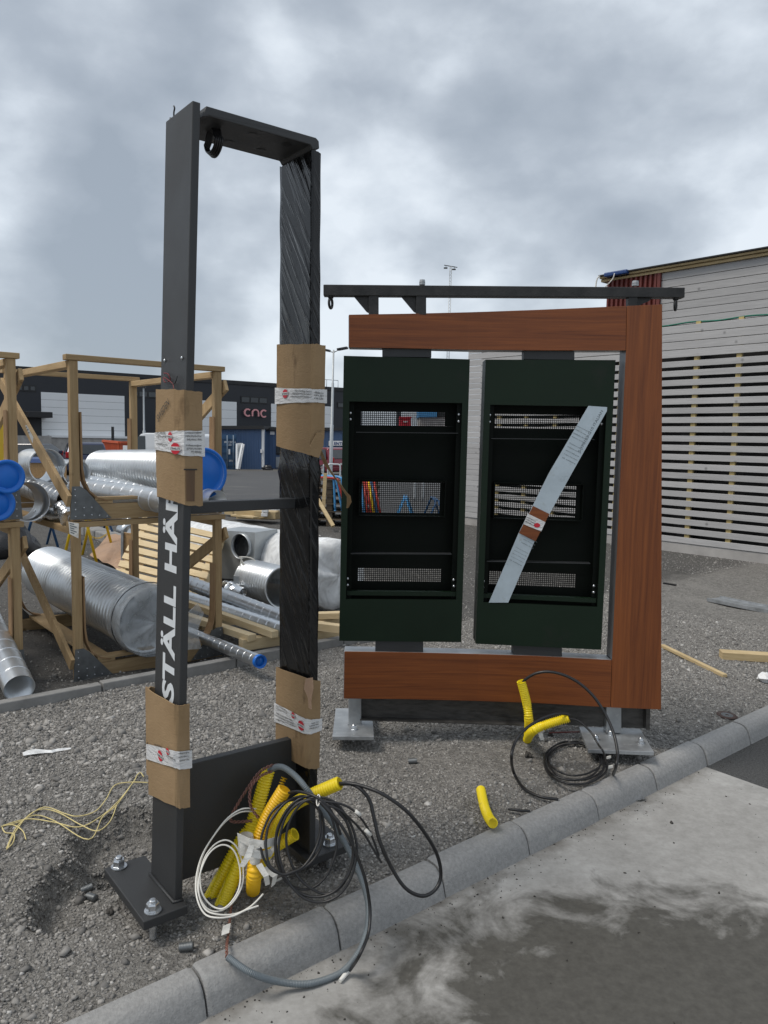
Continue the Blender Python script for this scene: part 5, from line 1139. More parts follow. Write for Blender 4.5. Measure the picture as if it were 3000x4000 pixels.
# sheet metal box with a round spigot
sb_ = thing('sheet_metal_box', 'grey sheet metal plenum box with a round opening and dangling wires', 'box', P(940, 2268, 7.5))
b0, b1, b2, b3 = P(850, 2070, 7.7), P(996, 2080, 7.4), P(992, 2268, 7.4), P(850, 2258, 7.7)
hx = Vector((.35, .62, 0)) * .5
hc = PL(948, 2133, b1, (b1 - b0).cross(b3 - b0).normalized()); bn = (b1 - b0).cross(b3 - b0).normalized(); bn = bn if bn.dot(-hc) > 0 else -bn
m = MB(); sg_ = 32; ux = (b1 - b0).normalized(); uy = bn.cross(ux)
cirs = [hc + (ux * math.cos(2 * math.pi * k / sg_) + uy * math.sin(2 * math.pi * k / sg_)) * .122 for k in range(sg_)]
sq = []
for k in range(sg_):
    a = 2 * math.pi * k / sg_; dx, dy = math.cos(a), math.sin(a); s_ = 1 / max(abs(dx), abs(dy)); ex, ey = dx * s_, dy * s_
    f = (ex + 1) / 2; g_ = (ey + 1) / 2; top_ = b0.lerp(b1, f); bot_ = b3.lerp(b2, f); yup = uy.z > 0
    sq.append(bot_.lerp(top_, g_ if yup else 1 - g_))
m.add(cirs + sq, [(k, (k + 1) % sg_, sg_ + (k + 1) % sg_, sg_ + k) for k in range(sg_)])
m.quad(b0, b1, b1 + hx, b0 + hx); m.quad(b1, b2, b2 + hx, b1 + hx); m.quad(b0, b3, b3 + hx, b0 + hx); m.quad(b3, b2, b2 + hx, b3 + hx); m.quad(b0 + hx, b1 + hx, b2 + hx, b3 + hx)
mg = mat('pale_sheet_steel', (0.40, 0.425, 0.44), 0.42, 0.55, 0.12, 7); m.build('casing', mg, sb_)
m = MB(); m.lathe([(.0, .122), (.04, .122), (.041, .127), (.0, .1275)], hc, bn, 32); m.build('spigot', mg, sb_)
for lst in ([(945, 2178), (940, 2200), (937, 2220), (940, 2238), (950, 2248)], [(935, 2176), (948, 2195), (955, 2210), (950, 2212), (944, 2190), (940, 2178)], [(935, 2176), (960, 2176), (985, 2182), (1003, 2198)]):
    m = MB(); m.tube(crv([P(a, b, 7.3) for a, b in lst], 6), .006, 6); m.build('wire', M['whitecable'], sb_)
m = MB(); m.hexa([P(912, 2250, 7.2), P(955, 2252, 7.2), P(955, 2292, 7.2), P(912, 2288, 7.2), P(912, 2248, 7.38), P(955, 2250, 7.38), P(955, 2284, 7.38), P(912, 2282, 7.38)]); tag(m.build('metal_tray', mg), 'small grey sheet metal tray at the foot of the plenum box', 'tray')
# timbers and low pallet
pal = thing('timber_skid', 'low skid of thick pine timbers carrying the parallel ducts', 'pallet', P(930, 2510, 5.7))
for a, b, c_, d_, w_, h_ in (((700, 2345, 6.45), (1075, 2478, 5.45), .06, .05, 0, 0), ((690, 2395, 6.2), (986, 2492, 5.45), .07, .05, 0, 0), ((1110, 2430, 5.9), (1332, 2456, 5.75), .07, .06, 0, 0), ((1000, 2412, 6.3), (1332, 2402, 6.1), .09, .05, 0, 0)):
    MB().beam(P(*a), P(*b), c_, d_).build('timber', M['palletwood'], pal, .003)
for a, b in (((940, 2518, 5.45), (1180, 2482, 5.75)), ((780, 2440, 6.1), (1010, 2400, 6.5)), ((1180, 2480, 5.75), (1335, 2470, 5.95)), ((1245, 2445, 6.1), (1335, 2430, 6.2))):
    MB().beam(P(*a), P(*b), .07, .085).build('bearer', M['palletwood'], pal, .003)
# tilted pallet
tp = thing('tilted_pallet', 'pine pallet leaning on its edge behind the lettered leg', 'pallet', P(590, 2320, 7.2))
c00, c10, c11, c01 = P(432, 2278, 7.55), P(770, 2366, 6.85), P(878, 2094, 7.6), P(560, 2022, 8.35)
pn = (c10 - c00).cross(c01 - c00).normalized(); pn = pn if pn.y < 0 else -pn
for k in range(9):
    v0 = k / 8.7; v1 = v0 + .082
    a, b, c_, d_ = c00.lerp(c01, v0), c10.lerp(c11, v0), c10.lerp(c11, v1), c00.lerp(c01, v1); MB().hexa([a, b, c_, d_, a + pn * .02, b + pn * .02, c_ + pn * .02, d_ + pn * .02]).build('slat', M['palletwood'], tp, .002)
for u in (.06, .5, .94):
    a, b = c00.lerp(c10, u - .03), c00.lerp(c10, u + .03); c_, d_ = c01.lerp(c11, u + .03), c01.lerp(c11, u - .03)
    MB().hexa([a - pn * .08, b - pn * .08, c_ - pn * .08, d_ - pn * .08, a - pn * .001, b - pn * .001, c_ - pn * .001, d_ - pn * .001]).build('stringer', M['palletwood'], tp, .003)
# crumpled paper, plywood box, chunky block, metal hoops
m = MB(); q = [[P(350, 2165, 9.8), P(420, 2095, 10.4), P(480, 2085, 10.4)], [P(420, 2205, 9.2), P(450, 2150, 9.7), P(500, 2120, 9.9)], [P(470, 2228, 8.8), P(500, 2190, 9.1), P(530, 2160, 9.3)]]
big = []
for i in range(9):
    for j in range(9):
        u, v = i / 4, j / 4; iu, iv = min(int(u), 1), min(int(v), 1); fu, fv = u - iu, v - iv
        p = q[iu][iv].lerp(q[iu + 1][iv], fu).lerp(q[iu][iv + 1].lerp(q[iu + 1][iv + 1], fu), fv); m.v.append(tuple(p + ZV * rng.uniform(-.015, .02)))
for i in range(8):
    for j in range(8): m.f.append((i * 9 + j, (i + 1) * 9 + j, (i + 1) * 9 + j + 1, i * 9 + j + 1)); m.s.append(False)
o = m.build('brown_paper', M['paperbrown']); tag(o, 'crumpled sheet of brown paper on the ground behind the racks', 'paper'); so = o.modifiers.new('t', 'SOLIDIFY'); so.thickness = .004
pb = thing('plywood_box', 'plywood box with a steel corner strip behind the leaning pallet', 'box', P(505, 2195, 9.2))
MB().hexa([P(478, 2200, 9.2), P(560, 2215, 9.1), P(560, 2205, 9.6), P(478, 2190, 9.7), P(478, 2080, 9.2), P(560, 2090, 9.1), P(560, 2088, 9.6), P(478, 2078, 9.7)]).build('panel', M['osb'], pb, .002)
MB().beam(P(478, 2200, 9.18), P(478, 2078, 9.18), .028, .028).build('corner_strip', M['galv'], pb)
cb = thing('cardboard_box', 'brown cardboard box with blue arrows behind the leaning pallet', 'box', P(830, 2225, 8.8))
MB().hexa([P(735, 2232, 8.7), P(850, 2238, 8.6), P(850, 2222, 9.1), P(735, 2218, 9.2), P(735, 2120, 8.7), P(850, 2150, 8.6), P(850, 2148, 9.1), P(735, 2118, 9.2)]).build('carton', M['card'], cb)
for (a, b) in ((820, 2180), (795, 2205)): MB().box(P(a, b, 8.61), (.05, .01, .04)).build('blue_print', M['tarpblue'], cb)
m = MB(); m.hexa([P(772, 2240, 8.15), P(802, 2254, 8.1), P(808, 2238, 8.35), P(785, 2226, 8.35), P(774, 2215, 8.15), P(804, 2232, 8.1), P(812, 2222, 8.35), P(788, 2208, 8.35)]); tag(m.build('wood_block', M['palletwood'], None, .003), 'stamped pine pallet block lying beside the leaning pallet', 'wood block')
for k, (a, b, Y, r) in enumerate(((528, 2055, 12.2, .175), (505, 2078, 11.6, .12))):
    c = P(a, b, Y); m = MB(); m.lathe([(0, r * .9), (.0, r), (.05, r), (.06, r * 1.05), (.07, r), (.16, r), (.16, r * .9), (0, r * .9)], c, Vector((-.7, .5, .25)), 28); tag(m.build('duct_ring', M['duct']), ('large' if k == 0 else 'small') + ' shiny duct ring lying behind the plywood box', 'duct', DG)
m = MB(); m.lathe([(0, .14), (0, .165), (.03, .172), (.05, .165), (.25, .165), (.25, .14), (0, .14)], P(790, 2036, 12.6), Vector((-.6, .7, .15)), 26); tag(m.build('duct_ring', M['duct']), 'round duct end standing above the white wrapped duct', 'duct', DG)
# stored kerb stones lying on the yard
for k in range(4):
    a, b = G(318 + k * 42, 2062 + k * 14, .065), G(356 + k * 42, 2075 + k * 14, .065)
    m = MB(); m.beam(a, b, .24, .15); tag(m.build('loose_kerb_stone', M['edging'], None, .02), ('first', 'second', 'third', 'fourth')[k] + ' from the left of the loose kerb stones behind the racks', 'kerb stone', 'loose kerb stones behind the racks')
m = MB(); m.quad(P(155, 2052, 10.5) + ZV * 0, P(300, 2040, 10.8), P(300, 2043, 10.7), P(155, 2056, 10.4))
# trestles
def trestle(base, label, h=.75, w=.62, sp=.42, yaw=0.0, mt='steelblue', group='folding steel trestles', chain=False, r=.017):
    base = Vector(base); root = thing('trestle', label, 'trestle', base, group); cx, sx = math.cos(yaw), math.sin(yaw); U = Vector((cx, sx, 0)); Vv = Vector((-sx, cx, 0))
    for sg in (-1, 1):
        pts = [base + U * (w / 2) + Vv * sg * sp / 2, base + U * (w / 2 - .02) + Vv * sg * .035 + ZV * (h - .05), base + U * (w / 2 - .07) + Vv * sg * .02 + ZV * h, base - U * (w / 2 - .07) + Vv * sg * .02 + ZV * h, base - U * (w / 2 - .02) + Vv * sg * .035 + ZV * (h - .05), base - U * (w / 2) + Vv * sg * sp / 2]
        m = MB(); m.tube(pts, r, 10); m.build('leg_frame', M[mt], root)
    if chain:
        m = MB(); a, b = base + U * w / 2 + Vv * -sp * .3 + ZV * h * .38, base + U * w / 2 + Vv * sp * .3 + ZV * h * .38
        for i in range(12): f = i / 12; p = a.lerp(b, f + .04) - ZV * .06 * math.sin(math.pi * f); m.tube([p + U * .008 * math.cos(w_) * (1 if i % 2 else .2) + ZV * .008 * math.sin(w_) + (b - a).normalized() * .012 * math.cos(w_) for w_ in [k * math.pi / 4 for k in range(8)]], .003, 5, closed=True)
        m.build('chain', M['steelyellow'], root)
    return root
g1 = G(262, 2215, -.02); trestle(g1 + Vector((.1, .45, 0)), 'yellow steel trestle with a chain standing behind the racks', .80, .8, .42, math.radians(95), 'steelyellow', chain=True)
g2 = G(128, 2165, -.02); trestle(g2 + Vector((.1, .4, 0)), 'dark blue trestle left of the yellow one', .82, .8, .50, math.radians(92))
g3 = G(430, 2120, -.02); trestle(g3 + Vector((-.2, .5, 0)), 'dark blue trestle right of the yellow one, behind the front post', .85, .8, .7, math.radians(80))
# black sack at the left edge
m = MB(); c = P(-5, 2130, 10.0); nn_ = 16
for i in range(11):
    th_ = math.pi * i / 10
    for k in range(nn_):
        w = 2 * math.pi * k / nn_; r_ = .50 * (1 + .12 * math.sin(3 * w + i) + rng.uniform(-.05, .05)); m.v.append((c.x + r_ * math.sin(th_) * math.cos(w), c.y + r_ * math.sin(th_) * math.sin(w), max(-.06, c.z - .06 + r_ * .8 * math.cos(th_))))
for i in range(10):
    for k in range(nn_): m.f.append((i * nn_ + k, i * nn_ + (k + 1) % nn_, (i + 1) * nn_ + (k + 1) % nn_, (i + 1) * nn_ + k)); m.s.append(True)
tag(m.build('black_sack', M['tarpblack']), 'black plastic covered heap at the left edge behind the rack', 'sack')
# board box with blue sheet seen through the duct ring
bb = thing('board_box', 'long chipboard box with a blue sheet on top, seen through the duct ring', 'box', P(140, 1868, 25))
MB().hexa([P(60, 1866, 25), P(260, 1870, 25), P(260, 1866, 26.5), P(60, 1862, 26.5), P(60, 1806, 25), P(260, 1808, 25), P(260, 1806, 26.5), P(60, 1804, 26.5)]).build('carcass', M['osb'], bb)
MB().hexa([P(62, 1807, 24.95), P(245, 1809, 24.95), P(240, 1800, 26.3), P(80, 1799, 26.3), P(80, 1792, 25.0), P(240, 1794, 25.0), P(236, 1786, 26.2), P(90, 1784, 26.2)]).build('blue_sheet', M['tarpblue'], bb)

# timber pile further back
tpile = [((905, 1996, 15.2), (1060, 2000, 14.6), .35, .06, 'oldpallet', 'dark sheet stack at the bottom of the far timber heap'), ((925, 2000, 14.9), (1030, 2004, 14.5), .3, .05, 'newpine', 'pale boards on the far timber heap')]
heap = thing('timber_heap', 'heap of pale beams and boards on the yard behind the crossbar', 'timber', P(1000, 2022, 14.6))
for a, b, w_, h_ in (((905, 1992, 15.4), (1068, 1975, 15.6), .5, .10), ((935, 2008, 14.6), (1082, 2012, 14.3), .22, .16), ((905, 2004, 15.2), (1000, 1990, 15.8), .4, .08), ((1000, 2008, 14.2), (1083, 2013, 14.1), .18, .13), ((915, 2012, 14.7), (990, 2018, 14.2), .16, .04), ((950, 2016, 14.3), (1000, 2022, 13.9), .12, .03)):
    MB().beam(P(*a), P(*b), w_, h_).build('beam', M['newpine'], heap, .004)
for k, (a, b) in enumerate(((1034, 2010), (1036, 1995))):
    m = MB(); m.box(P(a, b, 14.0), (.11, .12, .06)); tag(m.build('polystyrene_block', M['styro'], None, .006), ('lower' if k == 0 else 'upper') + ' white polystyrene block on the far timber heap', 'polystyrene')
m = MB(); q = P(1065, 1972, 15.0)
for i in range(6):
    for k in range(10): w = 2 * math.pi * k / 10; th_ = math.pi / 2 * i / 5; m.v.append((q.x + .28 * math.sin(th_ + .02) * math.cos(w) * (1 + rng.uniform(-.15, .15)), q.y + .2 * math.sin(th_ + .02) * math.sin(w), q.z - .1 + .16 * math.cos(th_) + rng.uniform(-.02, .02)))
for i in range(5):
    for k in range(10): m.f.append((i * 10 + k, i * 10 + (k + 1) % 10, i * 10 + 10 + (k + 1) % 10, i * 10 + 10 + k)); m.s.append(False)
tag(m.build('film_bundle', M['whitefilm']), 'crumpled clear film lying on the far timber heap', 'plastic film')

# stack of old pallets with light blue trestles hung over it
pst = thing('pallet_stack', 'stack of weathered pallets seen between the wrapped leg and the left cabinet', 'pallet stack', P(1290, 2058, 14.0))
x0_, x1_ = P(1215, 2050, 14.2).x, P(1480, 2050, 14.2).x; zb0 = tz(0, 14)
for lv in range(6):
    z = zb0 + lv * .143
    for k in range(5):
        y_ = 13.9 + k * .2; m = MB(); m.box(((x0_ + x1_) / 2 + rng.uniform(-.02, .02), y_, z + .128), (x1_ - x0_, .13, .022)); m.build('deck_board', M['oldpallet'], pst)
    for xx in (x0_ + .08, x0_ + .36, (x0_ + x1_) / 2, x1_ - .3, x1_ - .08): m = MB(); m.box((xx, 14.3, z + .058), (.11, .9, .105)); m.build('block', M['oldpallet'], pst)
TG = 'light blue steel trestles hung over the pallet stack'
def hung(px, lab, mt, Y=13.75, drop=.60, lean=.0, pxw=40, top=1866):
    a = P(px, top, Y); m = MB(); b = a + Vector((.05 + lean, -.04, -drop)); m.tube(crv([a + Vector((-.55, .35, .015)), a + Vector((-.12, .08, .018)), a, a + Vector((.04, -.03, -.06)), b], 5), .021, 8); m.tube([b, b + (b - (a + Vector((.04, -.03, -.06)))).normalized() * .02], .023, 8)
    tag(m.build('hung_trestle', M[mt]), lab, 'trestle', TG)
hung(1296, 'leftmost light blue trestle tube bent over the pallet stack', 'lightblue', 13.8, .58, .02)
hung(1306, 'second light blue trestle tube bent over the pallet stack', 'lightblue', 13.75, .57, .10)
hung(1315, 'rust-red trestle tube among the light blue ones', 'steelred', 13.7, .56, .12, top=1872)
hung(1328, 'light blue trestle tube just left of the left cabinet', 'lightblue', 13.7, .50, .06)
for k, (px, mt, nm) in enumerate(((1408, 'lightblue', 'light blue'), (1420, 'steelred', 'red'), (1430, 'steelred', 'dark red'), (1438, 'steelyellow', 'yellow'), (1448, 'steelblue', 'dark blue'), (1458, 'steelred', 'rightmost red'))):
    m = MB(); a, b = P(px, 1868, 13.2), P(px + 14 + k * 3, 2008 + (k % 2) * 6, 12.9); m.tube([a, b], .02, 8); tag(m.build('hung_trestle', M[mt]), nm + ' leaning trestle tube seen through the middle grille of the left cabinet', 'trestle', TG)
trestle(Vector((P(1582, 2010, 13.0).x, 13.0, tz(0, 13))), 'open blue trestle seen through the left cabinet grille', .62, .9, .50, math.radians(88), 'lightblue')
trestle(Vector((P(1697, 2010, 13.0).x, 13.0, tz(0, 13))), 'second open blue trestle seen through the left cabinet grille', .60, .9, .50, math.radians(92), 'steelblue')
def hoop(pa, pb, zt__, Y, label):
    a, b = P(pa, 1900, Y), P(pb, 1900, Y); a.z = b.z = tz(a.x, Y); t_ = zt__; m = MB(); m.tube(crv([a, a + ZV * t_ * .8, a + ZV * t_ * .97 + (b - a) * .08, a + ZV * t_ + (b - a) * .2, b + ZV * t_ - (b - a) * .2, b + ZV * t_ * .97 - (b - a) * .08, b + ZV * t_ * .8, b], 5), .03, 9); tag(m.build('cycle_hoop', M['hoop']), label, 'cycle stand', 'galvanised cycle hoops')
hoop(1280, 1328, .72, 30, 'galvanised hoop beside the lamp post base'); hoop(1262, 1292, .70, 32, 'second galvanised hoop half behind the lamp post'); hoop(1620, 1652, .86, 20, 'white hoop seen through the left cabinet grille')
for a, b, lb_ in (((1271, 1848, 13.55), (1264, 1982, 13.5), 'upright pine plank leaning on the pallet stack'), ((1238, 1946, 13.4), (1302, 2056, 13.0), 'slanting pine plank leaning on the pallet stack')):
    m = MB(); m.beam(P(*a), P(*b), .05, .062, Vector((1, 0, 0))); tag(m.build('plank', M['newpine'], None, .002), lb_, 'plank')
# ------------------------------------------------------------------ far side of the yard: hall, huts, containers, vehicles
HA, HB = Vector((-29.0, 60.7, 0)), Vector((-10.4, 75.0, 0)); HD = (HB - HA).normalized(); HN = Vector((HD.y, -HD.x, 0)); HN = HN if HN.dot(-HA) > 0 else -HN
def hp(px, py, off=0.0): return PL(px, py, HA + HN * off, HN)
def hs(px): return (hp(px, 1650) - HA).dot(HD)
def HP(s, z, off=0.0): return HA + HD * s + HN * off + ZV * z
GZ = tz(0, 70)
hall = thing('cnc_hall', 'long dark industrial hall with white wall fields and pink cnc sign', 'building', HP(10, GZ))
hz_top = hp(1082, 1512).z; hz0, hz1 = hs(-260), hs(1330) + 16
def hbox(name, s0, s1, z0, z1, off, th, mt, parent=hall, bev=0): return MB().hexa([HP(s0, z0, off), HP(s1, z0, off), HP(s1, z0, off - th), HP(s0, z0, off - th), HP(s0, z1, off), HP(s1, z1, off), HP(s1, z1, off - th), HP(s0, z1, off - th)]).build(name, mt, parent, bev)
hbox('wall', hz0, hz1, GZ - .2, hz_top, 0, 22, M['hall'])
hbox('parapet', hz0 - .1, hz1 + .1, hz_top, hz_top + .35, .12, 22.2, M['darkroof'])
def field(pa, pb, tz_, bz_, rows=6):
    s0, s1 = hs(pa), hs(pb); h = (tz_ - bz_) / rows
    for k in range(rows): hbox('white_panel', s0, s1, bz_ + k * h + .009, bz_ + (k + 1) * h - .009, .08, .1, M['hallwhite'])
zt1 = hp(162, 1531).z; zb1 = hp(163, 1706).z
field(162, 486, zt1, zb1, 6); zt2 = hp(900, 1569).z; field(720, 923, zt2, GZ + 1.0, 6); field(1058, 1297, zt2, GZ + .6, 6)
field(1404 + 8, 1545, zt2, GZ + .5, 6); field(1565, 1640, zt2, GZ + .5, 6)
def hwin(pa, pb, ya, yb, panes):
    z1, z0 = hp(pa, ya).z, hp(pa, yb).z; s0, s1 = hs(pa), hs(pb); w = hbox('window', s0, s1, z0, z1, .06, .1, M['darkroof'])
    for k in range(panes): a = s0 + (s1 - s0) * k / panes + .08; b = s0 + (s1 - s0) * (k + 1) / panes - .08; hbox('pane', a, b, z0 + .1, z1 - .1, .085, .05, M['glass'], w)
hwin(66, 143, 1502, 1527, 3); hwin(505, 612, 1523, 1551, 3); hwin(940, 1043, 1547, 1574, 3); hwin(1316, 1370, 1571, 1593, 2)
hbox('dock_canopy', hs(84), hs(178), hp(130, 1632).z, hp(130, 1610).z, 2.2, 2.2, M['darkroof'], hall, .03)
hbox('dock_plinth', hs(20), hs(188), GZ, hp(150, 1702).z, .9, .9, M['plinth'])
hbox('loading_ledge', hs(188), hs(500), GZ, zb1 - .05, .6, .6, M['plinth']); hbox('ledge_cap', hs(183), hs(505), zb1 - .04, zb1 + .14, .75, .75, M['hallwhite'])
hbox('grey_door', hs(1078), hs(1100), GZ, hp(1080, 1640).z, .12, .1, M['polegalv'])
# pink letters, drawn as strokes
def stroke(pts, w, off=.35):
    m = MB(); n = len(pts)
    for i, (x, z) in enumerate(pts):
        a = pts[max(i - 1, 0)]; b = pts[min(i + 1, n - 1)]; dx, dz = b[0] - a[0], b[1] - a[1]; l = math.hypot(dx, dz); nx, nz = -dz / l * w / 2, dx / l * w / 2
        for o_ in (off, off - .12): m.v += [tuple(HP(x + nx, z + nz, o_)), tuple(HP(x - nx, z - nz, o_))]
    for i in range(n - 1):
        k = 4 * i; m.f += [(k, k + 1, k + 5, k + 4), (k + 2, k + 6, k + 7, k + 3), (k, k + 4, k + 6, k + 2), (k + 1, k + 3, k + 7, k + 5)]; m.s += [False] * 4
    m.f += [(0, 2, 3, 1), (4 * n - 4, 4 * n - 3, 4 * n - 1, 4 * n - 2)]; m.s += [False] * 2
    return m
zc_ = hp(990, 1611).z; 
for kind, pxc in (('c', 962), ('n', 992), ('c', 1025)):
    cx = hs(pxc); r = (hs(1004) - hs(980)) / 2 * .98
    zc2 = hp(pxc, 1597 + (pxc - 948) * .065 + 14).z
    if kind == 'c': pts = [(cx + r * math.cos(a), zc2 + r * math.sin(a)) for a in [math.radians(48 + i * (264 / 16)) for i in range(17)]]
    else: pts = [(cx - r, zc2 - r * .95), (cx - r, zc2)] + [(cx + r * math.cos(a), zc2 + r * math.sin(a)) for a in [math.radians(180 - i * 15) for i in range(1, 12)]] + [(cx + r, zc2), (cx + r, zc2 - r * .95)]
    stroke(pts, r * .42).build('sign_letter', M['pink'], hall)
m = MB(); s0 = hs(1262)
for k in range(4): m.tube([HP(s0 + k * .7, hz_top + .3, -.5), HP(s0 + k * .7, hz_top + 1.1, -.5)], .03, 5)
m.tube([HP(s0, hz_top + 1.1, -.5), HP(s0 + 2.1, hz_top + 1.1, -.5)], .03, 5); m.build('roof_railing', M['polegalv'], hall)

# blue clad hut
def yz(Y): return tz(0, Y)
YH = 58.0
hut = thing('blue_hut', 'blue ribbed site hut with black roof edge and white corner trim', 'hut', P(950, 1833, YH))
def fbox(name, xa, xb, ya, yb, Y, dep, mt, parent, bev=0): return MB().hexa([P(xa, yb, Y), P(xb, yb, Y), P(xb, yb, Y) + Vector((0, dep, 0)), P(xa, yb, Y) + Vector((0, dep, 0)), P(xa, ya, Y), P(xb, ya, Y), P(xb, ya, Y) + Vector((0, dep, 0)), P(xa, ya, Y) + Vector((0, dep, 0))]).build(name, mt, parent, bev)
fbox('wall', 862, 1022, 1674, 1836, YH, 6, M['blueclad'], hut); fbox('roof_edge', 858, 1030, 1663, 1677, YH - .3, 6.6, M['darkroof'], hut); fbox('corner_trim', 1022, 1031, 1676, 1836, YH - .05, .3, M['hallwhite'], hut)
for k in range(16): px = 866 + k * 10; fbox('rib', px, px + 2.2, 1677, 1834, YH - .06, .06, M['blueclad'], hut)
fbox('wall', 1036, 1420, 1680, 1838, YH + 2.5, 6, M['blueclad'], hut); fbox('roof_edge', 1031, 1424, 1670, 1682, YH + 2.2, 6.6, M['darkroof'], hut)
for k in range(30): px = 1040 + k * 12.6; fbox('rib', px, px + 2.4, 1682, 1836, YH + 2.44, .06, M['blueclad'], hut)
w = fbox('window', 1078, 1108, 1743, 1776, YH + 2.4, .1, M['darkroof'], hut); fbox('pane', 1081, 1091, 1746, 1772, YH + 2.36, .04, M['glass'], w); fbox('pane', 1094, 1105, 1746, 1772, YH + 2.36, .04, M['glass'], w)
fbox('notice_board', 1078, 1108, 1785, 1826, YH + 2.4, .08, M['polegalv'], hut); fbox('number_plate', 1055, 1072, 1685, 1698, YH + 2.4, .06, M['hallwhite'], hut); fbox('letter_box', 1017, 1024, 1755, 1769, YH - .2, .15, M['hallwhite'], hut)
sg = fbox('sign_board', 1284, 1400, 1722, 1741, YH + 2.2, .1, M['hallwhite'], hut)
a_, b_ = P(1304, 1738, YH + 2.15), P(1338, 1738.6, YH + 2.15); lettering('sign_text', 'ENTI', lambda x, y: a_ + (b_ - a_).normalized() * x + ZV * y + (b_ - a_).normalized() * y * .12, M['tarpblue'], sg, .03, width=(b_ - a_).length, height=.24)
# shipping container with its door end to us
cont = thing('shipping_container', 'dark blue shipping container with white numbers on its doors', 'container', P(880, 1836, 56))
fbox('door_end', 836, 922, 1697, 1834, 56, .2, M['contblue'], cont); fbox('side', 800, 836, 1696, 1833, 56.1, 6, M['contblue'], cont)
for k in range(5): fbox('door_rib', 840, 919, 1712 + k * 26, 1716 + k * 26, 55.93, .08, M['contblue'], cont)
for px in (853, 888, 912): m = MB(); m.tube([P(px, 1700, 55.85), P(px, 1832, 55.85)], .05, 6); m.build('lock_rod', mat('dull_blue_rod', (0.12, 0.17, 0.23), 0.5), cont)
for (px, py, tx, wd_) in ((876, 1730, 'AND 221716', 44), (891, 1741, '22G1', 13), (894, 1803, 'OX B1', 16)):
    p_ = P(px, py, 55.9); lettering('container_text', tx, lambda x, y: p_ + Vector((x, 0, y)), M['hallwhite'], cont, .01, width=wd_ * 56 / 3000, height=.14)
fbox('data_label', 892, 899, 1754, 1775, 55.88, .04, M['hallwhite'], cont)
m = MB(); a, b, c_, d_ = P(923, 1833, 54.5), P(945, 1733, 55.2), P(958, 1733, 55.2), P(934, 1834, 54.6)
dl = thing('leaning_door', 'white framed door leaning against the blue hut', 'door', a)
for (q0, q1) in ((P(924, 1832, 54.3), P(924, 1734, 55)), (P(947, 1733, 55), P(927, 1833, 54.3)), (P(924, 1734, 55), P(947, 1733, 55)), (P(952, 1735, 55.3), P(934, 1833, 54.6))): MB().beam(q0, q1, .12, .1).build('frame_bar', M['hallwhite'], dl)
MB().hexa([P(925, 1831, 54.5), P(927, 1831, 54.5), P(945, 1735, 55.2), P(925, 1736, 55.2), P(925, 1831, 54.55), P(927, 1831, 54.55), P(945, 1735, 55.25), P(925, 1736, 55.25)]).build('leaf', M['polegalv'], dl)
m = MB(); c = P(1046, 1826, 56.5)
for i in range(7):
    for k in range(12): w = 2 * math.pi * k / 12; th_ = math.pi / 2 * i / 6; r_ = .33 * (1 + rng.uniform(-.1, .1)); m.v.append((c.x + 1.25 * r_ * math.sin(th_ + .03) * math.cos(w), c.y + r_ * math.sin(th_ + .03) * math.sin(w), yz(56.5) + r_ * 1.3 * math.cos(th_)))
for i in range(6):
    for k in range(12): m.f.append((i * 12 + k, i * 12 + (k + 1) % 12, i * 12 + 12 + (k + 1) % 12, i * 12 + 12 + k)); m.s.append(False)
tag(m.build('rubbish_bag', M['tarpblack']), 'black rubbish bag on the ground by the blue hut', 'bag')
br = thing('broom', 'broom leaning on the white corner of the blue hut', 'broom', P(1030, 1834, 57)); m = MB(); m.tube([P(1031, 1828, 57), P(1026, 1795, 57.5)], .025, 6); m.build('handle', M['polegalv'], br); MB().box(P(1030, 1829, 57), (.3, .1, .14)).build('head', M['tarpblack'], br)
# skip
skip = thing('orange_skip', 'orange ribbed skip with a white notice behind the racks', 'skip', P(462, 1850, 44))
sk = [P(404, 1722, 44), P(468, 1728, 42.5), P(545, 1728, 44)]; zg = tz(0, 44)
for i in range(2):
    a, b = sk[i], sk[i + 1]; MB().hexa([Vector((a.x, a.y, zg)), Vector((b.x, b.y, zg)), Vector((b.x, b.y + 1.8, zg)), Vector((a.x, a.y + 1.8, zg)), a, b, b + Vector((0, 1.8, 0)), a + Vector((0, 1.8, 0))]).build('wall', M['orange'], skip)
    MB().beam(a + ZV * .0 - Vector((0, .08, 0)), b - Vector((0, .08, 0)), .14, .12).build('rim', M['orange'], skip)
for k in range(9):
    f = k / 8.5; p_ = sk[0].lerp(sk[1], f); MB().box((p_.x, p_.y - .05, (p_.z + zg) / 2), (.10, .1, p_.z - zg)).build('rib', M['orange'], skip)
fbox('notice', 480, 512, 1740, 1760, 42.3, .05, M['hallwhite'], skip)

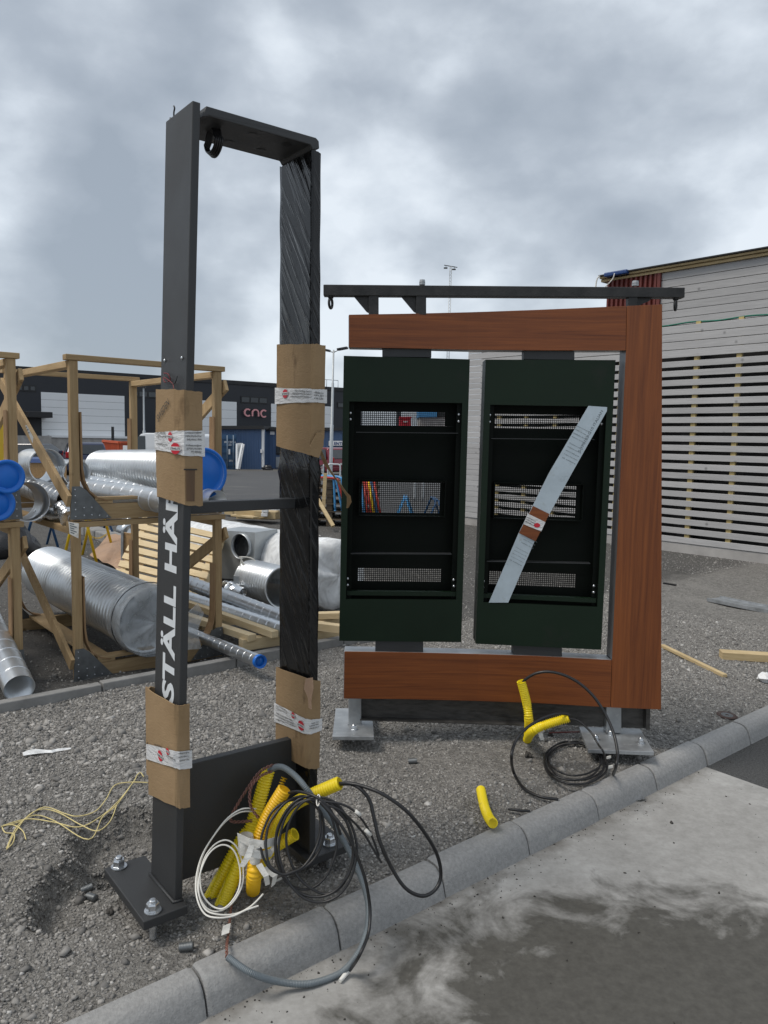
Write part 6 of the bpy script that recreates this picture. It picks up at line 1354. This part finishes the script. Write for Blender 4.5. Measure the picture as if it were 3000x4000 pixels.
def car(label, loc, yaw, paint, L=4.3, Wd=1.78, Hh=1.5, hatch=.55, group=None, name='parked_car', van=False, stripe=None):
    root = thing(name, label, 'van' if van else 'car', loc, group); cy, sy = math.cos(yaw), math.sin(yaw); base = Vector(loc)
    def T(x, y, z): return base + Vector((x * cy - y * sy, x * sy + y * cy, z))
    h2 = Wd / 2
    if van: prof = [(-L / 2, .35), (-L / 2, 1.0), (-L / 2 + .10, Hh - .12), (-L / 2 + .3, Hh), (L / 2 - 1.75, Hh), (L / 2 - 1.45, Hh - .06), (L / 2 - .72, 1.22), (L / 2 - .12, .98), (L / 2, .75), (L / 2, .32)]
    else: prof = [(-L / 2, .42), (-L / 2 - .02, .62), (-L / 2 + .05, .92), (-L / 2 + hatch, Hh - .06), (-L / 2 + hatch + .25, Hh), (L / 2 - 2.15, Hh - .02), (L / 2 - 1.85, Hh - .10), (L / 2 - 1.05, .98), (L / 2 - .25, .84), (L / 2, .66), (L / 2, .3)]
    prof = [(-L / 2 + .2, .22)] + prof + [(L / 2 - .2, .22)]
    def wy(z): return h2 * (1.0 if z < .9 else 1.0 - .20 * (z - .9) / max(.3, (Hh - .9)) if not van else 1.0 - .07 * (z - .9) / (Hh - .9))
    m = MB(); n = len(prof)
    rows = [(-1.0, 0), (-.93, 1), (.93, 1), (1.0, 0)]
    for sgy in (-1, 1):
        for (x, z) in prof: m.v.append(tuple(T(x, sgy * wy(z), z)))
    for i in range(n): j = (i + 1) % n; m.f.append((i, j, n + j, n + i)); m.s.append(False)
    m.f += [tuple(range(n - 1, -1, -1)), tuple(range(n, 2 * n))]; m.s += [False, False]
    body = m.build('body', paint, root, .06)
    zl, zu = (1.15 if van else .96), Hh - (.16 if van else .12)
    def sidewin(x0, x1, x2, x3, nm='side_window'):
        for sgy in (-1, 1):
            m = MB(); m.quad(T(x0, sgy * (wy(zl) + .012), zl), T(x1, sgy * (wy(zl) + .012), zl), T(x2, sgy * (wy(zu) + .012), zu), T(x3, sgy * (wy(zu) + .012), zu)); m.build(nm, M['glass'], body)
    if van: sidewin(L / 2 - 1.75, L / 2 - .78, L / 2 - 1.35, L / 2 - 1.72)
    else: sidewin(-.02, L / 2 - 1.25, L / 2 - 1.92, -.02); sidewin(-L / 2 + .45, -.12, -.12, -L / 2 + hatch + .18)
    # rear and front glass
    if not van:
        m = MB(); a, b = (-L / 2 + .05, .92), (-L / 2 + hatch, Hh - .06); f0, f1 = .12, .86
        p0_, p1_ = (a[0] + (b[0] - a[0]) * f0, a[1] + (b[1] - a[1]) * f0), (a[0] + (b[0] - a[0]) * f1, a[1] + (b[1] - a[1]) * f1)
        m.quad(*[T(x - .03, s_ * .86 * wy(z), z + .02) for (x, z), s_ in ((p0_, -1), (p0_, 1), (p1_, 1), (p1_, -1))]); m.build('rear_window', M['glass'], body)
    a, b = ((L / 2 - .72, 1.22), (L / 2 - 1.45, Hh - .06)) if van else ((L / 2 - 1.05, .98), (L / 2 - 1.85, Hh - .10))
    m = MB(); m.quad(*[T(x + .03, s_ * .88 * wy(z), z + .02) for (x, z), s_ in ((a, -1), (a, 1), (b, 1), (b, -1))]); m.build('windscreen', M['glass'], body)
    for s_ in (-1, 1):
        m = MB(); m.box(T(-L / 2 + .06, s_ * (h2 - .12), .95 if not van else 1.05), (.16, .24, .26 if not van else .5), (Vector((cy, sy, 0)), Vector((-sy, cy, 0)), ZV)); m.build('tail_lamp', M['taillamp'], root, .03)
        m = MB(); m.box(T(L / 2 - 1.3 if not van else L / 2 - .95, s_ * (h2 + .1), 1.02), (.12, .18, .14), (Vector((cy, sy, 0)), Vector((-sy, cy, 0)), ZV)); m.build('mirror', M['tyre'] if van else paint, root, .03)
    for xw in (-L / 2 + .82, L / 2 - .86):
        for s_ in (-1, 1):
            ax_ = Vector((-sy, cy, 0)) * s_; w_ = MB(); w_.lathe([(-.18, .2), (-.18, .31), (-.02, .325), (.01, .30), (.01, .21)], T(xw, s_ * h2, .325), ax_, 24); wh = w_.build('wheel', M['tyre'], root)
            w_ = MB(); w_.lathe([(.0, .215), (.012, .21), (-.02, .17), (-.03, .06), (.012, .05), (.014, 0)], T(xw, s_ * h2, .325), ax_, 20)
            for k in range(5):
                ang = 2 * math.pi * k / 5; dd = (Vector((cy, sy, 0)) * math.cos(ang) + ZV * math.sin(ang)); w_.beam(T(xw, s_ * (h2 + .008), .325) + dd * .04, T(xw, s_ * (h2 + .008), .325) + dd * .2, .05, .02, ax_)
            w_.build('rim', M['rim'], wh)
    m = MB(); m.box(T(-L / 2 + .02, 0, .42), (.1, Wd * .94, .26), (Vector((cy, sy, 0)), Vector((-sy, cy, 0)), ZV)); m.build('rear_bumper', paint if not van else M['tyre'], root, .04)
    m = MB(); m.box(T(-L / 2 - .025, 0, .70 if not van else .62), (.02, .5, .11), (Vector((cy, sy, 0)), Vector((-sy, cy, 0)), ZV)); m.build('number_plate', M['whitetape'], root)
    return root, T
def yloc(px, Y): p = P(px, 1800, Y); return Vector((p.x, Y, tz(p.x, Y)))
car('navy hatchback seen from behind, above the ducts of the upper rack', yloc(330, 35), math.radians(115), M['carblue'], 4.0, 1.74, 1.50, .42)
car('dark red car parked by the lamp post and the blue hut', yloc(1245, 47), math.radians(135), M['carred'], 4.4, 1.82, 1.66, .5)
car('dark car just showing above the orange skip', yloc(412, 52), math.radians(150), M['cardark'], 4.4, 1.8, 1.72, .5)
vr, vT = car('white panel van behind the lettered leg, cab to the left', yloc(655, 40.5), math.radians(170), M['vanwhite'], 5.0, 1.95, 2.12, van=True, name='panel_van')
p_ = vT(-2.3, 1.02, 1.30)
for k, tx in enumerate(('SERVICE', 'TJÄNST')): 
    q_ = vT(-1.35, 1.0, 1.40 - k * .16); q2_ = vT(-2.15, 1.0, 1.40 - k * .16); dd = (q2_ - q_).normalized()
    lettering('van_lettering', tx, lambda x, y: q_ + dd * x + ZV * y + Vector((0, -.03, 0)), M['inkgrey'], vr, .01, width=.75, height=.12)
ye, _ = car('yellow work van at the left edge behind the rack', yloc(-235, 30), math.radians(200), M['vanyellow'], 5.0, 1.95, 2.35, van=True, name='work_van')
car('dark estate car at the left edge behind the racks', yloc(55, 40), math.radians(175), M['cardark'], 4.6, 1.8, 1.46, .5)
# red box and blue board far behind the left cabinet
rb = thing('red_skip', 'red container seen through the top grille of the left cabinet', 'skip', yloc(1582, 50)); fbox('wall', 1561, 1606, 1630, 1830, 50, 3, M['red'], rb); fbox('rim', 1559, 1608, 1628, 1634, 49.9, 3.2, M['red'], rb); fbox('stripe', 1576, 1592, 1645, 1650, 49.85, .1, M['hallwhite'], rb)
bh_ = thing('blue_kiosk', 'light blue fronted booth seen through the top grille of the left cabinet', 'hut', yloc(1675, 54)); fbox('wall', 1640, 1745, 1628, 1836, 54, 4, M['plinth'], bh_); fbox('fascia', 1636, 1708, 1596, 1629, 53.8, 4.4, M['lightblue'], bh_); fbox('dark_end', 1710, 1748, 1596, 1629, 53.9, 4, M['darkroof'], bh_)
# lamp post with two heads
lamp = thing('lamp_post', 'galvanised double-headed lamp post left of the left cabinet', 'lamp post', yloc(1294, 38))
lb0 = yloc(1292, 38); zt = P(1301, 1367, 38).z; zs1 = P(1298, 1497, 38).z; zs2 = P(1295, 1660, 38).z
m = MB(); m.lathe([(0, .09), (.02, .09), (zs2 - lb0.z, .085), (zs2 - lb0.z + .02, .066), (zs1 - lb0.z, .062), (zs1 - lb0.z + .02, .045), (zt - lb0.z, .04), (zt - lb0.z, 0)], lb0, Vector((.012, 0, 1)), 16); m.build('pole', M['polegalv'], lamp)
tp_ = lb0 + Vector((.012 * (zt - lb0.z), 0, zt - lb0.z))
for sg_, ln, up_ in ((-1, .46, .1), (1, .50, .18)):
    ar = MB(); e_ = tp_ + Vector((sg_ * ln * .55, -.1 * sg_, up_ * .6 - .1)); ar.tube([tp_ - ZV * .12, e_], .025, 8); am = ar.build('arm', M['polegalv'], lamp)
    m = MB(); m.beam(e_ - Vector((sg_ * .08, 0, .0)), e_ + Vector((sg_ * .42, -.1 * sg_, .09)), .32, .10); m.build('lamp_head', M['tarpblack'], lamp, .02)
# lattice floodlight mast far away
YM = 95.0; mb_ = P(1737, 1840, YM); mb_.z = -.9; mt_ = P(1746, 1040, YM)
mast = thing('floodlight_mast', 'thin far lattice mast with a crossbar above the wooden frame', 'mast', mb_)
hgt = mt_.z + .9; ax_ = Vector((.004, 0, 1)); cor = [Vector((a, b, 0)) for a, b in ((-.12, -.12), (.12, -.12), (.12, .12), (-.12, .12))]
for c in cor: m = MB(); m.tube([mb_ + c * 1.5, mb_ + ax_ * hgt + c * .85], .028, 5); m.build('chord', M['polegalv'], mast)
m = MB(); nz_ = 60
for k in range(nz_):
    z0, z1 = hgt * k / nz_, hgt * (k + 1) / nz_; f0, f1 = 1.5 - .65 * k / nz_, 1.5 - .65 * (k + 1) / nz_
    for i in (0, 1, 2, 3): m.tube([mb_ + ax_ * z0 + cor[i] * f0, mb_ + ax_ * z1 + cor[(i + 1) % 4] * f1], .011, 4, caps=False)
m.build('lacing', M['polegalv'], mast)
MB().beam(mb_ + ax_ * hgt + Vector((-.8, 0, .12)), mb_ + ax_ * hgt + Vector((.8, 0, -.12)), .1, .08).build('crossbar', M['tarpblack'], mast)
for sx_, dz in ((-.62, -.24), (.38, -.38)): MB().box(mb_ + ax_ * hgt + Vector((sx_, -.1, dz)), (.44, .3, .12)).build('floodlight', M['tarpblack'], mast); MB().box(mb_ + ax_ * hgt + Vector((sx_ + .05, 0, dz / 2)), (.05, .05, abs(dz))).build('hanger', M['tarpblack'], mast)
# lower lamp by the hall
lp2 = thing('lamp_post', 'slim grey lamp pole before the hall, left of the lettered leg', 'lamp post', yloc(564, 56)); q = yloc(564, 56); m = MB(); zt = P(560, 1515, 56).z; m.lathe([(0, .12), (zt * .55, .11), (zt * .56, .07), (zt - q.z, .06)], q, ZV, 10); m.build('pole', M['polegalv'], lp2); MB().box(P(559, 1513, 56), (.35, .3, .1)).build('lamp_head', M['tarpblack'], lp2)
m = MB(); q = yloc(442, 50); m.beam(q, Vector((q.x, q.y, P(442, 1667, 50).z)), .14, .14, Vector((0, 1, 0))); tag(m.build('fence_post', M['tarpblack']), 'dark post standing before the white hall panel', 'post')

# ------------------------------------------------------------------ small things on the ground
def studbit(px, py, label, ang, r=.0135, L=.042):
    p = G(px, py, tz(*G(px, py).xy) + r); d = Vector((math.cos(ang), math.sin(ang), .12)); m = MB(); pf = [(-L / 2, 0), (-L / 2, r)]
    for k in range(9): x = -L / 2 + L * (k + .5) / 9; pf += [(x - .001, r), (x, r * .9), (x + .001, r)]
    pf += [(L / 2, r), (L / 2, 0)]; m.lathe(pf, p, d, 14); tag(m.build('threaded_sleeve', M['galvplate']), label, 'sleeve', 'threaded steel sleeves dropped on the gravel')
studbit(728, 3698, 'threaded steel sleeve lying alone near the kerb', .05); studbit(338, 3472, 'far one of two threaded sleeves left of the base plate', .6); studbit(358, 3505, 'near one of two threaded sleeves left of the base plate', -.5); studbit(1612, 2972, 'threaded steel sleeve lying before the wooden frame', -.05)
def gg(px, py, dz=0.0):
    p = G(px, py)
    for _ in range(4): p = G(px, py, tz(p.x, p.y) + dz)
    return p
m = MB(); ed = [(88, 2940, 2952), (110, 2930, 2948), (140, 2925, 2944), (170, 2928, 2941), (200, 2930, 2940), (215, 2926, 2936), (240, 2922, 2932), (275, 2920, 2925)]
for a, b, c_ in ed: m.v += [tuple(gg(a, b, .012 + rng.uniform(0, .012))), tuple(gg(a + 4, c_, .012 + rng.uniform(0, .006)))]
for i in range(len(ed) - 1): m.f.append((2 * i, 2 * i + 1, 2 * i + 3, 2 * i + 2)); m.s.append(False)
tag(m.build('film_scrap', M['whitefilm']), 'strip of pale plastic film on the gravel at the left', 'plastic film')
st_ = thing('yellow_string', 'tangle of pale yellow string on the gravel at the left', 'string', gg(330, 3250))
ZO = lambda l: [gg(x / 2.37, 2600 + y / 2.37, .012) for x, y in l]
for l in ([(1370, 1083), (1200, 1080), (1060, 1110), (980, 1240), (880, 1350), (720, 1395), (600, 1370), (420, 1310), (280, 1380), (150, 1500), (60, 1690)], [(1330, 1030), (1300, 990), (1265, 1020), (1240, 1070), (1100, 1250), (930, 1400), (730, 1495), (500, 1450), (260, 1420), (30, 1480)],
          [(1240, 1070), (1080, 1290), (950, 1400), (820, 1610), (510, 1440), (330, 1385), (170, 1450), (10, 1490)], [(1080, 1290), (1020, 1440), (900, 1530), (740, 1470), (540, 1360), (380, 1330), (250, 1400), (130, 1560), (70, 1690)], [(10, 1490), (120, 1475), (210, 1530), (240, 1610)], [(20, 1500), (50, 1545), (130, 1560), (120, 1640), (60, 1700)]):
    m = MB(); m.tube(crv(ZO(l), 6), .0024, 6); m.build('strand', M['string'], st_)
for cs, lb_, w_, h_ in (((2587, 2522, 2832, 2640), 'thin pine lath lying on the gravel right of the wooden frame', .035, .022), ((2815, 2556, 3080, 2572), 'thick pine beam end lying at the right edge', .10, .055)):
    a, b = gg(cs[0], cs[1], h_ / 2 + .004), gg(cs[2], cs[3], h_ / 2 + .004); m = MB(); m.beam(a, b, w_, h_); tag(m.build('plank', M['newpine'], None, .002), lb_, 'plank')
gr = thing('metal_grating', 'narrow galvanised ladder grating lying on the ground at the right', 'grating', gg(2880, 2370)); a, b = gg(2762, 2342, .02), gg(3060, 2402, .02); dg = (b - a).normalized(); sg_ = Vector((-dg.y, dg.x, 0))
for o_ in (0, .22): MB().beam(a + sg_ * o_, b + sg_ * o_, .012, .035).build('rail', M['galv'], gr)
for k in range(22): q = a.lerp(b, (k + .5) / 22); MB().beam(q, q + sg_ * .22, .045, .006).build('rung', M['galv'], gr)
m = MB(); q = gg(2840, 2795, .004); m.lathe([(0, .010), (.004, .010), (.004, .058), (.0, .058)], q, Vector((.04, -.05, 1)), 32); dsc = m.build('grinding_disc', mat('worn_abrasive', (0.07, 0.045, 0.038), 0.85, 0, 0.4, 60)); tag(dsc, 'worn red-brown grinding disc lying behind the kerb', 'disc'); MB().lathe([(.0045, .0105), (.0055, .022), (.0045, .034)], q, Vector((.04, -.05, 1)), 24).build('label_ring', M['galvplate'], dsc)
m = MB(); q = gg(2990, 2665, .0)
for i in range(7):
    for k in range(10): w = 2 * math.pi * k / 10; th_ = math.pi * i / 6; r_ = .045 * (1 + rng.uniform(-.2, .2)); m.v.append((q.x + 1.4 * r_ * math.sin(th_) * math.cos(w), q.y + r_ * math.sin(th_) * math.sin(w), q.z + .035 + .7 * r_ * math.cos(th_)))
for i in range(6):
    for k in range(10): m.f.append((i * 10 + k, i * 10 + (k + 1) % 10, i * 10 + 10 + (k + 1) % 10, i * 10 + 10 + k)); m.s.append(False)
tag(m.build('white_lump', M['styro']), 'white lump of foam at the right edge', 'foam')
m = MB(); m.beam(gg(2592, 2278, .01), gg(2640, 2286, .01), .03, .02); tag(m.build('dark_lath', M['tarpblack']), 'short dark lath lying on the ground near the timber building', 'lath')
m = MB(); q = G(2502, 3125, -.096); m.hexa([q + Vector(v) for v in ((-.03, 0, 0), (.02, .02, 0), (.035, .01, .004), (-.01, -.015, .006), (-.03, 0, .002), (.02, .02, .002), (.035, .01, .006), (-.01, -.015, .008))]); tag(m.build('foil_scrap', M['foil']), 'small silver wrapper on the concrete by the kerb', 'litter')
m = MB(); m.beam(gg(2145, 2862, .02), gg(2282, 2858, .03), .006, .006); tag(m.build('rusty_rod', M['rust']), 'thin rusty rod lying between the bent conduit and the right base plate', 'rod')

# ------------------------------------------------------------------ crushed stone as real geometry
rs = np.random.RandomState(3)
def stone_bases(k):          # angular chips: a knocked-about box
    c = np.array([(x, y, z) for z in (-1, 1) for y in (-1, 1) for x in (-1, 1)], float)
    f = np.array([(0, 2, 1), (1, 2, 3), (4, 5, 6), (5, 7, 6), (0, 1, 4), (1, 5, 4), (2, 6, 3), (3, 6, 7), (0, 4, 2), (2, 4, 6), (1, 3, 5), (3, 7, 5)])
    return np.array([c * rs.uniform(.35, 1.1, (8, 3)) for _ in range(k)]), f
bases, sf = stone_bases(40); NV, NF = 8, 12
def scatter(name, label, pts, sizes, mt):
    n = len(pts); q = rs.normal(size=(n, 4)); q /= np.linalg.norm(q, axis=1)[:, None]; w, x, y, z = q.T
    Rm = np.stack([1 - 2 * (y * y + z * z), 2 * (x * y - z * w), 2 * (x * z + y * w), 2 * (x * y + z * w), 1 - 2 * (x * x + z * z), 2 * (y * z - x * w), 2 * (x * z - y * w), 2 * (y * z + x * w), 1 - 2 * (x * x + y * y)], 1).reshape(n, 3, 3)
    vv = np.einsum('nij,nkj->nki', Rm, bases[np.arange(n) % 40] * np.array([1.15, .85, .6])) * np.asarray(sizes)[:, None, None]; vv[:, :, 2] *= .8
    V_ = (vv + np.asarray(pts)[:, None, :]).astype(np.float32); F_ = (sf[None] + (np.arange(n) * NV)[:, None, None]).astype(np.int32)
    me = bpy.data.meshes.new(name); me.vertices.add(n * NV); me.vertices.foreach_set('co', V_.ravel()); me.loops.add(n * NF * 3); me.loops.foreach_set('vertex_index', F_.ravel()); me.polygons.add(n * NF)
    me.polygons.foreach_set('loop_start', np.arange(0, n * NF * 3, 3, dtype=np.int32)); me.polygons.foreach_set('loop_total', np.full(n * NF, 3, np.int32)); me.materials.append(mt); me.update(); me.validate()
    o = link(bpy.data.objects.new(name, me)); return tag(o, label, 'gravel', kind='stuff')
def inview(p, pad=60):
    q = proj(p); return p[1] > .5 and -pad < q[0] < 3000 + pad and 2000 < q[1] < 4000 + pad * 3
dusty = ((0.55, 3.72, .85, .34), (-.55, 2.18, .30, .16), (-.34, 2.55, .34, .27), (.95, 3.62, .5, .22))
pts, szs = [], []
NS = 190000
S_ = rs.uniform(-2.6, 5.0, NS); Tt = rs.uniform(.015, 2.62, NS); u_ = rs.uniform(size=NS)
for s_, t_, u in zip(S_, Tt, u_):
    p = K0 + KN * s_ + KT * t_
    if not inview((p.x, p.y, 0)): continue
    dd = 1.0
    for (x, y, rx, ry) in dusty:
        e = ((p.x - x) / rx) ** 2 + ((p.y - y) / ry) ** 2
        if e < 1: dd = min(dd, .10 + .9 * e)
    cl = .62 + .38 * math.sin(2.3 * p.x + 1.1) * math.sin(2.9 * p.y - .4)
    if u > dd * (.55 + .45 * cl): continue
    big_ = rs.rand(); sz = .0042 + .0048 * rs.rand() ** 2 + (.008 * rs.rand() if big_ > .90 else 0) + (.011 if big_ > .995 else 0)
    sz *= .88
    if p.x < -.9 and p.y > 2.9: sz *= 1.15
    if p.x < -.6 and p.y > 3.6: sz *= 1.2
    pts.append((p.x, p.y, tz(p.x, p.y) + sz * rs.uniform(-.35, .22))); szs.append(sz)
scatter('crushed_stone', 'crushed grey stone covering the strip behind the kerb', np.array(pts, np.float32), szs, M['stone'])
pts, szs = [], []
for _ in range(26000):
    t_ = 2.72 + 7 * rs.rand() ** 1.6; s_ = rs.uniform(-4, 9); p = K0 + KN * s_ + KT * t_
    if not inview((p.x, p.y, 0)): continue
    sz = .0045 + .007 * rs.rand() ** 3 + (.012 if rs.rand() > .996 else 0); pts.append((p.x, p.y, tz(p.x, p.y) + sz * .15)); szs.append(sz)
scatter('loose_grit', 'loose grit on the dark compacted ground behind the edging', np.array(pts, np.float32), szs, M['stone'])
pts, szs = [], []
for k in range(1300):
    near = k < 600; s_ = rs.uniform(-2.5, 5); t_ = -.125 - (.13 * rs.rand() ** 2 if near else 1.8 * rs.rand()); p = K0 + KN * s_ + KT * t_
    if not inview((p.x, p.y, -.1)): continue
    sz = (.0012 + .0030 * rs.rand() ** 3) if near else (.0012 + .0042 * rs.rand() ** 4 + (.005 if rs.rand() > .985 else 0)); pts.append((p.x, p.y, -.1 + sz * .3)); szs.append(sz)
M['crumb'] = mat('dark_soil_crumbs', (0.05, 0.046, 0.041), 0.95, 0, 0.4, 60)
scatter('soil_crumbs', 'dark soil crumbs scattered on the concrete lane', np.array(pts, np.float32), szs, M['crumb'])
for k, (px, py, sz) in enumerate(((2062, 2948, .020), (2150, 2868, .014), (2335, 2962, .012), (430, 3560, .013))):
    scatter('soil_clod', ('black soil clod before the bent conduit', 'soil clod by the rusty rod', 'soil clod inside the flat cable coil', 'dark stone beside the base plate')[k], np.array([tuple(gg(px + dx, py + dy, sz * .5)) for dx, dy in ((0, 0), (6, 3), (-5, 4), (3, -4), (-3, -2))], np.float32), [sz, sz * .7, sz * .7, sz * .6, sz * .6], M['crumb'])
for o in bpy.data.objects:
    if o.name.startswith('soil_clod'): o['kind'] = 'thing'; o['category'] = 'soil clod'
